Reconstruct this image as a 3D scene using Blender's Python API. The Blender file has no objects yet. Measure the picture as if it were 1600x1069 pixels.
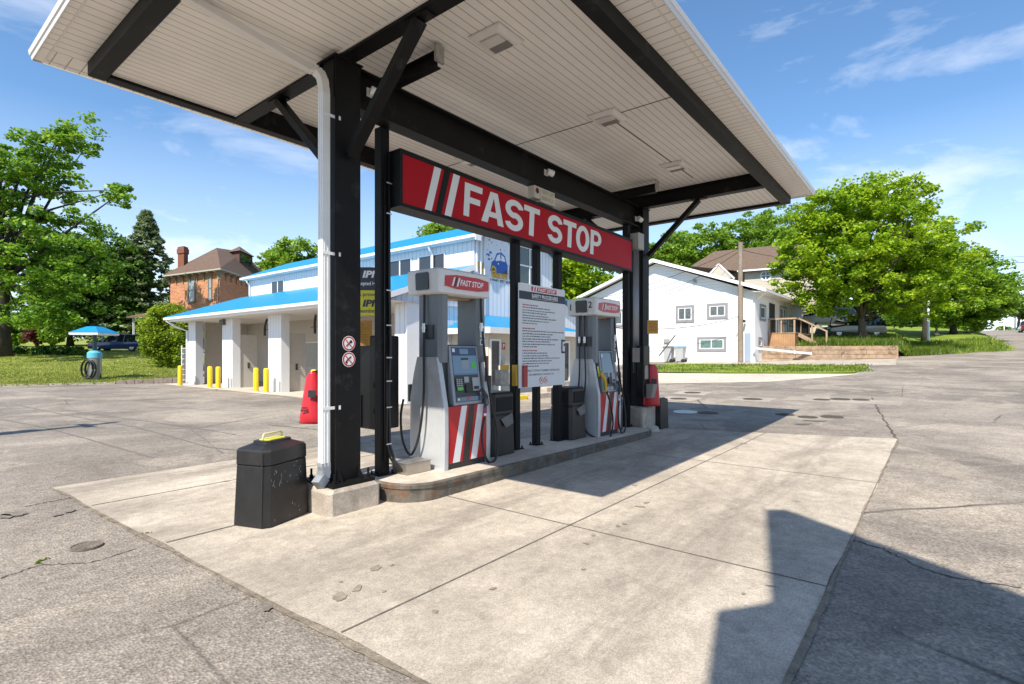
import bpy, bmesh, math, random
import numpy as np
from mathutils import Vector, Matrix
SC = bpy.context.scene
COL = SC.collection
R = math.radians
# ------------------------------------------------------------------ camera, sky, sun, exposure
CAM_H = 1.6
FPX, PCX, HOR = 830.0, 800.0, 552.0            # focal length, centre and horizon measured on the 1600 px photograph
YAW = math.atan(662 / 830.0)
FW = (math.cos(YAW), math.sin(YAW)); RT = (math.sin(YAW), -math.cos(YAW))
cd = bpy.data.cameras.new('camera'); cam = bpy.data.objects.new('camera', cd); COL.objects.link(cam)
cam.location = (0, 0, CAM_H); cam.rotation_euler = (R(90), 0, YAW - R(90))
cd.sensor_width = 36; cd.lens = FPX / 1600 * 36; cd.shift_y = (HOR - 534.5) / 1600
cd.clip_start = 0.05; cd.clip_end = 3000
SC.camera = cam

SUN_EL = R(49.3); SUN_AZ = R(14)                  # shadows fall towards +x, turned 14 degrees to +y
TO_SUN = Vector((-math.cos(SUN_AZ) * math.cos(SUN_EL), -math.sin(SUN_AZ) * math.cos(SUN_EL), math.sin(SUN_EL)))
sl = bpy.data.lights.new('sun', 'SUN'); so = bpy.data.objects.new('sun', sl); COL.objects.link(so)
sl.energy = 5.0; sl.angle = R(0.5); sl.color = (1.0, 0.925, 0.80)
so.rotation_euler = TO_SUN.to_track_quat('Z', 'Y').to_euler(); so.location = (-20, -10, 40)

w = bpy.data.worlds.new('World'); SC.world = w; w.use_nodes = True
nt = w.node_tree; nt.nodes.clear()
def N(t, ty, **kw):
    n = t.nodes.new(ty)
    for k, v in kw.items(): setattr(n, k, v)
    return n
sky = N(nt, 'ShaderNodeTexSky'); sky.sky_type = 'NISHITA'; sky.sun_disc = False
sky.sun_elevation = SUN_EL; sky.sun_rotation = math.atan2(TO_SUN.x, TO_SUN.y)
sky.air_density = 1.0; sky.dust_density = 0.35; sky.ozone_density = 1.6; sky.altitude = 300
bg = N(nt, 'ShaderNodeBackground'); out = N(nt, 'ShaderNodeOutputWorld')
bg.inputs['Strength'].default_value = 0.115
tc = N(nt, 'ShaderNodeTexCoord')
mp = N(nt, 'ShaderNodeMapping'); mp.inputs['Scale'].default_value = (1.6, 1.6, 4.2); mp.inputs['Location'].default_value = (3.1, 1.35, 0.9)
n1 = N(nt, 'ShaderNodeTexNoise'); n1.inputs['Scale'].default_value = 1.7; n1.inputs['Detail'].default_value = 9; n1.inputs['Roughness'].default_value = 0.6; n1.inputs['Distortion'].default_value = 0.35
r1 = N(nt, 'ShaderNodeValToRGB'); r1.color_ramp.elements[0].position = 0.53; r1.color_ramp.elements[1].position = 0.82
r1.color_ramp.elements[0].color = (0, 0, 0, 1); r1.color_ramp.elements[1].color = (0.8, 0.8, 0.8, 1)
# a low bank of haze cloud towards the horizon
sx = N(nt, 'ShaderNodeSeparateXYZ'); mr = N(nt, 'ShaderNodeMapRange')
mr.inputs['From Min'].default_value = 0.0; mr.inputs['From Max'].default_value = 0.35; mr.inputs['To Min'].default_value = 0.52; mr.inputs['To Max'].default_value = 0.0
ad = N(nt, 'ShaderNodeMath', operation='ADD', use_clamp=True)
mx = N(nt, 'ShaderNodeMix', data_type='RGBA')
tint = N(nt, 'ShaderNodeMix', data_type='RGBA', blend_type='MULTIPLY'); tint.inputs['Factor'].default_value = 1.0
tint.inputs['B'].default_value = (0.86, 1.10, 1.24, 1)
L = nt.links.new
L(tc.outputs['Generated'], mp.inputs['Vector']); L(mp.outputs['Vector'], n1.inputs['Vector']); L(n1.outputs['Fac'], r1.inputs['Fac'])
L(tc.outputs['Generated'], sx.inputs['Vector']); L(sx.outputs['Z'], mr.inputs['Value'])
L(r1.outputs['Color'], ad.inputs[0]); L(mr.outputs['Result'], ad.inputs[1])
L(sky.outputs['Color'], tint.inputs['A']); L(tint.outputs['Result'], mx.inputs['A']); L(ad.outputs['Value'], mx.inputs['Factor'])
mx.inputs['B'].default_value = (7.6, 7.8, 8.2, 1)
L(mx.outputs['Result'], bg.inputs['Color']); L(bg.outputs['Background'], out.inputs['Surface'])
SC.view_settings.view_transform = 'Standard'; SC.view_settings.look = 'None'
SC.view_settings.exposure = 0.58; SC.view_settings.gamma = 1.0

# ------------------------------------------------------------------ survey helpers: a photo pixel to a point in the place
def ray(px, py):
    u = (px - PCX) / FPX; v = (HOR - py) / FPX
    return (FW[0] + u * RT[0], FW[1] + u * RT[1], v)
def atD(px, py, t): r = ray(px, py); return Vector((r[0] * t, r[1] * t, CAM_H + r[2] * t))
def atX(px, py, x): r = ray(px, py); return atD(px, py, x / r[0])
def atY(px, py, y): r = ray(px, py); return atD(px, py, y / r[1])
def atZ(px, py, z): r = ray(px, py); return atD(px, py, (z - CAM_H) / r[2])
def smooth(a, b, x):
    t = min(1, max(0, (x - a) / (b - a))); return t * t * (3 - 2 * t)
def gz(x, y):                                    # height of the tarmac: level lot, then the street climbing along +x
    if x < 10: r = 0.0
    elif x < 22: r = 0.05 * (x - 10) ** 2 / 24
    elif x < 133: r = 0.3 + 0.05 * (x - 22)
    else: r = 5.85 - 0.03 * (x - 133)
    return r * (1 - smooth(15, 25, y))
def G(px, py):                                   # where the sight line of a pixel meets the tarmac
    r = ray(px, py); t = 1.0
    while t < 400:
        if CAM_H + r[2] * t <= gz(r[0] * t, r[1] * t): break
        t += 0.25
    return atD(px, py, t - 0.12)
def gdist(px, py): p = G(px, py); return p.x * FW[0] + p.y * FW[1]

# ------------------------------------------------------------------ materials
MATS = {}
def mat(name, col, rough=0.6, metal=0.0, var=0.0, vscale=6.0, bump=0.0, bscale=60.0, spec=0.5, dirt=None, dscale=2.0, dlo=0.5, dhi=0.75, coat=0.0):
    if name in MATS: return MATS[name]
    m = bpy.data.materials.new(name); m.use_nodes = True; t = m.node_tree; b = t.nodes['Principled BSDF']
    b.inputs['Roughness'].default_value = rough; b.inputs['Metallic'].default_value = metal
    b.inputs['Specular IOR Level'].default_value = spec; b.inputs['Coat Weight'].default_value = coat
    b.inputs['Base Color'].default_value = (*col, 1)
    tcn = N(t, 'ShaderNodeTexCoord'); last = None
    if var > 0:
        n = N(t, 'ShaderNodeTexNoise'); n.inputs['Scale'].default_value = vscale; n.inputs['Detail'].default_value = 6; n.inputs['Roughness'].default_value = 0.65
        t.links.new(tcn.outputs['Object'], n.inputs['Vector'])
        rp = N(t, 'ShaderNodeValToRGB'); e = rp.color_ramp.elements
        e[0].position = 0.3; e[1].position = 0.7
        e[0].color = (*[c * (1 - var) for c in col], 1); e[1].color = (*[min(1, c * (1 + var)) for c in col], 1)
        t.links.new(n.outputs['Fac'], rp.inputs['Fac']); last = rp.outputs['Color']
    if dirt:
        n = N(t, 'ShaderNodeTexNoise'); n.inputs['Scale'].default_value = dscale; n.inputs['Detail'].default_value = 8; n.inputs['Roughness'].default_value = 0.7
        t.links.new(tcn.outputs['Object'], n.inputs['Vector'])
        rp = N(t, 'ShaderNodeValToRGB'); rp.color_ramp.elements[0].position = dlo; rp.color_ramp.elements[1].position = dhi
        t.links.new(n.outputs['Fac'], rp.inputs['Fac'])
        mxn = N(t, 'ShaderNodeMix', data_type='RGBA'); mxn.inputs['A'].default_value = (*col, 1); mxn.inputs['B'].default_value = (*dirt, 1)
        if last: t.links.new(last, mxn.inputs['A'])
        t.links.new(rp.outputs['Color'], mxn.inputs['Factor']); last = mxn.outputs['Result']
    if last: t.links.new(last, b.inputs['Base Color'])
    if bump > 0:
        n = N(t, 'ShaderNodeTexNoise'); n.inputs['Scale'].default_value = bscale; n.inputs['Detail'].default_value = 4
        t.links.new(tcn.outputs['Object'], n.inputs['Vector'])
        bp = N(t, 'ShaderNodeBump'); bp.inputs['Strength'].default_value = bump; bp.inputs['Distance'].default_value = 0.02
        t.links.new(n.outputs['Fac'], bp.inputs['Height']); t.links.new(bp.outputs['Normal'], b.inputs['Normal'])
    MATS[name] = m; return m
def lined(name, col, axis, step, width, dark, rough=0.5, wide=None, var=0.05, bump=0.6, space='Object', spec=0.4):
    """board or siding: a groove of real relief every <step> metres along one axis"""
    m = mat(name, col, rough, var=var, vscale=1.3, spec=spec); t = m.node_tree; b = t.nodes['Principled BSDF']
    tcn = N(t, 'ShaderNodeTexCoord'); sp = N(t, 'ShaderNodeSeparateXYZ'); t.links.new(tcn.outputs[space], sp.inputs['Vector'])
    d = N(t, 'ShaderNodeMath', operation='DIVIDE'); d.inputs[1].default_value = step; t.links.new(sp.outputs[axis], d.inputs[0])
    f = N(t, 'ShaderNodeMath', operation='FRACT'); t.links.new(d.outputs[0], f.inputs[0])
    c = N(t, 'ShaderNodeMath', operation='LESS_THAN'); c.inputs[1].default_value = width; t.links.new(f.outputs[0], c.inputs[0])
    mxn = N(t, 'ShaderNodeMix', data_type='RGBA'); mxn.inputs['B'].default_value = (*dark, 1)
    src = b.inputs['Base Color'].links[0].from_socket if b.inputs['Base Color'].links else None
    if src: t.links.new(src, mxn.inputs['A'])
    else: mxn.inputs['A'].default_value = (*col, 1)
    t.links.new(c.outputs[0], mxn.inputs['Factor']); t.links.new(mxn.outputs['Result'], b.inputs['Base Color'])
    inv = N(t, 'ShaderNodeMath', operation='SUBTRACT'); inv.inputs[0].default_value = 1; t.links.new(c.outputs[0], inv.inputs[1])
    bp = N(t, 'ShaderNodeBump'); bp.inputs['Strength'].default_value = bump; bp.inputs['Distance'].default_value = 0.01
    t.links.new(inv.outputs[0], bp.inputs['Height']); t.links.new(bp.outputs['Normal'], b.inputs['Normal'])
    return m
def leafmat(name, c0, c1, c2, trans=0.35):
    m = bpy.data.materials.new(name); m.use_nodes = True; t = m.node_tree; t.nodes.clear()
    o = N(t, 'ShaderNodeOutputMaterial'); g = N(t, 'ShaderNodeNewGeometry'); rp = N(t, 'ShaderNodeValToRGB')
    e = rp.color_ramp.elements; e[0].color = (*c0, 1); e[1].color = (*c2, 1); k = e.new(0.5); k.color = (*c1, 1)
    d = N(t, 'ShaderNodeBsdfDiffuse'); tr = N(t, 'ShaderNodeBsdfTranslucent'); gl = N(t, 'ShaderNodeBsdfGlossy'); gl.inputs['Roughness'].default_value = 0.45
    gl.inputs['Color'].default_value = (0.5, 0.55, 0.45, 1)
    m1 = N(t, 'ShaderNodeMixShader'); m1.inputs[0].default_value = trans; m2 = N(t, 'ShaderNodeMixShader'); m2.inputs[0].default_value = 0.05
    hs = N(t, 'ShaderNodeHueSaturation'); hs.inputs['Value'].default_value = 1.5; hs.inputs['Hue'].default_value = 0.49
    tq = N(t, 'ShaderNodeTexCoord'); nq = N(t, 'ShaderNodeTexNoise'); nq.inputs['Scale'].default_value = 0.55; nq.inputs['Detail'].default_value = 3; t.links.new(tq.outputs['Object'], nq.inputs['Vector'])
    mq = N(t, 'ShaderNodeMapRange'); mq.inputs['From Min'].default_value = 0.35; mq.inputs['From Max'].default_value = 0.65; mq.inputs['To Min'].default_value = -0.28; mq.inputs['To Max'].default_value = 0.28; t.links.new(nq.outputs['Fac'], mq.inputs['Value'])
    aq = N(t, 'ShaderNodeMath', operation='ADD', use_clamp=True); t.links.new(g.outputs['Random Per Island'], aq.inputs[0]); t.links.new(mq.outputs['Result'], aq.inputs[1]); t.links.new(aq.outputs[0], rp.inputs['Fac'])
    t.links.new(rp.outputs['Color'], d.inputs['Color']); t.links.new(rp.outputs['Color'], hs.inputs['Color']); t.links.new(hs.outputs['Color'], tr.inputs['Color'])
    t.links.new(d.outputs[0], m1.inputs[1]); t.links.new(tr.outputs[0], m1.inputs[2]); t.links.new(m1.outputs[0], m2.inputs[1]); t.links.new(gl.outputs[0], m2.inputs[2])
    t.links.new(m2.outputs[0], o.inputs['Surface']); MATS[name] = m; return m
def glass(name, col=(0.02, 0.025, 0.03), rough=0.06): return mat(name, col, rough, spec=0.9)

# ------------------------------------------------------------------ object helpers
OFF = {}
def world_off(o): return OFF.get(o.name, Vector((0, 0, 0))) if o else Vector((0, 0, 0))
def tag(o, label=None, cat=None, group=None, kind=None):
    if label: o['label'] = label
    if cat: o['category'] = cat
    if group: o['group'] = group
    if kind: o['kind'] = kind
    return o
def thing(name, label, cat, loc=(0, 0, 0), group=None):
    o = bpy.data.objects.new(name, None); COL.objects.link(o); o.location = loc; o.empty_display_size = 0.2
    OFF[o.name] = Vector(loc); return tag(o, label, cat, group)
def copy_tree(o, parent=None, delta=None):
    c = o.copy(); COL.objects.link(c); c.parent = parent
    if delta is not None: c.location = o.location + Vector(delta)
    OFF[c.name] = world_off(o) + (Vector(delta) if delta is not None else Vector((0, 0, 0)))
    for ch in list(o.children): copy_tree(ch, c)
    return c
class MB:
    """collects shapes in world coordinates and links them as one mesh object"""
    def __init__(s): s.v = []; s.f = []; s.m = []
    def add(s, vs, fs, m=0):
        o = len(s.v); s.v += [tuple(p) for p in vs]; s.f += [tuple(i + o for i in q) for q in fs]; s.m += [m] * len(fs); return s
    def box(s, x0, x1, y0, y1, z0, z1, m=0):
        x0, x1 = min(x0, x1), max(x0, x1); y0, y1 = min(y0, y1), max(y0, y1); z0, z1 = min(z0, z1), max(z0, z1)
        return s.add([(x0, y0, z0), (x1, y0, z0), (x1, y1, z0), (x0, y1, z0), (x0, y0, z1), (x1, y0, z1), (x1, y1, z1), (x0, y1, z1)],
                     [(0, 3, 2, 1), (4, 5, 6, 7), (0, 1, 5, 4), (1, 2, 6, 5), (2, 3, 7, 6), (3, 0, 4, 7)], m)
    def obox(s, o, u, v, n, a, b, c, m=0):       # box from corner o along unit vectors
        o = Vector(o); u = Vector(u) * a; v = Vector(v) * b; n = Vector(n) * c
        ps = [o, o + u, o + u + v, o + v]; ps += [p + n for p in ps]
        return s.add(ps, [(0, 3, 2, 1), (4, 5, 6, 7), (0, 1, 5, 4), (1, 2, 6, 5), (2, 3, 7, 6), (3, 0, 4, 7)], m)
    def bar(s, p, q, w, h, m=0, up=(0, 0, 1)):
        p = Vector(p); q = Vector(q); d = (q - p).normalized(); a = d.cross(Vector(up))
        if a.length < 1e-4: a = d.cross(Vector((0, 1, 0)))
        a.normalize(); b = a.cross(d).normalized(); ps = []
        for c in (p, q):
            for i, j in ((-1, -1), (1, -1), (1, 1), (-1, 1)): ps.append(c + a * i * w / 2 + b * j * h / 2)
        return s.add(ps, [(0, 1, 2, 3), (7, 6, 5, 4), (0, 4, 5, 1), (1, 5, 6, 2), (2, 6, 7, 3), (3, 7, 4, 0)], m)
    def ibeam(s, p, q, w, h, tf=0.02, tw=0.015, m=0):   # wide-flange steel section, p and q on its centre line
        p = Vector(p); q = Vector(q); up = Vector((0, 0, 1)) * (h / 2 - tf / 2)
        s.bar(p + up, q + up, w, tf, m); s.bar(p - up, q - up, w, tf, m); return s.bar(p, q, tw, h - 2 * tf, m)
    def tube(s, pts, r, n=8, m=0, cap=True):
        pts = [Vector(p) for p in pts]; rs = r if isinstance(r, (list, tuple)) else [r] * len(pts); vs = []; fs = []
        prev = None
        for i, p in enumerate(pts):
            d = (pts[min(i + 1, len(pts) - 1)] - pts[max(i - 1, 0)]).normalized()
            if prev is None:
                a = d.cross(Vector((0, 0, 1)));  a = d.cross(Vector((0, 1, 0))) if a.length < 1e-3 else a
            else: a = prev - d * prev.dot(d)
            a.normalize(); prev = a; b = d.cross(a)
            for k in range(n):
                t = 2 * math.pi * k / n; vs.append(p + (a * math.cos(t) + b * math.sin(t)) * rs[i])
        for i in range(len(pts) - 1):
            for k in range(n): fs.append((i * n + k, i * n + (k + 1) % n, (i + 1) * n + (k + 1) % n, (i + 1) * n + k))
        if cap: fs.append(tuple(range(n))[::-1]); fs.append(tuple((len(pts) - 1) * n + k for k in range(n)))
        return s.add(vs, fs, m)
    def cyl(s, c, r, z0, z1, n=16, m=0, r1=None): return s.tube([(c[0], c[1], z0), (c[0], c[1], z1)], [r, r if r1 is None else r1], n, m)
    def prism(s, poly, fn, d0, d1, m=0):         # poly of 2-D points, fn(a, b, d) gives the 3-D point
        n = len(poly); vs = [fn(a, b, d0) for a, b in poly] + [fn(a, b, d1) for a, b in poly]
        return s.add(vs, [tuple(range(n))[::-1], tuple(range(n, 2 * n))] + [(i, (i + 1) % n, n + (i + 1) % n, n + i) for i in range(n)], m)
    def quad(s, a, b, c, d, m=0): return s.add([a, b, c, d], [(0, 1, 2, 3)], m)
    def loft(s, rings, m=0, cap=True):
        n = len(rings[0]); vs = [p for r in rings for p in r]; fs = []
        for i in range(len(rings) - 1):
            for k in range(n): fs.append((i * n + k, i * n + (k + 1) % n, (i + 1) * n + (k + 1) % n, (i + 1) * n + k))
        if cap: fs.append(tuple(range(n))[::-1]); fs.append(tuple((len(rings) - 1) * n + k for k in range(n)))
        return s.add(vs, fs, m)
    def disc(s, c, u, v, r, m=0, n=24, ry=None):
        c = Vector(c); u = Vector(u); v = Vector(v); ry = ry or r
        return s.add([c + u * math.cos(2 * math.pi * k / n) * r + v * math.sin(2 * math.pi * k / n) * ry for k in range(n)], [tuple(range(n))], m)
    def build(s, name, mats, parent=None, smooth=False, bevel=0.0, seg=2, loc=None, auto=None):
        off = world_off(parent) if parent else Vector(loc or (0, 0, 0))
        me = bpy.data.meshes.new(name); me.from_pydata([(p[0] - off.x, p[1] - off.y, p[2] - off.z) for p in s.v], [], s.f)
        for m in (mats if isinstance(mats, (list, tuple)) else [mats]): me.materials.append(m)
        me.polygons.foreach_set('material_index', s.m)
        if smooth: me.polygons.foreach_set('use_smooth', [True] * len(s.f))
        me.update()
        bm = bmesh.new(); bm.from_mesh(me); bmesh.ops.recalc_face_normals(bm, faces=bm.faces)
        if smooth and auto is not None:
            for e in bm.edges:
                if len(e.link_faces) == 2 and e.calc_face_angle(0) > auto: e.smooth = False
        bm.to_mesh(me); bm.free()
        o = bpy.data.objects.new(name, me); COL.objects.link(o)
        if parent: o.parent = parent; OFF[o.name] = off
        else: o.location = off; OFF[o.name] = off
        if bevel > 0:
            b = o.modifiers.new('bevel', 'BEVEL'); b.width = bevel; b.segments = seg; b.limit_method = 'ANGLE'; b.angle_limit = R(40); b.harden_normals = False
        return o
TXT = {}
def text_geo(body, bold, shear):
    key = (body, bold, shear)
    if key not in TXT:
        c = bpy.data.curves.new('lettering', 'FONT'); c.body = body; c.size = 1; c.offset = bold; c.shear = shear; c.resolution_u = 3
        o = bpy.data.objects.new('lettering', c); COL.objects.link(o)
        me = bpy.data.meshes.new_from_object(o.evaluated_get(bpy.context.evaluated_depsgraph_get()))
        vs = [v.co.copy() for v in me.vertices]; fs = [tuple(p.vertices) for p in me.polygons]
        bpy.data.objects.remove(o); bpy.data.curves.remove(c); bpy.data.meshes.remove(me); TXT[key] = (vs, fs)
    return TXT[key]
def text(mb, body, o, u, v, w, h, m=0, bold=0.02, shear=0.0):
    """lettering scaled to w by h metres with its lower left corner at o; u and v point right and up on the surface"""
    vs, fs = text_geo(body, bold, shear)
    x0 = min(p.x for p in vs); x1 = max(p.x for p in vs); y0 = min(p.y for p in vs); y1 = max(p.y for p in vs)
    if w is None: w = h * (x1 - x0) / (y1 - y0)
    o = Vector(o); u = Vector(u); v = Vector(v)
    mb.add([o + u * ((p.x - x0) / (x1 - x0) * w) + v * ((p.y - y0) / (y1 - y0) * h) for p in vs], fs, m); return w
def recalc_none(): pass
XA, YA, ZA = Vector((1, 0, 0)), Vector((0, 1, 0)), Vector((0, 0, 1))
# ------------------------------------------------------------------ ground materials
def ground_mat(name, c_dark, c_mid, c_light, c_stain, speck, big=0.35, sand=0.5, streak=None, lanes=None, pits=0.0, crack=True, rough=0.9, bump=0.35, fine=90.0):
    m = bpy.data.materials.new(name); m.use_nodes = True; t = m.node_tree; b = t.nodes['Principled BSDF']; b.inputs['Roughness'].default_value = rough
    b.inputs['Specular IOR Level'].default_value = 0.25
    k = t.links.new; g = N(t, 'ShaderNodeTexCoord')
    def noise(sc, det=8, ro=0.6, dist=0.0, vec=None):
        n = N(t, 'ShaderNodeTexNoise'); n.inputs['Scale'].default_value = sc; n.inputs['Detail'].default_value = det; n.inputs['Roughness'].default_value = ro; n.inputs['Distortion'].default_value = dist
        k(vec or g.outputs['Object'], n.inputs['Vector']); return n.outputs['Fac']
    def ramp(f, stops):
        r = N(t, 'ShaderNodeValToRGB'); e = r.color_ramp.elements
        e[0].position = stops[0][0]; e[0].color = (*stops[0][1], 1); e[1].position = stops[-1][0]; e[1].color = (*stops[-1][1], 1)
        for p, c in stops[1:-1]: q = e.new(p); q.color = (*c, 1)
        k(f, r.inputs['Fac']); return r.outputs['Color']
    def mix(a, b_, f, mode='MIX'):
        n = N(t, 'ShaderNodeMix', data_type='RGBA', blend_type=mode)
        for s, vv in (('A', a), ('B', b_)):
            if isinstance(vv, tuple): n.inputs[s].default_value = (*vv, 1)
            else: k(vv, n.inputs[s])
        if isinstance(f, float): n.inputs['Factor'].default_value = f
        else: k(f, n.inputs['Factor'])
        return n.outputs['Result']
    W_ = (1, 1, 1); K_ = (0, 0, 0)
    col = ramp(noise(big, 7, 0.62, 0.6), [(0.30, c_dark), (0.5, c_mid), (0.70, c_light)])
    if streak:
        mp_ = N(t, 'ShaderNodeMapping'); mp_.inputs['Scale'].default_value = streak; k(g.outputs['Object'], mp_.inputs['Vector'])
        col = mix(col, c_stain, ramp(noise(1.0, 8, 0.7, 0.4, mp_.outputs['Vector']), [(0.50, K_), (0.72, (0.75, 0.75, 0.75))]))
    col = mix(col, c_light, ramp(noise(0.55, 9, 0.55, 1.2), [(0.53, K_), (0.60, (sand, sand, sand))]))
    col = mix(col, ramp(noise(2.6, 10, 0.72, 0.5), [(0.32, (0.33, 0.33, 0.33)), (0.68, (0.66, 0.66, 0.66))]), 0.4, 'OVERLAY')
    if lanes:                                      # wheel paths worn grey along x
        sp0 = N(t, 'ShaderNodeSeparateXYZ'); k(g.outputs['Object'], sp0.inputs['Vector']); tot = None
        for yc in lanes:
            a1 = N(t, 'ShaderNodeMath', operation='SUBTRACT'); a1.inputs[1].default_value = yc; k(sp0.outputs['Y'], a1.inputs[0])
            a2 = N(t, 'ShaderNodeMath', operation='ABSOLUTE'); k(a1.outputs[0], a2.inputs[0])
            a3 = N(t, 'ShaderNodeMapRange', interpolation_type='SMOOTHSTEP'); a3.inputs['From Min'].default_value = 0.55; a3.inputs['From Max'].default_value = 0.05; k(a2.outputs[0], a3.inputs['Value'])
            if tot is None: tot = a3.outputs['Result']
            else:
                a4 = N(t, 'ShaderNodeMath', operation='MAXIMUM'); k(tot, a4.inputs[0]); k(a3.outputs['Result'], a4.inputs[1]); tot = a4.outputs[0]
        mpl = N(t, 'ShaderNodeMapping'); mpl.inputs['Scale'].default_value = (0.5, 2.2, 1); k(g.outputs['Object'], mpl.inputs['Vector'])
        wn = ramp(noise(1.6, 9, 0.72, 0.3, mpl.outputs['Vector']), [(0.40, K_), (0.66, (0.8, 0.8, 0.8))])
        a5 = N(t, 'ShaderNodeMath', operation='MULTIPLY'); k(tot, a5.inputs[0]); k(wn, a5.inputs[1]); col = mix(col, c_stain, a5.outputs[0])
    if pits:
        v4 = N(t, 'ShaderNodeTexVoronoi'); v4.inputs['Scale'].default_value = 24; v4.inputs['Randomness'].default_value = 1.0; k(g.outputs['Object'], v4.inputs['Vector'])
        pm = ramp(v4.outputs['Distance'], [(0.10, (pits, pits, pits)), (0.26, K_)]); pk_ = ramp(noise(0.7, 4), [(0.42, K_), (0.62, W_)])
        col = mix(col, tuple(x * 0.38 for x in c_dark), mix(K_, pm, pk_))
    # oil spots
    v = N(t, 'ShaderNodeTexVoronoi'); v.inputs['Scale'].default_value = 0.9; k(g.outputs['Object'], v.inputs['Vector'])
    col = mix(col, tuple(x * 0.35 for x in c_stain), ramp(v.outputs['Distance'], [(0.02, (0.55, 0.55, 0.55)), (0.06, K_)]))
    # stones in the surface
    v2 = N(t, 'ShaderNodeTexVoronoi'); v2.inputs['Scale'].default_value = fine; k(g.outputs['Object'], v2.inputs['Vector'])
    sp = N(t, 'ShaderNodeSeparateColor'); k(v2.outputs['Color'], sp.inputs['Color'])
    col = mix(col, ramp(sp.outputs['Red'], [(0.0, (0.25, 0.24, 0.23)), (0.5, (0.5, 0.5, 0.5)), (1.0, (0.85, 0.84, 0.82))]), speck, 'OVERLAY')
    col = mix(col, ramp(noise(9, 6, 0.7), [(0.3, (0.36, 0.36, 0.36)), (0.7, (0.64, 0.64, 0.64))]), 0.55, 'OVERLAY')
    if crack:
        mpv = N(t, 'ShaderNodeMix', data_type='RGBA'); mpv.inputs['Factor'].default_value = 0.12
        nz = N(t, 'ShaderNodeTexNoise'); nz.inputs['Scale'].default_value = 0.8; nz.inputs['Detail'].default_value = 6; k(g.outputs['Object'], nz.inputs['Vector'])
        k(g.outputs['Object'], mpv.inputs['A']); k(nz.outputs['Color'], mpv.inputs['B'])
        v3 = N(t, 'ShaderNodeTexVoronoi', feature='DISTANCE_TO_EDGE'); v3.inputs['Scale'].default_value = 0.22; k(mpv.outputs['Result'], v3.inputs['Vector'])
        cm = ramp(v3.outputs['Distance'], [(0.0, (1, 1, 1)), (0.0035, K_)])
        msk = ramp(noise(0.25, 3), [(0.45, K_), (0.6, W_)])
        cm = mix(K_, cm, msk)
        col = mix(col, tuple(x * 0.3 for x in c_dark), cm)
    k(col, b.inputs['Base Color'])
    bp = N(t, 'ShaderNodeBump'); bp.inputs['Strength'].default_value = bump; bp.inputs['Distance'].default_value = 0.012
    k(v2.outputs['Distance'], bp.inputs['Height']); k(bp.outputs['Normal'], b.inputs['Normal']); MATS[name] = m; return m
asphalt = ground_mat('worn_asphalt', (0.165, 0.145, 0.126), (0.25, 0.218, 0.187), (0.38, 0.328, 0.27), (0.12, 0.103, 0.09), 0.5, big=0.22, sand=0.5, streak=(0.55, 0.10, 1), fine=60, pits=0.75, bump=0.6)
concrete = ground_mat('slab_concrete', (0.31, 0.27, 0.225), (0.42, 0.365, 0.30), (0.54, 0.475, 0.395), (0.22, 0.19, 0.16), 0.34, big=0.45, sand=0.35, streak=(0.30, 1.5, 1), lanes=(1.5, 3.55, 6.4, 7.8), crack=False, bump=0.2, fine=130)
pale_conc = ground_mat('pale_concrete', (0.44, 0.385, 0.32), (0.50, 0.44, 0.37), (0.56, 0.50, 0.42), (0.34, 0.29, 0.24), 0.2, crack=False, bump=0.1)
old_conc = ground_mat('old_concrete', (0.32, 0.275, 0.23), (0.41, 0.355, 0.295), (0.49, 0.43, 0.36), (0.22, 0.19, 0.155), 0.25, big=2.0, streak=(3, 3, 0.6), crack=False, bump=0.15)
def grassmat(name, c0, c1, c2):
    m = bpy.data.materials.new(name); m.use_nodes = True; t = m.node_tree; b = t.nodes['Principled BSDF']; b.inputs['Roughness'].default_value = 0.85
    b.inputs['Specular IOR Level'].default_value = 0.15
    g = N(t, 'ShaderNodeTexCoord'); fs = []
    for sc, det in ((0.5, 6), (14.0, 8)):
        n = N(t, 'ShaderNodeTexNoise'); n.inputs['Scale'].default_value = sc; n.inputs['Detail'].default_value = det; n.inputs['Roughness'].default_value = 0.7
        t.links.new(g.outputs['Object'], n.inputs['Vector']); fs.append(n)
    a = N(t, 'ShaderNodeMath', operation='ADD'); h = N(t, 'ShaderNodeMath', operation='MULTIPLY'); h.inputs[1].default_value = 0.5
    t.links.new(fs[0].outputs['Fac'], a.inputs[0]); t.links.new(fs[1].outputs['Fac'], a.inputs[1]); t.links.new(a.outputs[0], h.inputs[0])
    rp = N(t, 'ShaderNodeValToRGB'); e = rp.color_ramp.elements; e[0].position = 0.36; e[1].position = 0.64; e[0].color = (*c0, 1); e[1].color = (*c2, 1); q = e.new(0.5); q.color = (*c1, 1)
    t.links.new(h.outputs[0], rp.inputs['Fac']); t.links.new(rp.outputs['Color'], b.inputs['Base Color'])
    bp = N(t, 'ShaderNodeBump'); bp.inputs['Strength'].default_value = 0.8; bp.inputs['Distance'].default_value = 0.06
    t.links.new(fs[1].outputs['Fac'], bp.inputs['Height']); t.links.new(bp.outputs['Normal'], b.inputs['Normal']); MATS[name] = m; return m
grass = grassmat('mown_grass', (0.13, 0.18, 0.022), (0.25, 0.29, 0.05), (0.40, 0.40, 0.11))
grass2 = grassmat('bank_grass', (0.10, 0.165, 0.016), (0.20, 0.27, 0.035), (0.36, 0.34, 0.09))
dark_joint = mat('joint_dirt', (0.12, 0.105, 0.09), 0.95, var=0.4, vscale=12)

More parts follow.
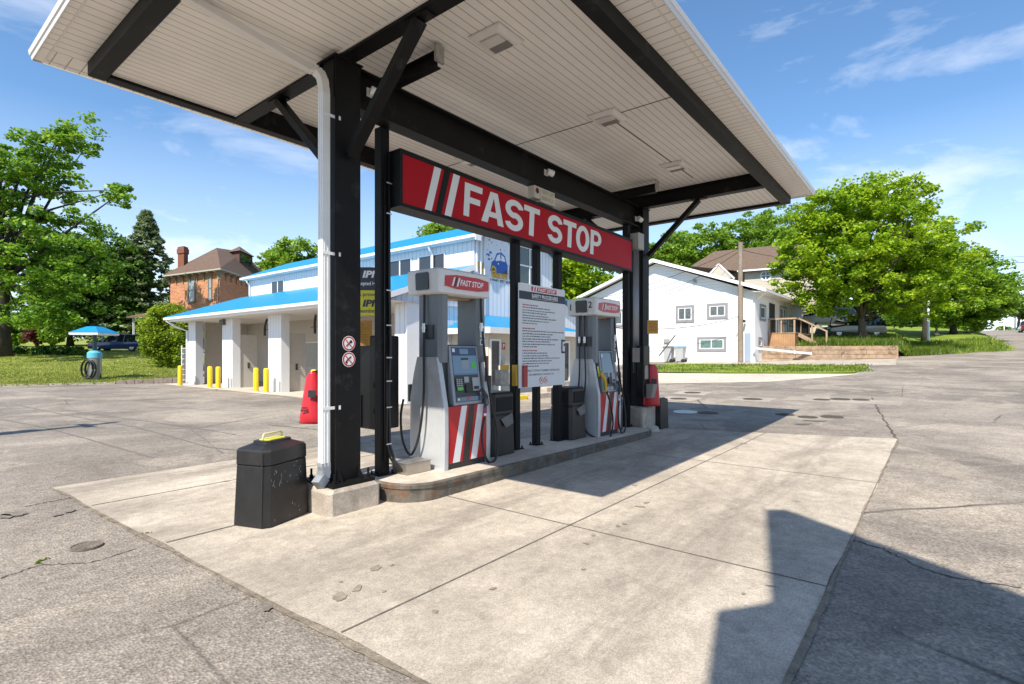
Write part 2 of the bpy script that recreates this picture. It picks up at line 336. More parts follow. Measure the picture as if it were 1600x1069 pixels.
# ------------------------------------------------------------------ the ground
def sheet(name, pts, mats, kind='structure', mi=None):
    """pts: rows of points"""
    mb = MB(); nr = len(pts); nc = len(pts[0])
    mb.add([p for r in pts for p in r], [(i * nc + j, i * nc + j + 1, (i + 1) * nc + j + 1, (i + 1) * nc + j) for i in range(nr - 1) for j in range(nc - 1)])
    o = mb.build(name, mats, smooth=True); tag(o, kind=kind); return o
xs = [-300, -150, -80, -40, -20, -10, -5, 0] + [i * 1.0 for i in range(1, 40)] + [40 + i * 4 for i in range(24)] + [140, 160, 200, 260, 340, 450, 600]
ys = [-400, -200, -100, -60, -40, -25, -15, -10, -6, -3, 0, 3, 6, 9, 12, 14] + [15 + i for i in range(11)] + [28, 32, 40, 55, 80, 120, 180, 300, 500]
sheet('ground', [[(x, y, gz(x, y)) for x in xs] for y in ys], asphalt)

mb = MB()
A_, B_, C_, D_ = (1.52, 8.2), (1.80, 0.58), (12.15, 0.55), (9.55, 8.2)
def apron(u, v): return (A_[0] * (1 - u) * (1 - v) + D_[0] * u * (1 - v) + B_[0] * (1 - u) * v + C_[0] * u * v + 0.03 * math.sin(v * 19 + u * 3) * (1 - u), A_[1] * (1 - u) * (1 - v) + D_[1] * u * (1 - v) + B_[1] * (1 - u) * v + C_[1] * u * v + 0.02 * math.sin(u * 31) * v)
n = 24; P = [apron(i / n, j / n) for j in range(n + 1) for i in range(n + 1)]
mb.add([(x, y, gz(x, y) + 0.006) for x, y in P], [(j * (n + 1) + i, j * (n + 1) + i + 1, (j + 1) * (n + 1) + i + 1, (j + 1) * (n + 1) + i) for j in range(n) for i in range(n)])
def joint(x0, y0, x1, y1, wd=0.007, m=1):
    nn = 14; d = Vector((x1 - x0, y1 - y0, 0)).normalized(); a = Vector((-d.y, d.x, 0)) * wd
    for i in range(nn):
        p = Vector((x0 + (x1 - x0) * i / nn, y0 + (y1 - y0) * i / nn, 0)); q = Vector((x0 + (x1 - x0) * (i + 1) / nn, y0 + (y1 - y0) * (i + 1) / nn, 0))
        mb.quad(*[(r.x, r.y, gz(r.x, r.y) + 0.0095) for r in (p - a, q - a, q + a, p + a)], m)
joint(1.76, 2.65, 11.4, 2.65); joint(4.18, 0.56, 4.18, 4.25, 0.007); joint(7.9, 0.56, 7.9, 4.25, 0.006); joint(1.68, 5.06, 3.7, 5.10, 0.012); joint(1.6, 6.9, 9.9, 6.9, 0.008); joint(6.0, 5.4, 6.0, 8.1, 0.007)
# dirt gathered along the broken edge of the slab
rnd = random.Random(3)
wprev = .03
for (p, q, k) in ((A_, B_, 90), (B_, C_, 110)):
    for i in range(k):
        a = Vector((p[0] + (q[0] - p[0]) * i / k, p[1] + (q[1] - p[1]) * i / k)); c = Vector((p[0] + (q[0] - p[0]) * (i + 1) / k, p[1] + (q[1] - p[1]) * (i + 1) / k))
        d = (c - a).normalized(); nn_ = Vector((d.y, -d.x)) * -1
        w0 = wprev; w1 = min(.04, max(.006, wprev + (rnd.random() - .5) * .025)); wprev = w1; o_ = .004
        mb.quad(*[(r.x, r.y, gz(r.x, r.y) + 0.0105) for r in (a + nn_ * o_, c + nn_ * o_, c - nn_ * w1, a - nn_ * w0)], 2)
rs_ = random.Random(21)
def stain(px, py, rx, ry, m):
    c = atZ(px, py, 0); z = gz(c.x, c.y) + .0115; k = 16; ang = rs_.random() * 3
    rr_ = [1 + (rs_.random() - .5) * .5 for _ in range(k)]
    mb.add([(c.x + math.cos(6.283 * i / k) * rx * rr_[i] * math.cos(ang) - math.sin(6.283 * i / k) * ry * rr_[i] * math.sin(ang), c.y + math.cos(6.283 * i / k) * rx * rr_[i] * math.sin(ang) + math.sin(6.283 * i / k) * ry * rr_[i] * math.cos(ang), z) for i in range(k)], [tuple(range(k))], m)
for px, py, a, b in ((587, 890, .055, .035), (612, 885, .02, .012), (530, 934, .06, .045), (558, 922, .05, .025), (600, 926, .02, .015), (532, 911, .018, .012), (911, 892, .018, .014), (927, 838, .03, .018), (917, 851, .03, .018), (975, 820, .03, .02), (965, 823, .035, .02), (1010, 787, .04, .02), (1000, 793, .06, .025), (992, 760, .03, .02), (680, 958, .025, .018), (770, 922, .03, .015), (1162, 930, .02, .012), (1205, 918, .035, .012), (1162, 694, .06, .03), (1150, 701, .04, .02)): stain(px, py, a, b, 3)
slab = mb.build('concrete_apron', [concrete, dark_joint, mat('edge_dirt', (0.20, 0.165, 0.125), 0.95, var=0.5, vscale=9, bump=0.6, bscale=40), mat('oil_spot', (0.255, 0.212, 0.168), 0.8, var=0.3, vscale=30)]); tag(slab, kind='structure')

# cracks, tyre lines and blots in the tarmac
mb = MB(); rs_ = random.Random(31)
def trail(pts, wd, m, jit=0.0, n=40, lift=.0045):
    P_ = [atZ(a, b, 0) for a, b in pts]; L_ = [0]
    for a, b in zip(P_, P_[1:]): L_.append(L_[-1] + (b - a).length)
    out = []
    for i in range(n + 1):
        s = L_[-1] * i / n; j = max(k for k in range(len(P_) - 1) if L_[k] <= s + 1e-6); q = P_[j].lerp(P_[j + 1], (s - L_[j]) / max(1e-6, L_[j + 1] - L_[j])); out.append(Vector((q.x + (rs_.random() - .5) * jit, q.y + (rs_.random() - .5) * jit, 0)))
    for a, b in zip(out, out[1:]):
        d = (b - a).normalized(); nn_ = Vector((-d.y, d.x, 0)) * wd * .62 * (.6 + .8 * rs_.random()); mb.quad(*[(r.x, r.y, gz(r.x, r.y) + lift) for r in (a - nn_, b - nn_, b + nn_, a + nn_)], m)
trail([(1362, 632), (1375, 650), (1402, 688)], .03, 0, .05); trail([(1326, 842), (1380, 858), (1440, 888), (1500, 905), (1600, 920)], .012, 0, .04); trail([(1086, 628), (1095, 634), (1104, 641)], .03, 0, .05); trail([(1040, 612), (1120, 606), (1180, 603)], .03, 0, .08); trail([(0, 905), (60, 884), (140, 880), (215, 858)], .008, 0, .03); trail([(150, 770), (40, 792)], .01, 0, .03)
trail([(20, 632), (110, 650), (215, 668), (330, 700), (400, 706)], .035, 1, .02); trail([(0, 655), (70, 668), (150, 690), (240, 716)], .04, 1, .02); trail([(95, 640), (200, 655), (300, 668), (370, 680)], .03, 1, .02); trail([(420, 664), (500, 672)], .05, 1, .03)
for px, py, a, b in ((417, 952, .05, .03), (20, 805, .12, .06), (8, 808, .10, .05), (110, 800, .06, .03), (90, 806, .05, .03), (1275, 660, .25, .12), (1255, 664, .2, .1)): stain(px, py, a, b, 2); 
q_ = mb.build('tarmac_wear', [mat('crack_dark', (0.075, 0.065, 0.055), .95, var=.3, vscale=20), mat('tyre_line', (0.165, 0.145, 0.125), .9, var=.25, vscale=15), mat('tar_blot', (0.175, 0.153, 0.13), .9, var=.3, vscale=25)]); tag(q_, kind='structure')
# concrete collars and iron manhole covers
iron = mat('cast_iron', (0.10, 0.09, 0.08), 0.7, 0.4, var=0.3, vscale=25, dirt=(0.2, 0.14, 0.09), dscale=8)
paleiron = mat('painted_lid', (0.6, 0.6, 0.6), 0.6, var=0.1)
collar_conc = ground_mat('collar_concrete', (0.26, 0.225, 0.19), (0.33, 0.285, 0.24), (0.40, 0.345, 0.29), (0.2, 0.17, 0.15), 0.4, crack=False)
def collar(name, cx, cy, hw, hd, lift=0.007):
    q = []
    for j in range(5):
        q.append([(cx - hw + 2 * hw * i / 4, cy - hd + 2 * hd * j / 4, gz(cx - hw + 2 * hw * i / 4, cy - hd + 2 * hd * j / 4) + lift) for i in range(5)])
    sheet(name, q, collar_conc)
def manhole(px, py, r, label, m=iron, coll=0.0):
    p = G(px, py)
    if coll: collar('concrete_collar', p.x, p.y, coll, coll)
    b = MB(); z = gz(p.x, p.y); nrm = Vector((gz(p.x - .5, p.y) - gz(p.x + .5, p.y), 0, 1)).normalized(); u = nrm.cross(YA).normalized(); v = nrm.cross(u)
    c = Vector((p.x, p.y, z + 0.004)); ring = lambda rr, h: [c + nrm * h + (u * math.cos(2 * math.pi * k / 28) + v * math.sin(2 * math.pi * k / 28)) * rr for k in range(28)]
    b.loft([ring(r * 1.12, 0), ring(r * 1.1, 0.014), ring(r, 0.014), ring(r * 0.98, 0.008)])
    for k in range(-3, 4): b.obox(c + nrm * 0.008 + u * (k * r * 0.26 - r * 0.04) - v * math.sqrt(max(0, 0.81 - (k * 0.26) ** 2)) * r, u, v, nrm, r * 0.08, 2 * math.sqrt(max(0, 0.81 - (k * 0.26) ** 2)) * r, 0.006)
    o = b.build('manhole_cover', m, loc=(p.x, p.y, z)); tag(o, label, 'manhole cover', 'manhole covers in the tarmac')
manhole(135, 853, 0.10, 'round iron manhole cover in the sandy tarmac left of the black bin', mat('sandy_iron', (0.16, 0.135, 0.11), 0.8, 0.2, var=0.4, vscale=25, dirt=(0.27, 0.23, 0.185), dscale=9))
manhole(1071, 643.5, 0.28, 'pale grey lid inside the canopy shadow beyond the pump island', paleiron, 0.0)
manhole(1106, 646, 0.24, 'darker iron cover inside the canopy shadow just right of the pale lid')
manhole(1060, 623, 0.24, 'small iron cover in a pale square of concrete beyond the red cover bag', coll=0.6)
manhole(1082, 614, 0.26, 'iron cover farthest away, in a pale square before the sidewalk', coll=0.6)
manhole(1176, 624, 0.26, 'iron cover in a pale square right of the shadow end', coll=0.6)
manhole(1284, 624.5, 0.21, 'left cover of the far row of three on the tarmac')
manhole(1313, 625, 0.25, 'middle cover of the far row of three, with a grated top')
manhole(1345, 626, 0.21, 'right cover of the far row of three on the tarmac')
manhole(1226, 648, 0.20, 'iron cover at the very tip of the canopy shadow')
manhole(1262, 651.5, 0.19, 'thin iron cover just right of the canopy shadow tip')
manhole(1300, 653, 0.22, 'right cover of the near row on the sunlit tarmac')
p = G(1314, 626); collar('concrete_collar', p.x, p.y, .55, 1.5, 0.005)

# ------------------------------------------------------------------ the island
def it(x): return 0.19 - 0.015 * (x - 4.5)       # the island top dips a little away from the camera
mb = MB(); out_ = []
IX0, IX1, IY0, IY1 = 3.62, 9.95, 4.26, 5.48; rr = 0.42
for cx, cy, a0 in ((IX1 - rr, IY0 + rr, -90), (IX1 - rr, IY1 - rr, 0), (IX0 + rr, IY1 - rr, 90), (IX0 + rr, IY0 + rr, 180)):
    for k in range(9): a = R(a0 + k * 90 / 8); out_.append((cx + rr * math.cos(a), cy + rr * math.sin(a)))
ctr = Vector(((IX0 + IX1) / 2, (IY0 + IY1) / 2))
def inset(p, d): q = Vector(p); c = Vector((min(max(q.x, IX0 + rr), IX1 - rr), min(max(q.y, IY0 + rr), IY1 - rr))); return q + (c - q).normalized() * d
zb = lambda p: gz(*p) - 0.02
rings = [[(p[0], p[1], zb(p)) for p in out_], [(p[0], p[1], it(p[0]) - 0.055) for p in out_], [(*(inset(p, -0.012)), it(p[0]) - 0.05) for p in out_], [(*(inset(p, -0.012)), it(p[0]) - 0.012) for p in out_], [(*(inset(p, 0.004)), it(p[0])) for p in out_]]
mb.loft(rings, 1, cap=False)
fine_ = [inset(p, 0.004) for p in out_]; fi2 = [inset(p, 0.03) for p in out_]
mb.loft([[(*p, it(p[0])) for p in fine_], [(*p, it(p[0]) + 0.003) for p in fi2]], 1, cap=False)
mb.add([(*p, it(p[0]) + 0.003) for p in fi2], [tuple(range(len(fi2)))], 0)
rusty = mat('rusty_kerb_steel', (0.13, 0.115, 0.095), 0.75, 0.2, var=0.5, vscale=7, dirt=(0.17, 0.075, 0.03), dscale=4.5, dlo=0.52, dhi=0.72, bump=0.4, bscale=30)
isl = mb.build('pump_island', [pale_conc, rusty], loc=(IX0, IY0, 0)); tag(isl, 'long rounded concrete pump island edged in rusty steel', 'pump island')
# ------------------------------------------------------------------ the canopy
black = mat('black_steel', (0.0065, 0.0062, 0.0064), 0.55, var=0.4, vscale=3, dirt=(0.028, 0.027, 0.028), dscale=2.6, dlo=.56, dhi=.66, spec=0.2)
soff_y = lined('soffit_boards', (0.84, 0.80, 0.74), 'Y', 0.102, 0.10, (0.40, 0.37, 0.33), 0.5, var=0.07, bump=0.5)
soff_x = lined('overhang_boards', (0.84, 0.80, 0.74), 'X', 0.13, 0.09, (0.40, 0.37, 0.33), 0.5, var=0.07, bump=0.5)
soff_y2 = lined('overhang_boards_across', (0.84, 0.80, 0.74), 'Y', 0.13, 0.09, (0.40, 0.37, 0.33), 0.5, var=0.07, bump=0.5)
fasc = mat('fascia_metal', (0.70, 0.67, 0.63), 0.4, var=0.05, vscale=2)
rust2 = mat('bolt_steel', (0.12, 0.10, 0.085), 0.6, 0.5, var=0.3, vscale=30)
whitepaint = mat('white_paint', (0.80, 0.80, 0.79), 0.45, var=0.04, vscale=4)
T = thing('gas_canopy', 'big flat gas station canopy of white soffit boards on black steel columns', 'canopy', (3.2, 4.87, 0))
PX0, PX1, PY0, PY1 = 1.64, 11.92, 2.29, 7.23      # outer faces of the perimeter beams
SX0, SX1, SY0, SY1 = 1.25, 12.05, 1.905, 7.60      # soffit edge
ZB, ZS = 4.62, 4.765
CY = 4.87; CX0 = 3.22; CX1 = 10.40
for cx in (CX0, CX1):                             # wide-flange columns with boxed sides
    m = MB(); b = it(cx) if cx > 5 else 0.30
    m.box(cx - .15, cx + .15, CY - .15, CY - .135, b, 4.2); m.box(cx - .15, cx + .15, CY + .135, CY + .15, b, 4.2); m.box(cx - .135, cx - .11, CY - .135, CY + .135, b, 4.2); m.box(cx + .11, cx + .135, CY - .135, CY + .135, b, 4.2)
    m.box(cx - .17, cx + .17, CY - .17, CY + .17, 4.60, 4.618); m.box(cx - .15, cx + .15, CY - .15, CY - .135, 4.2, 4.6); m.box(cx - .15, cx + .15, CY + .135, CY + .15, 4.2, 4.6); m.box(cx - .135, cx + .135, CY - .1, CY + .1, 4.2, 4.6)
    c = m.build('column', black, T, bevel=0.006)
    m = MB(); m.box(cx - .25, cx + .25, CY - .26, CY + .26, b - 0.035, b + 0.004)
    for sx_ in (-.2, .2):
        for sy_ in (-.21, .21): m.cyl((cx + sx_, CY + sy_), .022, b, b + .035, 6); m.cyl((cx + sx_, CY + sy_), .012, b, b + .10, 8)
    for sx_ in (-.12, .12): m.prism([(0, 0), (.09, 0), (0, .13)], lambda a, q, d, s=sx_: (cx + s + d, CY - .151 - a, b + .004 + q), -.006, .006)
    m.build('base_plate', [black], c)
    if cx < 5:
        z0, z1 = 0, 0.265; ch = 0.05; r0 = [(2.90, 4.58), (3.54, 4.58), (3.54, 5.24), (2.90, 5.24)]
        def rg(d, z): return [(2.90 + d + ch, 4.58 + d, z), (3.54 - d - ch, 4.58 + d, z), (3.54 - d, 4.58 + d + ch, z), (3.54 - d, 5.24 - d - ch, z), (3.54 - d - ch, 5.24 - d, z), (2.90 + d + ch, 5.24 - d, z), (2.90 + d, 5.24 - d - ch, z), (2.90 + d, 4.58 + d + ch, z)]
        m = MB(); m.loft([rg(0, z0), rg(0, 0.225), rg(.03, z1)]); m.build('pedestal', old_conc, T, bevel=0.004)
        red = mat('sign_red_ink', (0.55, 0.02, 0.03), 0.4); wht = mat('sticker_white', (0.78, 0.78, 0.77), 0.4); blk = mat('ink_black', (0.02, 0.02, 0.02), 0.5)
        for zc, kind in ((1.70, 0), (1.535, 1)):
            f = CY - .152; m = MB(); xx = 3.225
            m.disc((xx, f, zc), XA, ZA, .078, 1); m.disc((xx, f - .0015, zc), XA, ZA, .072, 0); m.disc((xx, f - .003, zc), XA, ZA, .057, 1)
            f -= .0045
            if kind: m.obox((xx - .035, f, zc - .03), Vector((.75, 0, .66)), Vector((-.66, 0, .75)), -YA, .085, .014, .001, 2); m.disc((xx - .03, f, zc - .03), XA, ZA, .013, 2, 10)
            else: m.obox((xx - .03, f, zc - .035), Vector((.75, 0, .66)), Vector((-.66, 0, .75)), -YA, .06, .013, .001, 2); m.disc((xx + .022, f, zc + .018), XA, ZA, .017, 2, 10)
            f -= .0025; m.obox((xx - .046, f, zc + .034), Vector((.707, 0, -.707)), Vector((.707, 0, .707)), -YA, .115, .010, .001, 0)
            m.build('prohibition_sticker', [red, wht, blk], c)
for (nm, p, q, wd, h) in (('main_beam', (CX0 + .155, CY, 4.41), (CX1 - .155, CY, 4.41), .20, .43), ('end_stub', (CX0 - .155, CY, 4.53), (PX0 + .16, CY, 4.53), .14, .18)):
    if nm == 'main_beam':
        m = MB(); m.ibeam(p, q, wd, h, .022, .016); m.build(nm, black, T)
for cx in (CX0, CX1):
    m = MB(); m.ibeam((cx, PY0 + .165, 4.755), (cx, PY1 - .165, 4.755), .17, .27, .018, .014); m.build('cross_beam', black, T)
m = MB(); m.box(PX0, PX0 + .16, PY0, PY1, ZB, 4.93); m.build('edge_beam', black, T, bevel=.012)
m = MB(); m.box(PX1 - .16, PX1, PY0, PY1, ZB, 4.93); m.build('edge_beam', black, T, bevel=.012)
m = MB(); m.box(PX0 + .162, PX1 - .162, PY0, PY0 + .16, ZB, 4.93); m.build('edge_beam', black, T, bevel=.012)
m = MB(); m.box(PX0 + .162, PX1 - .162, PY1 - .16, PY1, ZB, 4.93); m.build('edge_beam', black, T, bevel=.012)
for x_, s in ((3.92, 1), (9.55, 1)):              # outriggers on top of the main beam
    m = MB(); m.ibeam((x_, 4.14, 4.72), (x_, 5.55, 4.72), .10, .16, .012, .01); o = m.build('outrigger', black, T)
    m = MB(); m.box(x_ - .06, x_ + .06, 4.10, 4.128, 4.68, 4.86); m.build('end_plate', mat('galvanised', (0.42, 0.42, 0.40), 0.5, 0.6, var=0.2, vscale=20), o)
def brace(p, q):
    p = Vector(p); q = Vector(q); m = MB(); m.bar(p, q, .085, .115, up=(1, 0, 0)); o = m.build('brace', black, T, bevel=.006)
    d = (q - p).normalized(); m = MB(); m.box(p.x - .06, p.x + .06, p.y - .14, p.y + .14, ZB - .016, ZB - .002); m.build('brace_plate', black, o)
for cx in (CX0, CX1):
    brace((cx, 3.62, 4.60), (cx, CY - .20, 3.62)); brace((cx, 6.12, 4.60), (cx, CY + .20, 3.62))
def panel(name, x0, x1, y0, y1, z, m_, th=.012):
    m = MB(); m.box(x0, x1, y0, y1, z, z + th); return m.build(name, m_, T)
panel('soffit_panel', PX0 + .165, CX0 - .09, PY0 + .165, PY1 - .165, 4.668, soff_y)
p2 = panel('soffit_panel', CX0 - .085, CX1 + .085, PY0 + .165, PY1 - .165, 4.892, soff_y)
panel('soffit_panel', CX1 + .09, PX1 - .165, PY0 + .165, PY1 - .165, 4.672, soff_y)
m = MB(); m.box(6.60, 6.612, PY0 + .17, PY1 - .17, 4.886, 4.8915); m.box(6.63, 9.9, 3.555, 3.566, 4.885, 4.8915); m.build('soffit_joint', mat('joint_strip_dark', (0.10, 0.095, 0.09), 0.8), T)  # thin dark strips along the panel joints of the soffit
m = MB()                                          # light trim where boards meet steel
m.box(CX0 - .10, CX0 - .085, PY0 + .165, PY1 - .165, 4.646, 4.667); m.box(PX0 + .163, PX0 + .175, PY0 + .165, PY1 - .165, 4.652, 4.667)
m.box(PX0 + .18, CX0 - .105, PY1 - .178, PY1 - .166, 4.652, 4.667); m.build('trim', fasc, T)
panel('overhang_soffit', SX0, SX1, SY0, PY0 - .003, ZS, soff_x); panel('overhang_soffit', SX0, SX1, PY1 + .003, SY1, ZS, soff_x)
panel('overhang_soffit', SX0, PX0 - .003, PY0 - .002, PY1 + .002, ZS, soff_y2); panel('overhang_soffit', PX1 + .003, SX1, PY0 - .002, PY1 + .002, ZS, soff_y2)
def rect(d, z): return [(SX0 - d, SY0 - d, z), (SX1 + d, SY0 - d, z), (SX1 + d, SY1 + d, z), (SX0 - d, SY1 + d, z)]
m = MB(); m.loft([rect(-.005, ZS - .012), rect(.004, ZS - .012), rect(.012, 4.80), rect(.022, 4.803), rect(.030, 4.855), rect(.022, 4.862), rect(.0, 4.862)], cap=False); m.build('fascia', fasc, T)
m = MB(); m.loft([rect(-.085, ZS + .016), rect(-.085, ZS - .006), rect(-.10, ZS - .006), rect(-.10, ZS + .016)], cap=False); m.build('soffit_trim', fasc, T)
m = MB(); m.box(SX0 + .02, SX1 - .02, SY0 + .02, PY0 + .05, 4.84, 4.858); m.box(SX0 + .02, SX1 - .02, PY1 - .05, SY1 - .02, 4.84, 4.858); m.box(SX0 + .02, PX0 + .05, PY0 + .052, PY1 - .052, 4.84, 4.858); m.box(PX1 - .05, SX1 - .02, PY0 + .052, PY1 - .052, 4.84, 4.858); m.box(PX0 + .02, PX1 - .02, PY0 + .02, PY1 - .02, 4.935, 4.975); m.build('roof_deck', mat('roof_membrane', (0.45, 0.44, 0.42), 0.9, var=0.2, vscale=2), T)
# white lamp boxes recessed under the soffit
lampw = mat('lamp_housing', (0.74, 0.71, 0.67), 0.5, var=0.06, vscale=8); lens = mat('lamp_lens', (0.62, 0.60, 0.57), 0.2, var=0.1, vscale=40); grille = mat('lamp_grille', (0.30, 0.28, 0.26), 0.5)
def canopy_light(x, y, label):
    L_ = thing('canopy_light', label, 'ceiling light', (x, y, 4.89), 'lamps under the canopy'); m = MB()
    def rr_(d, z, s=0): return [(x - .21 + d, y - .21 + d, z), (x + .21 - d, y - .21 + d, z), (x + .21 - d, y + .21 - d, z), (x - .21 + d, y + .21 - d, z)]
    m.loft([rr_(0, 4.890), rr_(0, 4.872), rr_(.05, 4.842), rr_(.075, 4.842)]); m.build('housing', lampw, L_, bevel=.006)
    m = MB(); m.box(x - .13, x + .01, y - .12, y + .12, 4.822, 4.840); m.build('lens', lens, L_, bevel=.004)
    m = MB(); m.box(x + .02, x + .13, y - .12, y + .12, 4.832, 4.840, 0)
    for k in range(9): m.box(x + .024 + k * .012, x + .030 + k * .012, y - .118, y + .118, 4.824, 4.832, 0)
    m.build('grille', grille, L_)
canopy_light(4.24, 3.59, 'square lamp nearest the camera under the lane side soffit, left of the big sign')
canopy_light(6.61, 3.57, 'square lamp on the cross joint of the lane side soffit')
canopy_light(9.06, 3.57, 'square lamp farthest along the lane side soffit, by the far beam')
canopy_light(4.24, 6.15, 'square lamp behind the main beam nearest the near column')
canopy_light(6.61, 6.15, 'square lamp behind the main beam above the middle of the sign')
canopy_light(9.06, 6.15, 'square lamp behind the main beam near the far column')
# white spot cameras clamped to the main beam
def cctv(x, z, label, yaw):
    c = thing('security_camera', label, 'camera', (x, CY - .09, z), 'white cameras on the main beam'); y = CY - .105
    m = MB(); m.box(x - .045, x + .045, y - .012, y, z - .045, z + .045); m.tube([(x, y - .012, z), (x, y - .06, z - .01)], .018, 8); m.build('bracket', whitepaint, c)
    d = Vector((math.cos(yaw), math.sin(yaw), -.25)).normalized(); o = Vector((x, y - .08, z - .015)); m = MB(); m.tube([o - d * .05, o - d * .045, o + d * .06, o + d * .065], [.03, .05, .05, .044], 14); m.build('housing', whitepaint, c, smooth=True, auto=R(35))
    m = MB(); m.tube([o + d * .062, o + d * .069], [.034, .030], 14); m.build('lens', glass('lens_glass'), c)
cctv(3.52, 4.40, 'white camera on the beam beside the near column and brace', R(-20)); cctv(6.82, 4.42, 'white camera midway along the beam above the sign letters', R(-30)); cctv(10.02, 4.33, 'white camera at the far end of the beam over the grey box', R(-10))
# downpipe
dp = thing('downspout', 'white square downspout running down the near column with a kicked-out foot', 'downspout', (2.95, 4.9, 0))
sp_ = mat('spout_white', (0.76, 0.76, 0.75), 0.4, var=0.05, vscale=5)
a = atZ(300, 0, 4.615); b_ = atD(488, 110, 5.34); d_ = (b_ - a).normalized(); a0 = a - d_ * 1.6
bx, by = 2.98, 4.78
m = MB(); m.bar(a0, b_, .085, .07); m.build('soffit_run', fasc, dp, bevel=.008)
m = MB(); pr = Vector((bx, by, 4.18)); pts = []
for k in range(9):
    t_ = k / 8; pts.append(b_ * (1 - t_) ** 2 + Vector((bx, by, 4.43)) * 2 * t_ * (1 - t_) + pr * t_ ** 2)
for k in range(8): m.bar(pts[k] - (pts[k + 1] - pts[k]) * .1, pts[k + 1], .078 + .004 * (k % 2), .078 + .004 * (k % 2), up=(0, 1, 0.2))
m.build('elbow', fasc, dp)
m = MB(); m.box(bx - .042, bx + .042, by - .042, by + .042, .47, 4.19)
for k in (-1, 1): m.box(bx + k * .018 - .004, bx + k * .018 + .004, by - .046, by - .042, .47, 4.19); m.box(bx - .046, bx - .042, by + k * .018 - .004, by + k * .018 + .004, .47, 4.19)
m.build('pipe', sp_, dp, bevel=.004)
m = MB(); q = [Vector((bx, by, .50)), Vector((bx, by, .42)), Vector((bx - .02, by - .01, .36)), Vector((bx - .09, by - .03, .30))]
for k in range(3): m.bar(q[k] - (q[k + 1] - q[k]) * .1, q[k + 1], .09 + .004 * k, .09 + .004 * k, up=(0, 1, 0.1))
m.build('foot', mat('spout_foot', (0.33, 0.36, 0.40), 0.5, 0.4, var=0.2), dp)
for z in (1.05, 2.6, 3.98): m = MB(); m.box(bx - .048, bx + .15, by - .048, by - .043, z - .015, z + .015); m.box(bx + .128, bx + .15, by - .062, by - .03, z - .02, z + .02); m.build('strap', whitepaint, dp)

# ------------------------------------------------------------------ sign, its posts and boards
def heavy(m, ch, o, u, wd, h, shear=.07):
    """heavy block capitals drawn as strokes on a 0..1 square"""
    n_ = [0]
    def put(pts): n_[0] += 1; m.add([o + u * (x * wd + y * h * shear) + ZA * (y * h) - YA * (.0004 * n_[0]) for x, y in pts], [tuple(range(len(pts)))])
    def arc(cx, cy, rx, ry, ix, iy, a0, a1, k=14):
        n_[0] += 1; vs = []
        for i in range(k + 1):
            a = R(a0 + (a1 - a0) * i / k); vs += [(cx + rx * math.cos(a), cy + ry * math.sin(a)), (cx + ix * math.cos(a), cy + iy * math.sin(a))]
        m.add([o + u * (x * wd + y * h * shear) + ZA * (y * h) - YA * (.0004 * n_[0]) for x, y in vs], [(2 * i, 2 * i + 2, 2 * i + 3, 2 * i + 1) for i in range(k)])
    bx = lambda x0, x1, y0, y1: put([(x0, y0), (x1, y0), (x1, y1), (x0, y1)])
    if ch == 'F': bx(0, .31, 0, 1); bx(.31, 1, .81, 1); bx(.31, .90, .42, .60)
    elif ch == 'T': bx(0, 1, .81, 1); bx(.35, .65, 0, .81)
    elif ch == 'A': put([(0, 0), (.27, 0), (.55, 1), (.34, 1)]); put([(1, 0), (.73, 0), (.45, 1), (.66, 1)]); put([(.2, .20), (.8, .20), (.74, .37), (.26, .37)])
    elif ch == 'O': arc(.5, .5, .5, .515, .22, .32, 0, 360, 36)
    elif ch == 'S': arc(.5, .705, .5, .31, .22, .12, 12, 270, 22); arc(.5, .295, .5, .31, .22, .12, 90, -168, 22)
    elif ch == 'P': bx(0, .30, 0, 1); bx(.30, .52, .83, 1); bx(.30, .52, .38, .55); arc(.52, .69, .48, .31, .19, .14, -90, 90, 16)
S = thing('fascia_sign', 'long red FAST STOP sign box with white letters hung between black posts', 'sign', (3.92, 4.75, 3.25))
SR = mat('sign_red', (0.40, 0.005, 0.014), 0.5, var=0.05, vscale=1.5, spec=0.15); SF = mat('sign_frame', (0.007, 0.008, 0.008), 0.5, spec=0.2); SW = mat('sign_white', (0.72, 0.74, 0.74), 0.4)
sk = lambda x: -(x - 3.92) * 0.0085               # the sign hangs a touch low at its far end
def sq(m, x0, x1, y0, y1, z0, z1, mi=0): m.add([(x0, y0, z0 + sk(x0)), (x1, y0, z0 + sk(x1)), (x1, y1, z0 + sk(x1)), (x0, y1, z0 + sk(x0)), (x0, y0, z1 + sk(x0)), (x1, y0, z1 + sk(x1)), (x1, y1, z1 + sk(x1)), (x0, y1, z1 + sk(x0))], [(0, 3, 2, 1), (4, 5, 6, 7), (0, 1, 5, 4), (1, 2, 6, 5), (2, 3, 7, 6), (3, 0, 4, 7)], mi)
x0, x1, y0, y1, z0, z1 = 3.92, 9.83, 4.75, 5.01, 3.275, 3.93
m = MB(); sq(m, x0, x1, y0, y1, z0, z0 + .04); sq(m, x0, x1, y0, y1, z1 - .055, z1); sq(m, x0, x0 + .04, y0 + .001, y1 - .001, z0 + .04, z1 - .055); sq(m, x1 - .02, x1, y0 + .001, y1 - .001, z0 + .04, z1 - .055)
m.build('frame', SF, S)
for (ya, yb) in ((y0 + .006, y0 + .02), (y1 - .02, y1 - .006)): m = MB(); sq(m, x0 + .04, x1 - .02, ya, yb, z0 + .04, z1 - .055); m.build('face', SR, S)
f = y0 + .003; m = MB()
def para(m, xb0, xb1, xt0, xt1, zb_, zt, mi): m.quad((xb0, f, zb_ + sk(xb0)), (xb1, f, zb_ + sk(xb1)), (xt1, f, zt + sk(xt1)), (xt0, f, zt + sk(xt0)), mi)
zt, zb_ = z1 - .058, z0 + .043
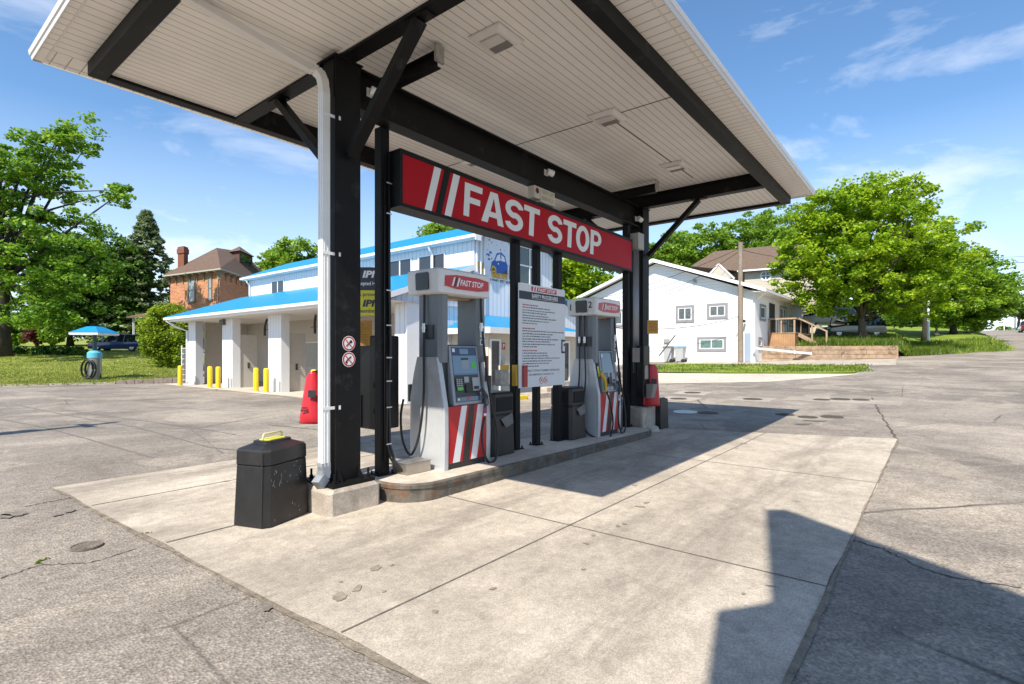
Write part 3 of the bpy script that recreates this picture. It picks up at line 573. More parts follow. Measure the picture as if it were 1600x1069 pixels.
para(m, 4.295, 4.404, 4.451, 4.565, zb_, zt, 0); para(m, 4.469, 4.565, 4.62, 4.72, zb_, zt, 1); para(m, 4.62, 4.735, 4.777, 4.893, zb_, zt, 0); m.build('stripes', [SW, SF], S)
m = MB(); U = Vector((1, 0, -.0085)); 
for ch, xa, wd in (('F', 4.955, .34), ('A', 5.30, .47), ('S', 5.79, .42), ('T', 6.22, .40), ('S', 6.84, .42), ('T', 7.28, .40), ('O', 7.68, .44), ('P', 8.16, .38)):
    m = MB(); heavy(m, ch, Vector((xa, f, 3.387 + sk(xa))), U, wd, .435); m.build('letter', SW, S)
m = MB(); sq(m, x0 + .03, x1 - .03, 4.79, 4.97, z0 + .04, z0 + .06); m.build('backing', black, S)
for k in range(8):
    xx = 4.3 + k * .75; m = MB(); m.cyl((xx, 4.80), .016, z1 + sk(xx), z1 + .022 + sk(xx), 6); m.build('bolt', rust2, S)
def post(x, y, s, z1_, label, base=True):
    o = thing('sign_post', label, 'post', (x, y, it(x)), 'black posts on the pump island'); m = MB(); m.box(x - s / 2, x + s / 2, y - s / 2, y + s / 2, it(x) + .01, z1_); m.build('shaft', black, o, bevel=.006)
    m = MB(); h = s * .95; m.box(x - h, x + h, y - h * .8, y + h * .8, it(x), it(x) + .016)
    for i in (-1, 1):
        for j in (-1, 1): m.cyl((x + i * h * .8, y + j * h * .6), .012, it(x), it(x) + .05, 6)
    m.build('foot_plate', black, o); return o
P1 = post(3.86, 5.0, .12, 4.19, 'black post with strapped cables beside the near column'); post(6.24, 4.92, .115, 3.25, 'black post at the left edge of the safety board'); post(6.78, 4.92, .10, 3.25, 'black post behind the middle of the safety board'); post(7.38, 4.92, .115, 3.24, 'black post at the right edge of the safety board'); post(9.86, 4.90, .12, 4.19, 'black post at the right end of the red sign')
cab = mat('cable_black', (0.018, 0.018, 0.018), 0.5); m = MB(); zz = it(4)
m.tube([(3.90, 4.925, 3.9), (3.90, 4.92, 2.4), (3.91, 4.91, 1.7), (3.89, 4.915, 1.2), (3.90, 4.91, .55), (3.93, 4.86, .36), (3.99, 4.80, .25), (4.05, 4.79, zz + .04)], .017, 8)
m.tube([(3.865, 4.925, 1.6), (3.868, 4.92, 1.0), (3.862, 4.92, .6), (3.88, 4.87, .40), (3.95, 4.83, .27), (4.02, 4.83, zz + .04)], .014, 8)
m.tube([(3.84, 4.93, 3.6), (3.838, 4.928, 2.0), (3.845, 4.928, .35)], .008, 6)
o = m.build('conduit', cab, P1, smooth=True)
for z in (3.55, 3.2, 2.32, 1.92, 1.55, 1.28, .98, .56): m = MB(); m.box(3.845, 3.92, 4.893, 4.90, z - .007, z + .007); m.build('clamp', mat('clamp_zinc', (0.6, 0.6, 0.58), 0.4, 0.3), P1)
# out of service indicator
O = thing('indicator_box', 'small cream OUT OF SERVICE box with a red lamp hung under the beam', 'indicator', (6.86, 4.85, 4.0)); cream = mat('cream_plastic', (0.55, 0.52, 0.44), 0.5, var=0.08)
m = MB(); m.box(6.58, 6.73, 4.81, 4.93, 3.99, 4.185, 0); m.box(6.74, 7.14, 4.81, 4.93, 3.96, 4.185, 0); m.build('housing', cream, O, bevel=.006)
m = MB(); m.disc((6.655, 4.806, 4.11), XA, ZA, .045, 0, 18); m.build('lamp', mat('dull_red_lens', (0.14, 0.015, 0.012), 0.25), O)
m = MB(); ol = mat('faded_letters', (0.36, 0.30, 0.16), 0.6); text(m, 'OUT OF', (6.78, 4.807, 4.10), XA, ZA, .31, .055, 0, .01); text(m, 'SERVICE', (6.775, 4.807, 4.005), XA, ZA, .33, .055, 0, .01); m.build('lettering', ol, O)
# safety board
Bd = thing('safety_board', 'white FAST STOP SAFETY PROCEDURES board with rows of small print', 'sign', (6.74, 4.77, 1.09))
bx0, bx1, bz0, bz1 = 6.12, 7.345, 1.09, 2.63; wb = mat('board_white', (0.66, 0.68, 0.70), 0.4, var=0.03); rd = mat('board_red', (0.5, 0.015, 0.03), 0.4); nv = mat('board_navy', (0.02, 0.025, 0.04), 0.5); gk = mat('print_grey', (0.16, 0.16, 0.17), 0.6); pk = mat('print_red', (0.45, 0.10, 0.10), 0.6)
m = MB(); m.box(bx0, bx1, 4.75, 4.768, bz0, bz1); m.build('panel', wb, Bd)
f = 4.748; m = MB(); m.quad((bx0, f, 2.40), (bx1, f, 2.40), (bx1, f, 2.52), (bx0, f, 2.52), 1); m.quad((6.42, f, 2.535), (7.10, f, 2.535), (7.10, f, 2.605), (6.42, f, 2.605), 0)
f = 4.746
for xx in (6.455, 6.52): m.quad((xx, f, 2.535), (xx + .028, f, 2.535), (xx + .05, f, 2.605), (xx + .022, f, 2.605), 2)
text(m, 'FAST STOP', (6.59, f, 2.547), XA, ZA, .47, .046, 2, .03, .2); text(m, 'SAFETY PROCEDURES', (6.43, f, 2.437), XA, ZA, .70, .055, 2, .02); m.quad((6.43, f, 2.42), (7.13, f, 2.42), (7.13, f, 2.424), (6.43, f, 2.424), 2); m.build('heading', [rd, nv, wht], Bd)
m = MB(); rnd = random.Random(11); f = 4.748
def para_lines(z, n, head):
    text_w = [.30, .42, .50][rnd.randrange(3)]; x = 6.20; e = x + .32
    while x < e: wd = .03 + rnd.random() * .05; m.quad((x, f, z), (x + wd, f, z), (x + wd, f, z + .017), (x, f, z + .017), 1); x += wd + .012
    for k in range(n):
        z -= .037 + .004 * (k % 2); x = 6.20; e = 6.20 + .55 + rnd.random() * .52
        if k == n - 1: e = 6.20 + .36
        while x < e: wd = .018 + rnd.random() * .06; h = .013 + rnd.random() * .005; m.quad((x, f, z), (x + wd, f, z), (x + wd, f, z + h), (x, f, z + h), 0); x += wd + .012
for z_, k_ in ((2.31, 7), (1.96, 7), (1.63, 6)): m = MB(); para_lines(z_, k_, ''); m.build('paragraph', [gk, pk], Bd)
m = MB(); text(m, 'EMERGENCY CONTACT NUMBER 1-800-265-4545', (6.20, f, 1.322), XA, ZA, .98, .030, 0, .012); m.build('print', [gk, pk], Bd); m = MB(); text(m, 'FIRE EMERGENCY CONTACT 911', (6.36, f, 1.262), XA, ZA, .66, .028, 0, .012); m.build('print', [gk, pk], Bd)
m = MB()
for xx in (6.68, 6.795):
    m.disc((xx, f, 1.185), XA, ZA, .052, 0); m.disc((xx, f - .0015, 1.185), XA, ZA, .043, 1); m.obox((xx - .02, f - .003, 1.165), Vector((.7, 0, .7)), Vector((-.7, 0, .7)), -YA, .05, .012, .001, 2); m.obox((xx - .034, f - .005, 1.215), Vector((.7, 0, -.7)), Vector((.7, 0, .7)), -YA, .09, .009, .001, 0)
m.build('prohibition_symbols', [red, wht, blk], Bd)
m = MB(); m.box(7.24, 7.262, 4.741, 4.749, 1.60, 1.82); m.box(7.264, 7.335, 4.741, 4.749, 1.60, 1.63); m.box(7.264, 7.335, 4.741, 4.749, 1.79, 1.82); m.box(7.31, 7.335, 4.741, 4.749, 1.72, 1.75); m.build('latch', blk, Bd)
# ------------------------------------------------------------------ fuel pumps
silver = mat('pump_silver', (0.50, 0.52, 0.54), 0.38, 0.2, var=0.06, vscale=2.5, dirt=(0.38, 0.38, 0.37), dscale=3)
colgrey = mat('pump_column_grey', (0.17, 0.185, 0.20), 0.45, 0.2, var=0.06, vscale=3)
charcoal = mat('pump_charcoal', (0.030, 0.032, 0.036), 0.4, var=0.15)
bezel_m = mat('bezel_grey', (0.27, 0.30, 0.34), 0.4, 0.2, var=0.05)
headw = mat('pump_head_white', (0.70, 0.69, 0.67), 0.4, var=0.04, vscale=3)
pred = mat('pump_red', (0.48, 0.012, 0.018), 0.3, var=0.06, vscale=2); pwhite = mat('pump_white', (0.74, 0.75, 0.76), 0.35); pblack = mat('pump_stripe_black', (0.035, 0.030, 0.026), 0.4)
hose_m = mat('hose_rubber', (0.012, 0.012, 0.013), 0.45); scr_m = mat('pump_screen', (0.10, 0.17, 0.24), 0.15, spec=0.8); scr_b = mat('panel_blue', (0.16, 0.27, 0.38), 0.35); green = mat('sticker_green', (0.10, 0.50, 0.08), 0.5)
lcd = mat('lcd', (0.07, 0.12, 0.19), 0.12, spec=0.8); keyg = mat('key_grey', (0.35, 0.36, 0.38), 0.5); metal = mat('bright_metal', (0.62, 0.62, 0.62), 0.28, 0.9, var=0.1); yel = mat('nozzle_yellow', (0.62, 0.40, 0.02), 0.4); pink = mat('swivel_magenta', (0.25, 0.05, 0.14), 0.5)
def make_pump(dx, zb, label, left_txt, number, two_hose, yellow):
    D_ = Vector((dx, 0, zb - it(4.86)))
    X0, X1, YF, YB = 4.44 + dx, 5.28 + dx, 4.572, 5.188; YC = (YF + YB) / 2
    P = thing('fuel_pump', label, 'fuel pump', ((X0 + X1) / 2, YC, zb), 'fuel pumps on the island')
    z = lambda h: zb + h
    prof = [(YF + .002, 0), (YF - .006, .40), (YF, .76), (YF + .06, 1.06), (YF + .125, 1.37), (YB - .125, 1.37), (YB - .06, 1.15), (YB, .86), (YB, .76), (YB + .006, .40), (YB - .002, 0)]
    for xa, xb in ((X0, X0 + .075), (X1 - .075, X1)):
        m = MB(); m.prism(prof, lambda a, b, d: (d, a, z(b)), xa, xb); m.build('side_panel', silver, P, bevel=.012)
        s = 1 if xa == X0 else -1; xo = xa if s == 1 else xb
        m = MB(); m.prism([(YF + .07, .05), (YF + .06, .74), (YB - .06, .74), (YB - .07, .05)], lambda a, b, d: (d, a, z(b)), xo - .004 * s, xo + .002 * s); m.build('door_skin', silver, P, bevel=.003)
    m = MB(); m.prism([(YF + .02, .075), (YF + .02, .77), (YB - .02, .77), (YB - .02, .075)], lambda a, b, d: (d, a, z(b)), X0 + .077, X1 - .077); m.build('cabinet', charcoal, P)
    m = MB(); m.box(X0 + .08, X1 - .08, YF + .035, YB - .035, z(0), z(.073)); m.build('plinth', charcoal, P)
    for side in (0, 1):                            # the striped lower doors, one to each lane
        yf = YF + .008 if side == 0 else YB - .008; s = -1 if side == 0 else 1; xl, xr = X0 + .078, X1 - .078; m = MB()
        m.box(xl, xr, yf, yf - s * .012, z(.08), z(.765), 0); W_ = xr - xl; yy = yf + s * .0025
        def st(b0, b1, t0, t1, mi, k=0): m.quad(*[(xl + W_ * q, yy + s * k, zz) for q, zz in ((b0, z(.082)), (b1, z(.082)), (t1, z(.763)), (t0, z(.763)))], mi)
        st(.10, .28, .33, .47, 1); st(.35, .52, .53, .68, 2); st(.57, .73, .76, .93, 1)
        m.build('striped_door', [pred, pwhite, pblack], P)
    for xa, xb in ((X0 + .01, X0 + .15), (X1 - .15, X1 - .01)):   # the two uprights carrying the head
        m = MB(); c = .045; ya, yb = YF + .085, YB - .205 + .09
        ring = lambda h: [(xa + c, ya, z(h)), (xb - .01, ya, z(h)), (xb, ya + .01, z(h)), (xb, yb - .01, z(h)), (xb - .01, yb, z(h)), (xa + c, yb, z(h)), (xa, yb - c, z(h)), (xa, ya + c, z(h))]
        m.loft([ring(1.30), ring(2.16)]); m.build('upright', colgrey, P, bevel=.004)
    m = MB(); m.prism([(YF + .10, .78), (YF + .12, 1.52), (YB - .12, 1.52), (YB - .10, .78)], lambda a, b, d: (d, a, z(b)), X0 + .08, X1 - .08); m.build('console', charcoal, P, bevel=.01)
    for side in (0, 1):
        s = -1 if side == 0 else 1; yb_, yt = (YF - .005, YF + .095) if side == 0 else (YB + .005, YB - .095); xl, xr = X0 + .165, X1 - .16
        o = Vector((xl, yb_, z(.775))); Ux = XA; V = Vector((0, yt - yb_, .735)); V_l = V.length; V.normalize(); Nn = Vector((0, -V.z, V.y)) if side == 0 else Vector((0, V.z, -V.y)); W_ = xr - xl
        m = MB(); m.obox(o - Nn * .10, Ux, V, Nn, W_, V_l, .10); bz = m.build('bezel', bezel_m, P, bevel=.012)
        if side == 1: continue
        pt = lambda a, b, k: o + Ux * (a * W_) + V * (b * V_l) + Nn * (.0005 + k)
        def pq(m, a0, a1, b0, b1, k, mi): m.quad(pt(a0, b0, k), pt(a1, b0, k), pt(a1, b1, k), pt(a0, b1, k), mi)
        m = MB(); pq(m, .07, .93, .05, .97, .0015, 0); m.build('panel_inset', charcoal, bz)
        if not yellow:
            m = MB(); pq(m, .08, .92, .84, .96, .003, 0); pq(m, .34, .64, .855, .945, .0045, 1); pq(m, .09, .18, .89, .95, .0045, 2); m.build('display', [mat('display_navy', (.02, .045, .10), .15), scr_b, pwhite], bz)
            m = MB(); pq(m, .08, .92, .50, .83, .003, 0); pq(m, .36, .62, .60, .75, .0045, 1); pq(m, .36, .62, .755, .79, .0045, 2); pq(m, .08, .92, .50, .525, .0045, 3); m.build('price_panel', [scr_b, bezel_m, charcoal, lcd], bz)
            m = MB(); pq(m, .72, .88, .61, .72, .005, 0); m.build('sticker', green, bz); m = MB(); pq(m, .13, .33, .245, .30, .0155, 0); m.build('sticker', green, bz)
        else:
            m = MB(); pq(m, .10, .90, .46, .95, .003, 0); pq(m, .13, .22, .85, .92, .0045, 1); m.build('display', [mat('glossy_screen', (0.05, 0.10, 0.16), 0.05, spec=1.0), pwhite], bz)
        m = MB(); m.obox(pt(.10, .30, .002), Ux, V, Nn, .24 * W_, .15 * V_l, .012, 0)
        for i in range(3):
            for j in range(4): m.obox(pt(.12 + i * .07, .315 + j * .033, .0145), Ux, V, Nn, .05 * W_, .022 * V_l, .004, 1)
        m.build('keypad', [charcoal, keyg], bz, bevel=.001)
        m = MB(); m.obox(pt(.42, .20, .002), Ux, V, Nn, .20 * W_, .14 * V_l, .02, 0); m.obox(pt(.40, .37, .002), Ux, V, Nn, .16 * W_, .10 * V_l, .010, 1); m.build('card_reader', [blk, keyg], bz, bevel=.003)
        m = MB(); m.obox(pt(.68, .22, .002), Ux, V, Nn, .23 * W_, .23 * V_l, .012, 0); m.obox(pt(.71, .25, .0145), Ux, V, Nn, .17 * W_, .05 * V_l, .004, 1)
        m.build('receipt_printer', [keyg, blk], bz, bevel=.002)
        m = MB(); pq(m, .10, .92, .06, .13, .003, 0); pq(m, .44, .56, .075, .12, .0045, 1); pq(m, .13, .19, .08, .11, .0045, 2); m.build('grade_buttons', [lcd, mat('button_red', (.6, .04, .05), .4), pwhite], bz)
    # head with flared white shell
    hx0, hx1, hy0, hy1 = X0 - .075, X1 + .03, YF + .005, YB - .005; m = MB()
    def hr(d, h): return [(hx0 + d, hy0 + d + .03, z(h)), (hx0 + d + .03, hy0 + d, z(h)), (hx1 - d - .03, hy0 + d, z(h)), (hx1 - d, hy0 + d + .03, z(h)), (hx1 - d, hy1 - d - .03, z(h)), (hx1 - d - .03, hy1 - d, z(h)), (hx0 + d + .03, hy1 - d, z(h)), (hx0 + d, hy1 - d - .03, z(h))]
    m.loft([hr(.05, 2.13), hr(.012, 2.145), hr(.0, 2.36), hr(.004, 2.42), hr(.03, 2.44), hr(.2, 2.452)]); hd = m.build('head', headw, P, bevel=.006)
    m = MB(); m.box(X0 + .16, X1 - .16, YC - .1, YC + .1, z(2.10), z(2.128)); m.build('head_lamp', mat('dull_brass_panel', (.30, .22, .14), .4), P)
    fy = hy0 + .0045; m = MB(); xa = X0 + .015; W_ = .79; zc = z(2.285)
    hexa = [(xa, fy, zc - .06), (xa + W_ * .25, fy - .001, zc - .085), (xa + W_ * .75, fy - .001, zc - .085), (xa + W_, fy, zc - .06), (xa + W_, fy, zc + .06), (xa + W_ * .75, fy - .001, zc + .085), (xa + W_ * .25, fy - .001, zc + .085), (xa, fy, zc + .06)]
    hexa = [(p[0], fy - .007, p[2]) for p in hexa]; m.add(hexa, [tuple(range(8))], 0); fz = fy - .009
    for q in (.14, .245): m.quad((xa + W_ * q, fz, zc - .055), (xa + W_ * (q + .035), fz, zc - .055), (xa + W_ * (q + .085), fz, zc + .055), (xa + W_ * (q + .05), fz, zc + .055), 1)
    m.quad((xa + W_ * .19, fz, zc - .055), (xa + W_ * .235, fz, zc - .055), (xa + W_ * .275, fz, zc + .055), (xa + W_ * .235, fz, zc + .055), 2)
    text(m, 'FAST STOP', (xa + W_ * .325, fz, zc - .037), XA, ZA, W_ * .54, .074, 1, .03, .22); m.build('logo', [pred, pwhite, pblack], hd)
    m = MB(); gx = hx0 - .001; m.prism([(YC - .12, 2.185), (YC + .10, 2.185), (YC + .11, 2.375), (YC + .09, 2.395), (YC - .10, 2.395), (YC - .12, 2.375)], lambda a, b, d: (d, a, z(b)), gx - .012, gx + .004); m.build('side_display', mat('black_display', (.012, .012, .014), .25), hd)
    if left_txt:
        m = MB(); text(m, left_txt[0], (gx - .003, YC + .225, z(2.23)), -YA, ZA, None, .11, 0, .015); m.build('pump_number', blk, hd); m = MB(); text(m, left_txt[1], (gx - .003, YC - .15, z(2.26)), -YA, ZA, None, .11, 0, .015); m.build('pump_number', blk, hd)
    m = MB(); ya = YF + .0825; xc = X1 - .115; m.box(xc, xc + .095, ya - .002, ya + .001, z(1.62), z(1.78), 0); text(m, number, (xc + .025, ya - .0045, z(1.65)), XA, ZA, .05, .10, 1, .02); m.box(xc, xc + .095, ya - .002, ya + .001, z(1.52), z(1.60), 0); m.box(xc + .02, xc + .075, ya - .005, ya - .002, z(1.535), z(1.585), 1); m.build('number_plate', [pwhite, blk], P)
    # hoses and nozzles
    def hose(pts, name='hose', r=.0155):
        ps = [Vector(p) for p in pts]; out = []
        for i in range(len(ps) - 1):
            p0, p1, p2, p3 = ps[max(i - 1, 0)], ps[i], ps[i + 1], ps[min(i + 2, len(ps) - 1)]
            for k in range(7):
                t = k / 7; out.append(.5 * ((2 * p1) + (p2 - p0) * t + (2 * p0 - 5 * p1 + 4 * p2 - p3) * t * t + (3 * p1 - p0 - 3 * p2 + p3) * t ** 3))
        out.append(ps[-1]); m = MB(); m.tube(out, r, 9); return m.build(name, hose_m, P, smooth=True)
    def fitting(x, y, zz): m = MB(); m.cyl((x, y), .022, zz - .05, zz + .06, 10); m.cyl((x, y), .028, zz - .01, zz + .02, 10); m.build('breakaway', metal, P, smooth=True, auto=R(40))
    def nozzle(x, y, zz, sx, col, gm):             # hanging in its cradle on the end face, spout up
        n_ = MB(); n_.tube([(x, y, zz), (x, y, zz + .10), (x + sx * .02, y, zz + .17)], [.020, .024, .022], 10); n_.tube([(x + sx * .02, y, zz + .15), (x - sx * .05, y, zz + .24), (x - sx * .10, y, zz + .22)], [.026, .02, .012], 10)
        o = n_.build('nozzle', col, P, smooth=True, auto=R(50)); n_ = MB(); n_.tube([(x + sx * .05, y, zz + .16), (x + sx * .06, y, zz + .05), (x + sx * .01, y, zz + .0)], .007, 6); n_.build('guard', gm, o, smooth=True)
        n_ = MB(); n_.cyl((x, y), .026, zz - .07, zz, 10); n_.build('swivel', pink if not yellow else keyg, o); n_ = MB(); n_.cyl((x, y), .018, zz - .105, zz - .07, 10); n_.build('ferrule', pwhite, o)
    xs_ = X0 - .055
    if not two_hose:
        hose([(xs_ + .035, YC + .02, z(2.13)), (xs_ + .03, YC + .015, z(1.9)), (xs_ + .01, YC, z(1.4)), (xs_ - .02, YC - .03, z(.9)), (xs_ - .05, YC + .02, z(.42)), (xs_ - .06, YC + .16, z(.17)), (xs_ - .06, YC + .31, z(.32)), (xs_ - .05, YC + .36, z(.62)), (xs_ - .02, YC + .345, z(.84))])
        fitting(xs_ + .02, YC + .01, z(1.72)); m = MB(); m.box(X0 - .012, X0 + .006, YC - .12, YC + .045, z(1.59), z(1.76)); m.build('hose_bracket', charcoal, P)
        m = MB(); m.box(X0 + .02, X0 + .08, YB + .002, YB + .07, z(.80), z(1.02)); m.build('nozzle_cradle', charcoal, P, bevel=.01)
    else:
        hose([(xs_ + .035, YC + .06, z(2.13)), (xs_ + .02, YC + .055, z(1.6)), (xs_ + .01, YC + .05, z(1.1)), (xs_, YC + .09, z(.7)), (xs_ - .01, YC + .2, z(.25)), (xs_, YC + .34, z(.35)), (xs_, YC + .345, z(.84))])
        hose([(xs_ + .035, YC - .04, z(2.13)), (xs_ + .02, YC - .05, z(1.6)), (xs_ + .0, YC - .08, z(1.0)), (xs_ - .04, YC - .05, z(.5)), (xs_ - .03, YC - .12, z(.10)), (xs_ + .18, YF - .09, z(-.04)), (xs_ + .42, YF - .08, z(.16)), (xs_ + .42, YF - .06, z(.46)), (xs_ + .27, YF - .045, z(.80))])
        for q in (.055, -.05): fitting(xs_ + .02, YC + q, z(1.70))
        m = MB(); m.box(X0 - .012, X0 + .006, YC - .16, YC + .12, z(1.59), z(1.76)); m.build('hose_bracket', charcoal, P)
        x, y, zz = X0 + .135, YF - .025, z(.80); n_ = MB(); n_.tube([(x + .06, y - .01, zz), (x + .02, y - .02, zz + .17), (x - .01, y, zz + .27)], [.022, .030, .032], 10); n_.tube([(x - .01, y, zz + .24), (x - .04, y + .03, zz + .33), (x - .07, y + .03, zz + .30)], [.032, .028, .02], 10); n_.build('nozzle', yel, P, smooth=True, auto=R(60))
        m = MB(); m.quad((X0 + .085, YF + .05, z(1.06)), (X0 + .155, YF + .055, z(1.06)), (X0 + .155, YF + .085, z(1.24)), (X0 + .085, YF + .08, z(1.24))); m.build('caution_label', mat('label_yellow', (.65, .62, .05), .5), P)
    q_ = lambda px, py, yy: atY(px, py, yy) + D_
    hose([q_(751, 466, 4.66), q_(753, 505, 4.63), q_(758, 560, 4.58), q_(766, 620, 4.55), q_(777, 675, 4.53), q_(776, 712, 4.51), q_(765, 723, 4.50), q_(755, 704, 4.50), q_(753, 676, 4.50), q_(757, 652, 4.52)])
    p_ = q_(752, 512, 4.63); fitting(p_.x, p_.y, p_.z); p_ = q_(758, 637, 4.525); nozzle(p_.x, p_.y, p_.z, 1, charcoal, blk)
    m = MB(); m.box(X1 + .002, X1 + .05, YF + .02, YF + .14, z(.92), z(1.12)); m.build('nozzle_cradle', charcoal, P, bevel=.01); m = MB(); m.box(X1 - .078, X1 - .02, YF + .02, YF + .03, z(1.05), z(1.38)); m.build('grade_card', mat('card_maroon', (.20, .03, .07), .5), P)
    return P
make_pump(0.0, it(4.86), 'nearer fuel pump, number 4, with sunlit silver side panel and red striped door', None, '4', False, False)
make_pump(3.70, it(8.5), 'farther fuel pump marked 1 and 2, shaded, with a yellow nozzle', ('1', '2'), '2', True, True)

# ------------------------------------------------------------------ things standing on and by the island
box_steel = mat('stainless_box', (0.42, 0.38, 0.33), 0.38, 0.75, var=0.12, vscale=4)
J = thing('junction_box', 'low bare metal cable box on the island end before pump 4', 'junction box', (4.15, 4.9, it(4.1))); m = MB(); zz = it(4.1) + .004
m.box(3.99, 4.36, 4.72, 4.98, zz, zz + .125); m.build('body', box_steel, J, bevel=.005); m = MB(); m.box(3.985, 4.365, 4.715, 4.985, zz + .127, zz + .134); m.build('lid', box_steel, J)
bind = mat('bin_plastic', (0.014, 0.0135, 0.014), 0.42, var=0.35, vscale=4, dirt=(0.030, 0.026, 0.023), dscale=2.5)
# the black bin in front: eight-sided, wider at its foot
K = thing('trash_bin', 'scratched black litter bin with yellow-lidded top standing alone beside the near column', 'trash bin', (2.58, 4.95, 0))
ca, sa = math.cos(R(19.6)), math.sin(R(19.6)); bcx, bcy = 2.575, 5.02
def bp_(a, b, z): return (bcx + a * ca - b * sa, bcy + a * sa + b * ca, z)
def oct_(hx, hy, c, z): return [bp_(a, b, z) for a, b in ((-hx + c, -hy), (hx - c, -hy), (hx, -hy + c), (hx, hy - c), (hx - c, hy), (-hx + c, hy), (-hx, hy - c), (-hx, -hy + c))]
m = MB(); m.loft([oct_(.305, .215, .055, .012), oct_(.285, .20, .055, .565)]); m.build('shell', bind, K, bevel=.006)
m = MB(); m.loft([oct_(.286, .201, .055, .572), oct_(.288, .203, .055, .58), oct_(.286, .201, .055, .695), oct_(.275, .19, .055, .71), oct_(.165, .10, .03, .752), oct_(.165, .10, .03, .772), oct_(.155, .09, .03, .775)]); hd = m.build('hood', bind, K, bevel=.004)
m = MB(); m.loft([oct_(.12, .065, .02, .776), oct_(.115, .06, .02, .784)]); m.build('lid_insert', mat('lid_yellow', (.58, .56, .04), .45), hd)
m = MB(); m.tube([bp_(-.12, .0, .776), bp_(-.12, .0, .815), bp_(-.105, 0, .832), bp_(.105, 0, .832), bp_(.12, 0, .815), bp_(.12, 0, .776)], .010, 8); m.build('handle', mat('handle_cream', (.62, .54, .30), .45), hd, smooth=True, auto=R(60))
m = MB(); rnd = random.Random(5)
for k in range(26):
    a = -.25 + rnd.random() * .40; z_ = .05 + rnd.random() * .50 if k < 8 else .30 + rnd.random() * .25; b = -.2165 + (z_ - .01) / .553 * .015 - .0015; l = .004 + rnd.random() * .022; wv = .002 + rnd.random() * .003; sl_ = (rnd.random() - .5) * .02
    m.quad(bp_(a, b, z_), bp_(a + wv, b, z_), bp_(a + wv + sl_, b + l * .027, z_ + l), bp_(a + sl_, b + l * .027, z_ + l))
for k in range(2):
    for i in range(6):
        t0, t1 = i / 6 * 3, (i + 1) / 6 * 3; a0 = -.19 + k * .07; f_ = lambda t: (a0 + .02 * math.cos(t + 1.5 + k), .36 + .022 * t); (aa, za), (ab, zb2) = f_(t0), f_(t1); b = lambda zz: -.2165 + (zz - .01) / .553 * .015 - .0017
        m.quad(bp_(aa, b(za), za), bp_(aa + .003, b(za), za), bp_(ab + .003, b(zb2), zb2), bp_(ab, b(zb2), zb2))
m.build('scratches', mat('scratch_white', (.55, .55, .54), .7), K)
m = MB()
for a in (-.305 + .05, ):
    m.quad(bp_(-.3085, -.165, .02), bp_(-.3085, -.157, .02), bp_(-.2885, -.150, .69), bp_(-.2885, -.158, .69))
m.build('seam', blk, K)
# service units beside the pumps: black bins with openings, paper towels and squeegee trays
def service_bin(x0, x1, y0, y1, h, label, grp=None, paper=True):
    zb = it(x0); o = thing('service_bin', label, 'trash bin', ((x0 + x1) / 2, (y0 + y1) / 2, zb), grp); c = .05
    ring = lambda d, z: [(x0 + c - d, y0 - d, zb + z), (x1 - c + d, y0 - d, zb + z), (x1 + d, y0 + c - d, zb + z), (x1 + d, y1 - c + d, zb + z), (x1 - c + d, y1 + d, zb + z), (x0 + c - d, y1 + d, zb + z), (x0 - d, y1 - c + d, zb + z), (x0 - d, y0 + c - d, zb + z)]
    m = MB(); m.loft([ring(.015, 0.004), ring(0, h * .62), ring(-.012, h * .63), ring(-.012, h * .645), ring(0, h * .655), ring(.0, h - .03), ring(-.03, h)]); m.build('shell', bind, o, bevel=.005)
    m = MB(); m.box(x0 + .08, x1 - .07, y0 - .010, y0 - .002, zb + h * .70, zb + h * .92); m.build('slot', mat('slot_dark', (.006, .006, .006), .8), o)
    m = MB(); m.box(x0 - .010, x0 - .002, y0 + .09, y1 - .09, zb + h * .70, zb + h * .92); m.build('slot', mat('slot_dark', (.006, .006, .006), .8), o)
    if paper: m = MB(); m.add([(x0 + .15, y0 - .012, zb + h * .58), (x1 - .08, y0 - .014, zb + h * .66), (x1 - .10, y0 - .05, zb + h * .50), (x0 + .24, y0 - .045, zb + h * .44)], [(0, 1, 2, 3)]); m.build('paper_towel', mat('grey_paper', (.17, .155, .145), .8, var=.2, vscale=15), o)
    return o
service_bin(5.50, 5.99, 4.72, 5.16, .88, 'black service bin with a torn paper towel, between pump 4 and the left board post')
service_bin(7.52, 8.00, 4.74, 5.18, .88, 'black service bin with a paper towel hanging out, left of the far pump')
service_bin(9.13, 9.40, 4.74, 5.15, .70, 'narrow dark service bin behind the right hose of the far pump', paper=False)
# black cabinet behind the first post
B = thing('wall_cabinet', 'tall black plastic cabinet fixed behind the near post with cables', 'cabinet', (4.0, 5.25, .72)); m = MB(); m.box(3.845, 4.19, 5.09, 5.42, .70, 1.81); m.build('body', mat('gloss_black', (.006, .006, .007), .3, spec=.25), B, bevel=.02, seg=3)
m = MB(); m.box(3.83, 3.85, 5.36, 5.42, .72, 1.1); m.build('hinge', black, B); m = MB(); m.box(3.80, 3.92, 5.064, 5.088, 1.2, 1.26); m.box(3.80, 3.92, 5.064, 5.088, .9, .96); m.build('bracket', black, B)
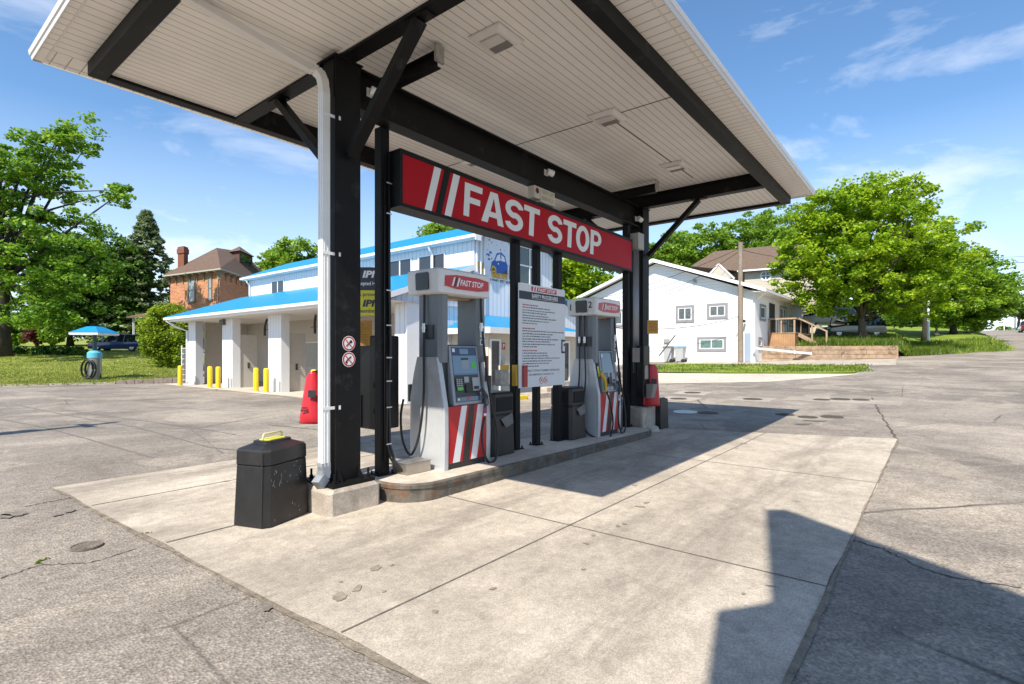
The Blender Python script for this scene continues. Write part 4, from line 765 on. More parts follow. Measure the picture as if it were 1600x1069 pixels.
# boards seen between column and post
def flatsign(name, label, cat, c, hw, z0, z1, mats, deco, yaw=YAW - R(90), th=.012):
    u = Vector((math.cos(yaw), math.sin(yaw), 0)); n_ = Vector((u.y, -u.x, 0)); o = thing(name, label, cat, (c.x, c.y, z0)); cc = Vector((c.x, c.y, 0))
    m = MB(); m.obox(cc - u * hw + ZA * z0 - n_ * th, u, ZA, n_, 2 * hw, z1 - z0, th); m.build('panel', mats[0], o)
    m = MB(); deco(m, cc - u * hw + n_ * .002, u); m.build('print', mats, o); return o
yb = mat('card_yellow', (.62, .56, .03), .5, var=.03); nvy = mat('card_navy', (.025, .03, .05), .5); org = mat('notice_orange', (.52, .25, .03), .5, var=.05); pbr = mat('print_brown', (.28, .12, .02), .6)
def ipn(m, o, u):
    m.quad(o + ZA * 2.50, o + u * .46 + ZA * 2.50, o + u * .46 + ZA * 2.83, o + ZA * 2.83, 1)
pc = atD(573, 485, 7.6)
cs_ = flatsign('card_network_sign', 'yellow and navy IPN card sign behind the near column', 'sign', pc, .23, 2.14, 2.83, [yb, nvy, wht], ipn)
u_ = Vector((math.cos(YAW - R(90)), math.sin(YAW - R(90)), 0)); o_ = Vector((pc.x, pc.y, 0)) - u_ * .23 + Vector((u_.y, -u_.x, 0)) * .004
for body, dx, z_, wd, h_, mm_, bo, shr in (('IPN', .17, 2.68, .27, .10, wht, .04, .2), ('Accepted Here', .05, 2.555, .39, .07, wht, .01, 0), ('A proud', .10, 2.40, .26, .07, nvy, .005, 0), ('IPN', .17, 2.265, .27, .10, nvy, .04, .2), ('member', .10, 2.18, .27, .055, nvy, .005, 0)):
    m = MB(); text(m, body, o_ + u_ * dx + ZA * z_, u_, ZA, wd, h_, 0, bo, shr); m.build('lettering', mm_, cs_)
def notice(m, o, u):
    rr2 = random.Random(4)
    for k in range(14): m.quad(*[o + u * a + ZA * b for a, b in ((.03, 1.95 - k * .019), (.12 + rr2.random() * .07, 1.95 - k * .019), (.12 + rr2.random() * .07, 1.957 - k * .019), (.03, 1.957 - k * .019))], 1)
pc = atD(566, 520, 6.25); flatsign('notice_card', 'orange notice card beside the black cabinet at the near column', 'sign', pc, .11, 1.69, 1.985, [org, pbr], notice)
# fire extinguisher covers: red vinyl bags with a clear window
vin = mat('red_vinyl', (.50, .018, .03), .35, var=.08, vscale=5, bump=.3, bscale=7); win_ = mat('vinyl_window', (.03, .03, .035), .15)
def bag(c, h, wt, wb_, label, yaw):
    o = thing('extinguisher_cover', label, 'extinguisher cover', c); u = Vector((math.cos(yaw), math.sin(yaw), 0)); n_ = Vector((u.y, -u.x, 0)); c = Vector(c); rings = []
    for t in (0, .05, .2, .45, .7, .88, .96, 1):
        wv = (wb_ * (1 - t) + wt * t) * (1 if t < .9 else .8 if t < .99 else .55); d = (.15 * (1 - t) + .08 * t) * (1 if t > .02 else .85)
        rings.append([c + ZA * (h * t) + u * (math.cos(2 * math.pi * k / 14) * wv / 2) + n_ * (math.sin(2 * math.pi * k / 14) * d / 1.4) for k in range(14)])
    m = MB(); m.loft(rings); m.build('bag', vin, o, smooth=True); f_ = c + n_ * .108
    m = MB(); m.obox(f_ + ZA * (h * .52) + u * .0 - u * .01, u, ZA, n_, wb_ * .28, h * .14, .006); m.build('window', win_, o, bevel=.004)
    m = MB(); m.obox(f_ + ZA * (h * .25) - u * wb_ * .3, u, ZA, n_, wb_ * .25, h * .035, .003); m.obox(f_ + ZA * (h * .30) - u * wb_ * .26, u, ZA, n_, wb_ * .18, h * .03, .003); m.build('lettering', mat('vinyl_print', (.12, .01, .015), .5), o); return o; return o
bg_ = bag(atD(489, 661, 5.63), .54, .13, .29, 'red extinguisher cover hanging at the left side of the near column', YAW - R(90)); q_ = atD(489, 661, 5.63); m = MB(); m.bar((q_.x, q_.y, q_.z + .535), (3.16, 5.022, q_.z + .56), .03, .03); m.box(3.10, 3.22, 5.022, 5.034, q_.z + .45, q_.z + .62); m.build('wall_hook', black, bg_)
# fittings of the far column
kb = atD(1018, 632, 10.9); bag((kb.x, kb.y, .52), .85, .24, .34, 'red extinguisher cover hanging on the far column over the small bin', YAW - R(95))
def grey_box(): 
    o = thing('electrical_box', 'grey electrical box with steel conduits on the far column by the sign end', 'electrical box', (10.13, 4.75, 3.8)); gb = mat('box_grey', (.42, .42, .40), .5, var=.05)
    m = MB(); m.box(9.98, 10.235, 4.70, 4.92, 3.72, 4.04); m.build('body', gb, o, bevel=.006); m = MB(); m.box(9.973, 10.24, 4.692, 4.699, 3.715, 4.045); m.build('cover', gb, o)
    for k, (x, r_) in enumerate(((9.99, .018), (10.06, .024), (10.12, .024), (10.19, .022))): m = MB(); m.tube([(x, 4.80, 3.72), (x, 4.80, 1.2)], r_, 8); m.build('conduit', mat('conduit_grey', (.30, .31, .32), .45, .5, var=.05), o, smooth=True)
grey_box()
o = thing('pay_station', 'black unit with an arched grey plate hung on the far column', 'dispenser', (10.1, 4.7, 1.0)); m = MB(); m.box(9.93, 10.24, 4.56, 4.72, .72, 1.75); m.build('body', mat('gloss_black', (.006, .006, .007), .3, spec=.25), o, bevel=.02)
m = MB(); pts = [(9.97, 1.08), (10.13, 1.08), (10.13, 1.30)] + [(10.05 + .08 * math.cos(R(a)), 1.30 + .06 * math.sin(R(a))) for a in range(20, 180, 20)] + [(9.97, 1.30)]; m.prism(pts, lambda a, b, d: (a, d, b), 4.550, 4.556); m.build('plate', mat('plate_taupe', (.30, .25, .22), .5, var=.2, vscale=12), o)
m = MB(); m.prism([(4.40, .98), (4.56, .98), (4.56, .70), (4.46, .70)], lambda a, b, d: (d, a, b), 10.06, 10.24); m.build('tray', mat('tray_taupe', (.26, .235, .21), .5), o)
def tagged_sign(px, py, d, w_, h_, m_, label): c = atD(px, py, d); return flatsign('notice_card', label, 'sign', c, w_, c.z - h_, c.z + h_, [m_, pbr], lambda m, o, u: [m.quad(o + u * .03 + ZA * (c.z + h_ - .04 - k * .03), o + u * (w_ * 1.7) + ZA * (c.z + h_ - .04 - k * .03), o + u * (w_ * 1.7) + ZA * (c.z + h_ - .03 - k * .03), o + u * .03 + ZA * (c.z + h_ - .03 - k * .03), 1) for k in range(int(h_ * 2 / .03) - 2)])
tagged_sign(1020, 511, 10.85, .11, .14, org, 'orange notice card sticking out from the right side of the far column')
tagged_sign(994, 555, 10.55, .07, .14, mat('card_grey', (.20, .20, .20), .5), 'small dark grey notice on the front of the far column')
o = thing('concrete_block', 'rough grey concrete base block under the far column', 'concrete block', (10.0, 5.0, 0)); m = MB(); m.box(9.98, 10.62, 4.60, 5.28, 0.0, .50); m.build('block', old_conc, o, bevel=.03)
o = thing('dark_bin', 'small weathered dark bin under the red cover at the far column', 'trash bin', tuple(G(1028, 669))); pb = G(1024, 669); m = MB()
m.loft([[(pb.x + a * s_, pb.y + b * s_, pb.z + h_) for a, b in ((-.2, -.2), (.2, -.2), (.2, .2), (-.2, .2))] for s_, h_ in ((1.05, 0), (1.0, .62), (.94, .64))]); m.build('shell', bind, o, bevel=.01)
m = MB(); m.box(pb.x - .15, pb.x + .15, pb.y - .15, pb.y + .15, pb.z + .641, pb.z + .66); m.build('lid', mat('gloss_black', (.006, .006, .007), .3, spec=.25), o)
o = thing('rubble_lump', 'pale broken lump of concrete at the far end of the island', 'rubble', (9.95, 4.5, 0)); rnd = random.Random(8); rb = G(1018, 672); m = MB()
for q in range(3):
    cx, cy = rb.x + q * .2 - .2, rb.y + .15 * q; m.loft([[(cx + math.cos(k * .785) * r_ * (1 + rnd.random() * .3), cy + math.sin(k * .785) * r_ * (1 + rnd.random() * .3), h_ + rnd.random() * .02) for k in range(8)] for r_, h_ in ((.22, 0), (.20, .07), (.08, .12))])
m.build('lump', pale_conc, o)
# emergency stop handle on the left board post
o = thing('emergency_box', 'yellow, grey and red emergency shut-off box on the left board post', 'shut-off box', (6.2, 4.7, 1.2))
m = MB(); m.box(5.83, 6.02, 4.86, 4.96, 1.13, 1.36); m.build('guard_panel', mat('worn_grey_plastic', (.33, .31, .28), .5, var=.35, vscale=20), o, bevel=.008); m = MB(); m.box(6.09, 6.17, 4.78, 4.86, 1.12, 1.43); m.box(5.83, 6.02, 4.855, 4.865, 1.36, 1.43); m.build('yellow_bracket', mat('bracket_yellow', (.55, .33, .03), .5), o, bevel=.004)
m = MB(); m.box(6.19, 6.29, 4.72, 4.742, 1.10, 1.42); m.build('red_plate', mat('plate_red', (.36, .03, .03), .5), o)
# ------------------------------------------------------------------ the car wash
blue_roof = lined('blue_metal_roof', (0.004, 0.235, 0.48), 'Y', 0.30, 0.06, (0.004, 0.16, 0.34), 0.42, var=0.05, bump=0.8)
blue_roof_x = lined('blue_metal_roof_x', (0.004, 0.235, 0.48), 'X', 0.30, 0.06, (0.004, 0.16, 0.34), 0.38, var=0.05, bump=0.8)
wside = lined('white_siding', (0.74, 0.75, 0.77), 'Y', 0.23, 0.10, (0.46, 0.48, 0.52), 0.45, var=0.03, bump=0.7)
wside_x = lined('white_siding_x', (0.70, 0.73, 0.78), 'X', 0.23, 0.14, (0.46, 0.50, 0.56), 0.45, var=0.03, bump=0.9)
bay_in = lined('bay_panels', (0.46, 0.43, 0.385), 'Y', 0.30, 0.03, (0.45, 0.42, 0.38), 0.5, var=0.05, bump=0.4)
wtrim = mat('white_trim', (0.78, 0.78, 0.78), 0.45, var=0.04)
wglass = glass('dark_glass', (0.018, 0.024, 0.034), 0.05)
beige = mat('beige_stucco', (0.60, 0.52, 0.40), 0.8, var=0.08, vscale=3)
CW = thing('car_wash', 'long white car wash with open bays, blue metal roof and taller storey behind', 'car wash', (11, 20, 0))
XF, XU, XR_, YE, YL = 11.0, 14.0, 19.1, 13.0, 30.1
pil = [(30.1, 29.2), (26.15, 25.1), (21.8, 20.75), (18.0, 17.0)]
for (a, b) in pil:
    m = MB(); m.box(XF, XF + .36, b, a, 0, 3.20); m.build('pillar', wside, CW)
    m = MB(); m.box(XF - .004, XF - .001, (a + b) / 2 - .5, (a + b) / 2 - .32, .02, .45); m.build('splash_guard', mat('guard_grey', (.28, .28, .28), .5), CW)
m = MB(); m.box(XF, XF + .75, YE, 13.6, 0, 3.20); m.build('pillar', wside, CW)
m = MB(); m.box(XU - .02, XU + .1, YE + .12, YL - .01, .02, 4.58); m.build('bay_back_wall', bay_in, CW)
m = MB(); m.box(XF + .76, XU - .03, YL - .12, YL, 0, 3.25); m.build('end_wall', bay_in, CW)
for y in (25.2, 20.95, 17.2): m = MB(); m.box(XF + .37, XF + 1.15, y - .06, y + .06, 0, 2.45); m.build('bay_partition', mat('bay_partition', (.50, .47, .425), .5, var=.05), CW)
for y0_, y1_ in ((21.6, 24.6), (17.8, 20.4)):
    m = MB(); m.box(XU - .05, XU - .022, y0_ + .3, y1_ - .2, .95, 2.1); f_ = m.build('bay_window', mat('window_grey', (.33, .33, .31), .4, var=.1), CW)
    m = MB(); m.box(XU - .06, XU - .05, y0_ + .25, y1_ - .15, 2.1, 2.15); m.build('sill', wtrim, f_)
for y in (24.3, 20.2):
    m = MB(); m.tube([(12.2, y, 3.15), (12.0, y - .3, 3.0), (11.8, y - .6, 2.75), (11.75, y - .7, 2.4)], .05, 8); m.tube([(12.3, y + .5, 2.7), (12.0, y - .8, 2.7)], .02, 6)
    m.build('wash_boom', mat('boom_dark', (.03, .03, .03), .5), CW)
for y in (26.55, 22.5): m = MB(); m.box(XF - .12, XF - .002, y - .75, y - .35, 2.92, 3.16) if y > 25 else m.box(XF + .9, XF + 1.0, y - 1.3, y - 1.2, .9, 1.2); m.build('wall_lamp' if y > 25 else 'wand_holder', mat('lamp_brown', (.10, .085, .07), .5), CW)
m = MB(); m.box(XF - .74, XU - .03, YE - .1, YL + .7, 3.205, 3.225); m.build('soffit', mat('eave_soffit', (.66, .64, .60), .6), CW)
m = MB(); m.box(XF + .002, XF + .1, YE, YL - .01, 3.23, 3.44); m.build('header', wside, CW)
m = MB(); m.box(XF - .76, XF - .742, YE - .12, YL + .72, 3.19, 3.40); m.build('fascia', wtrim, CW)
m = MB(); m.prism([(XF - .90, 3.29), (XF - .762, 3.26), (XF - .762, 3.40), (XF - .90, 3.40)], lambda a, b, d: (a, d, b), YE - .15, YL + .74); m.build('gutter', wtrim, CW)
sl_ = .345; zr = lambda x: 3.41 + (x - (XF - .78)) * sl_
m = MB(); m.prism([(XF - .86, zr(XF - .86)), (XU - .003, zr(XU)), (XU - .003, zr(XU) + .05), (XF - .86, zr(XF - .86) + .05)], lambda a, b, d: (a, d, b), YE - .15, YL + .75); m.build('roof', blue_roof, CW)
m = MB(); m.prism([(XF - .7, 3.24), (XU - .05, zr(XU) - .04), (XU - .05, 3.24)], lambda a, b, d: (a, d, b), YE + .01, YE + .10); m.build('gable_wall', wside_x, CW)
m = MB(); m.prism([(XF - .7, 3.24), (XU - .05, zr(XU) - .04), (XU - .05, 3.24)], lambda a, b, d: (a, d, b), YL - .1, YL - .01); m.build('gable_wall', wside_x, CW)
m = MB(); m.bar((XF - .86, YE - .16, zr(XF - .86) - .05), (XU, YE - .16, zr(XU) - .05), .03, .17); m.build('rake_board', wtrim, CW)
for y in (25.2, 20.95, 17.2):
    m = MB(); m.tube([(11.75, y - .075, 1.12), (11.75, y - .13, 1.02), (11.75, y - .075, .92)], .03, 6); m.box(11.70, 11.80, y - .075, y - .062, .9, 1.16); m.build('hose_hook', mat('boom_dark', (.03, .03, .03), .5), CW)
# the side wall towards the pumps
m = MB(); m.box(XF + .752, XU - .03, YE, YE + .1, 0, 3.22); m.build('side_wall', wside_x, CW)
# upper storey
EZ = 5.72; RX = (XU + XR_) / 2; RZ = EZ + 1.15
m = MB(); m.box(XU + .1, XU + .2, YE + .1, YL - .1, 4.3, EZ); m.build('upper_wall', wside, CW)
m = MB(); m.prism([(XU + .1, 0), (XR_, 0), (XR_, EZ), (RX, RZ - .06), (XU + .1, EZ)], lambda a, b, d: (a, d, b), YE - .0, YE + .098); m.build('mural_wall', wside_x, CW)
m = MB(); m.prism([(XU + .1, 4), (XR_, 4), (XR_, EZ), (RX, RZ - .06), (XU + .1, EZ)], lambda a, b, d: (a, d, b), YL - .098, YL); m.build('upper_end_wall', wside_x, CW)
m = MB(); m.box(XR_ - .1, XR_, YE + .1, YL - .1, 0, EZ); m.build('rear_wall', wside, CW)
m = MB(); m.prism([(XU - .20, EZ + .10), (RX, RZ + .12), (XR_ + .4, EZ + .10), (XR_ + .4, EZ + .06), (RX, RZ + .07), (XU - .20, EZ + .06)], lambda a, b, d: (a, d, b), YE - .35, YL + .4); m.build('upper_roof', blue_roof, CW)
m = MB(); m.box(XU - .10, XU + .098, YE - .3, YL + .35, EZ - .05, EZ - .03); m.box(XU - .12, XU - .102, YE - .32, YL + .37, EZ - .08, EZ + .08); m.build('upper_eave', wtrim, CW)
m = MB(); m.prism([(XU - .24, EZ - .02), (XU - .124, EZ - .05), (XU - .124, EZ + .09), (XU - .24, EZ + .09)], lambda a, b, d: (a, d, b), YE - .34, YL + .42); m.build('upper_gutter', wtrim, CW)
m = MB(); m.box(XU - .2, XU + .1, YE - .36, YE - .325, EZ - .12, EZ + .12); m.bar((XU - .2, YE - .345, EZ + .0), (RX, YE - .345, RZ + .0), .02, .18); m.bar((RX, YE - .345, RZ), (XR_ + .38, YE - .345, EZ), .02, .18); m.build('rake_board', wtrim, CW)
for y0_, y1_, z0_, z1_ in ((27.5, 26.3, 4.72, 5.36), (21.9, 20.0, 4.75, 5.38), (17.75, 16.4, 4.75, 5.38), (15.9, 14.5, 4.72, 5.36)):
    m = MB(); m.box(XU + .085, XU + .098, y1_, y0_, z0_, z1_); wd = m.build('window', wglass, CW); m = MB()
    for a, b, c, d in ((y1_ - .05, y0_ + .05, z0_ - .05, z0_), (y1_ - .05, y0_ + .05, z1_, z1_ + .05), (y1_ - .05, y1_, z0_, z1_), (y0_, y0_ + .05, z0_, z1_), ((y0_ + y1_) / 2 - .03, (y0_ + y1_) / 2 + .03, z0_, z1_)): m.box(XU + .06, XU + .084, a, b, c, d)
    m.build('frame', wtrim, wd)
m = MB(); m.tube([(XU - .18, 15.1, EZ), (XU - .1, 15.1, EZ - .2), (XU + .03, 15.1, EZ - .35), (XU + .03, 15.1, 4.75)], .045, 8); m.build('downspout', wtrim, CW); m = MB(); m.tube([(XU - .18, 29.9, EZ), (XU - .1, 29.9, EZ - .2), (XU + .03, 29.9, EZ - .35), (XU + .03, 29.9, 4.8)], .05, 8); m.build('downspout', wtrim, CW); m = MB(); m.tube([(XF - .85, YL + .5, 3.25), (XF - .5, YL + .3, 2.95), (XF - .05, YL + .05, 2.75), (XF - .05, YL + .05, .1)], .05, 8); m.build('downspout', wtrim, CW)
m = MB()
for x in (14.2, 14.42, 14.62): m.cyl((x, YE - .05), .03, 2.9, 6.0, 8)
m.build('vent_pipes', wtrim, CW)
# window and painted mural on the end wall
m = MB(); m.box(16.75, 18.1, YE - .016, YE - .004, 4.42, 5.85); wd = m.build('window', glass('mirror_glass', (.03, .05, .04), .02), CW); m = MB()
for a, b, c, d in ((16.69, 16.75, 4.36, 5.91), (18.1, 18.16, 4.36, 5.91), (16.75, 18.1, 4.36, 4.42), (16.75, 18.1, 5.85, 5.91), (17.40, 17.46, 4.42, 5.85), (16.75, 17.40, 5.10, 5.16), (17.46, 18.1, 5.10, 5.16)): m.box(a, b, YE - .04, YE - .017, c, d)
m.build('frame', wtrim, wd)
m = MB(); f = YE - .006; mb_ = mat('mural_blue', (.02, .10, .36), .6, var=.25, vscale=6); my = mat('mural_yellow', (.62, .33, .015), .6, var=.2, vscale=8); mk = mat('mural_ink', (.06, .07, .11), .7); mw = mat('mural_panel', (.66, .69, .74), .6, var=.06, vscale=2); mbr = mat('mural_brown', (.26, .18, .13), .7, var=.3, vscale=8); mlw = mat('mural_white', (.72, .74, .76), .6)
m.quad((14.72, f, 4.22), (16.52, f, 4.32), (16.52, f, 6.1), (14.72, f, 6.0), 3); f -= .002
P2 = lambda pts, mi, k=0: m.add([(x, f - k, z) for x, z in pts], [tuple(range(len(pts)))], mi)
P2([(14.98, 4.68), (15.08, 5.02), (15.22, 5.12), (15.36, 5.38), (15.62, 5.46), (15.86, 5.34), (15.95, 5.10), (16.02, 5.0), (16.02, 4.66), (15.8, 4.58), (15.2, 4.58)], 0)
P2([(15.28, 5.10), (15.40, 5.32), (15.56, 5.36), (15.58, 5.12)], 4, .002); P2([(15.64, 5.12), (15.63, 5.36), (15.80, 5.30), (15.88, 5.12)], 4, .002)
m.disc((15.18, f - .003, 4.70), XA, ZA, .16, 1, 18, .20); m.disc((15.18, f - .005, 4.70), XA, ZA, .08, 2, 14, .11); m.disc((15.9, f - .003, 4.66), XA, ZA, .12, 2, 14, .15)
for a_, b_, c_ in ((14.86, 5.25, .10), (15.0, 5.36, .08), (14.92, 5.1, .07)): m.disc((a_, f - .001, b_), XA, ZA, c_, 0, 9, c_ * .6)
rnd = random.Random(2)
for k in range(46): m.disc((14.8 + rnd.random() * 1.7, f - .0012, 4.95 + rnd.random() * 1.05), XA, ZA, .012 + rnd.random() * .025, 2 if k % 2 else 4, 8)
P2([(16.08, 4.62), (16.12, 5.0), (16.2, 5.22), (16.3, 5.24), (16.36, 5.05), (16.34, 4.85), (16.44, 4.62), (16.42, 4.48), (16.1, 4.48)], 5, .001); m.disc((16.24, f - .003, 5.16), XA, ZA, .05, 4, 10)
text(m, 'Gumm', (15.06, f - .008, 4.42), Vector((1, 0, .02)), ZA, .95, .30, 1, .05, .1); text(m, 'W', (14.28, f - .008, 4.52), XA, ZA, .36, .42, 1, .05)
text(m, 'CAR WASH', (14.75, f - .008, 4.31), Vector((1, 0, .0)), ZA, .70, .09, 2, .02); text(m, 'PET WASH', (15.55, f - .008, 4.29), XA, ZA, .85, .11, 2, .02); m.build('mural', [mb_, my, mk, mw, mlw, mbr], CW)
m = MB(); m.box(16.25, 16.4, YE - .12, YE - .002, 3.85, 4.15); m.tube([(16.32, YE - .13, 4.05), (16.3, YE - .25, 3.98)], .07, 10); m.build('wall_camera', whitepaint, CW)
# lean-to office with hipped blue roof
OX0, OX1, OY = 12.95, 18.4, 11.3
m = MB(); m.box(OX0, OX1, OY, YE - .01, 0.0, 2.32); m.build('office_wall', beige, CW)
e = .35; A1, A2, B1, B2 = (OX0 - e, OY - e, 2.42), (OX1 + e, OY - e, 2.42), (OX0 + 1.05, YE - .02, 3.0), (OX1 - 1.05, YE - .02, 3.0); C1, C2 = (OX0 - e, YE - .02, 2.42), (OX1 + e, YE - .02, 2.42)
m = MB(); m.add([A1, A2, B2, B1, C1, C2], [(0, 1, 2, 3), (0, 3, 4), (1, 5, 2), (0, 4, 5, 1)]); m.build('office_roof', blue_roof_x, CW)
m = MB(); m.box(OX0 - e, OX1 + e, OY - e - .02, OY - e, 2.24, 2.43); m.box(OX0 - e - .02, OX0 - e, OY - e, YE - .02, 2.24, 2.43); m.box(OX1 + e, OX1 + e + .02, OY - e, YE - .02, 2.24, 2.43); m.box(OX0 - e, OX1 + e, OY - e, OY - .001, 2.24, 2.25); m.build('office_fascia', wtrim, CW)
def opening(a0, a1, z0_, z1_, name, glassy=True):
    m = MB(); m.box(a0, a1, OY - .012, OY - .003, z0_, z1_); q = m.build(name, wglass, CW); m = MB()
    for x0_, x1_, c, d in ((a0 - .07, a0, z0_ - .05, z1_ + .07), (a1, a1 + .07, z0_ - .05, z1_ + .07), (a0, a1, z1_, z1_ + .07), (a0, a1, z0_ - .05, z0_)): m.box(x0_, x1_, OY - .05, OY - .013, c, d)
    m.build('frame', wtrim, q); return q
opening(13.05, 13.45, .1, 2.0, 'office_door'); opening(14.15, 15.2, .85, 1.85, 'window'); opening(15.6, 16.5, .9, 1.85, 'window'); opening(16.9, 17.7, .1, 2.0, 'office_door')
m = MB(); m.quad((13.62, OY - .006, 1.72), (13.80, OY - .006, 1.72), (13.80, OY - .006, 1.95), (13.62, OY - .006, 1.95), 0); text(m, 'P', (13.67, OY - .009, 1.76), XA, ZA, .09, .15, 1, .02); m.build('wall_plaque', [mat('plaque_red', (.4, .06, .04), .5), wht], CW)
m = MB(); m.box(13.58, 13.86, OY - .16, OY - .002, .95, 1.35); m.build('wall_box', cream, CW)
m = MB(); m.box(OX0 + .02, OX1 - .02, OY - .02, OY - .004, 0, .55); m.build('office_base', mat('base_grey', (.16, .19, .23), .6), CW)
# lower annex beyond the tall storey
m = MB(); m.prism([(XR_ + .002, 0), (22.4, 0), (22.4, 3.0), (XR_ + .002, 4.4)], lambda a, b, d: (a, d, b), YE + .2, YE + .3); m.build('annex_wall', wside_x, CW); m = MB(); m.bar((XR_ - .1, YE + .6, 4.5), (22.7, YE + .6, 2.95), 1.2, .06); m.build('annex_roof', blue_roof_x, CW)
# paved strip along the bays, stone kerb steps and yellow kerb end
sheet('bay_pavement', [[(x, y, gz(x, y) + .008) for x in (10.2, 10.7, 11.2, 12, 13, 13.95)] for y in (13.0, 16, 20, 24, 28, 30.0, 31.5)], pale_conc)
o = thing('kerb_block', 'yellow-painted kerb end by the office door', 'kerb block', (14.1, 11.0, 0)); m = MB(); m.box(13.2, 14.45, 10.85, 11.05, .0, .17); m.build('block', yel if False else mat('kerb_yellow', (.70, .52, .02), .6, var=.1), o, bevel=.02)
o = thing('front_steps', 'pale concrete steps leading up to the office door', 'steps', (17.2, 10.6, 0)); m = MB()
for k in range(3): m.box(14.5 + k * 1.0, 18.4, 10.55 + k * .22, 11.26, .0 + k * .15, .15 + k * .15 + gz(16, 11))
m.build('treads', old_conc, o, bevel=.015)
# bollards
bolly = mat('bollard_yellow', (.72, .50, .012), .4, var=.06, vscale=4)
first = None
for (px, py, lab) in ((281.5, 602.5, 'yellow bollard farthest left, by the meter rack at the end of the car wash'), (328, 606, 'yellow bollard at the left side of the first open bay'), (341, 607, 'yellow bollard just before the second white pillar'), (400, 612, 'yellow bollard in the second bay, left of the third pillar'), (416, 613.5, 'yellow bollard touching the left edge of the third pillar'), (490, 619, 'yellow bollard half hidden by the red cover and downspout'), (573, 628, 'yellow bollard seen between the near column and black cabinet')):
    p = atZ(px, py, .008)
    if first is None:
        first = thing('bollard', lab, 'bollard', p, 'yellow bollards before the wash bays'); m = MB(); r_ = .105; m.tube([(p.x, p.y, p.z), (p.x, p.y, p.z + .93), (p.x, p.y, p.z + .975), (p.x, p.y, p.z + .99)], [r_, r_, r_ * .8, r_ * .3], 18); m.build('post', bolly, first, smooth=True, auto=R(50)); m = MB(); m.tube([(p.x, p.y, p.z), (p.x, p.y, p.z + .03)], [.15, .12], 14); m.build('footing', old_conc, first); f0 = p
    else: c = copy_tree(first, None, p - f0); c['label'] = lab
o = thing('meter_rack', 'white rack of hanging meters at the left end wall of the car wash', 'rack', (10.8, 30.5, 0)); m = MB()
for a in (0, .5): m.box(10.75 + a, 10.79 + a, 30.3, 30.34, 0, 2.0)
for k in range(7): m.box(10.75, 11.29, 30.29, 30.3, .2 + k * .27, .26 + k * .27)
m.build('frame', wtrim, o); m = MB()
for k in range(6): m.box(10.82, 11.22, 30.25, 30.288, .28 + k * .27, .44 + k * .27)
m.build('meters', mat('meter_grey', (.2, .2, .2), .5), o)

# ------------------------------------------------------------------ vacuum island on the left
V = atZ(148, 598, 0); o = thing('vacuum_station', 'car vacuum with coiled black hoses under a small blue hip roof', 'vacuum', V); teal = mat('vac_steel', (.30, .30, .29), .35, .6, var=.1); aqua = mat('vac_aqua', (.10, .42, .55), .4)
m = MB(); m.cyl((V.x, V.y), .62, V.z, V.z + .12, 24); m.build('base', mat('base_blue', (.02, .30, .62), .5), o)
m = MB(); m.cyl((V.x, V.y), .31, V.z + .12, V.z + 1.35, 20); m.build('drum', teal, o, smooth=True, auto=R(40)); m = MB(); m.tube([(V.x, V.y, V.z + 1.35), (V.x, V.y, V.z + 1.62), (V.x, V.y, V.z + 1.74)], [.34, .34, .22], 20); m.build('hood', aqua, o, smooth=True, auto=R(35)); m = MB(); m.cyl((V.x, V.y), .10, V.z + 1.74, V.z + 2.62, 12); m.build('mast', mat('mast_teal', (.03, .07, .08), .5), o)
u = Vector((RT[0], RT[1], 0)); fw_ = Vector((FW[0], FW[1], 0)); h_ = .76; zt = V.z + 2.58
def sqr(s_, z): return [(V + u * a * s_ + fw_ * b * s_).to_tuple()[:2] + (z,) for a, b in ((-1, -1), (1, -1), (1, 1), (-1, 1))]
m = MB(); m.loft([sqr(h_, zt), sqr(h_ + .02, zt + .10), sqr(h_, zt + .12)]); m.build('fascia', wtrim, o); m = MB(); m.loft([sqr(h_ + .03, zt + .125), sqr(.26, zt + .46), sqr(.22, zt + .47)]); m.build('roof', blue_roof, o)
for s_, rad in ((-.22, .50), (.14, .46)):
    m = MB(); c = V - fw_ * (.36) + u * s_ * .5 + ZA * .74
    for k in range(2): m.tube([c - fw_ * (.05 * k) + u * math.cos(a / 16 * 2 * math.pi) * rad * .62 + ZA * math.sin(a / 16 * 2 * math.pi) * rad for a in range(17)], .035, 7)
    m.tube([c + ZA * rad, V + u * s_ * 1.2 + ZA * 1.3, V + u * s_ * 1.6 + ZA * .9, V + u * s_ * 2.2 + ZA * .25], .035, 7); m.build('hose', hose_m, o, smooth=True)

# ------------------------------------------------------------------ brick house on the left
brick = bpy.data.materials.new('orange_brick'); brick.use_nodes = True; t = brick.node_tree; b = t.nodes['Principled BSDF']; b.inputs['Roughness'].default_value = .85
g = N(t, 'ShaderNodeTexCoord'); bt = N(t, 'ShaderNodeTexBrick'); bt.inputs['Scale'].default_value = 1; bt.inputs['Brick Width'].default_value = .40; bt.inputs['Row Height'].default_value = .14; bt.inputs['Mortar Size'].default_value = .014
bt.inputs['Color1'].default_value = (.55, .21, .085, 1); bt.inputs['Color2'].default_value = (.36, .125, .055, 1); bt.inputs['Mortar'].default_value = (.50, .38, .26, 1)
sp = N(t, 'ShaderNodeSeparateXYZ'); ad2 = N(t, 'ShaderNodeMath', operation='ADD'); cb = N(t, 'ShaderNodeCombineXYZ'); t.links.new(g.outputs['Object'], sp.inputs[0]); t.links.new(sp.outputs['X'], ad2.inputs[0]); t.links.new(sp.outputs['Y'], ad2.inputs[1]); t.links.new(ad2.outputs[0], cb.inputs['X']); t.links.new(sp.outputs['Z'], cb.inputs['Y']); t.links.new(cb.outputs[0], bt.inputs['Vector'])
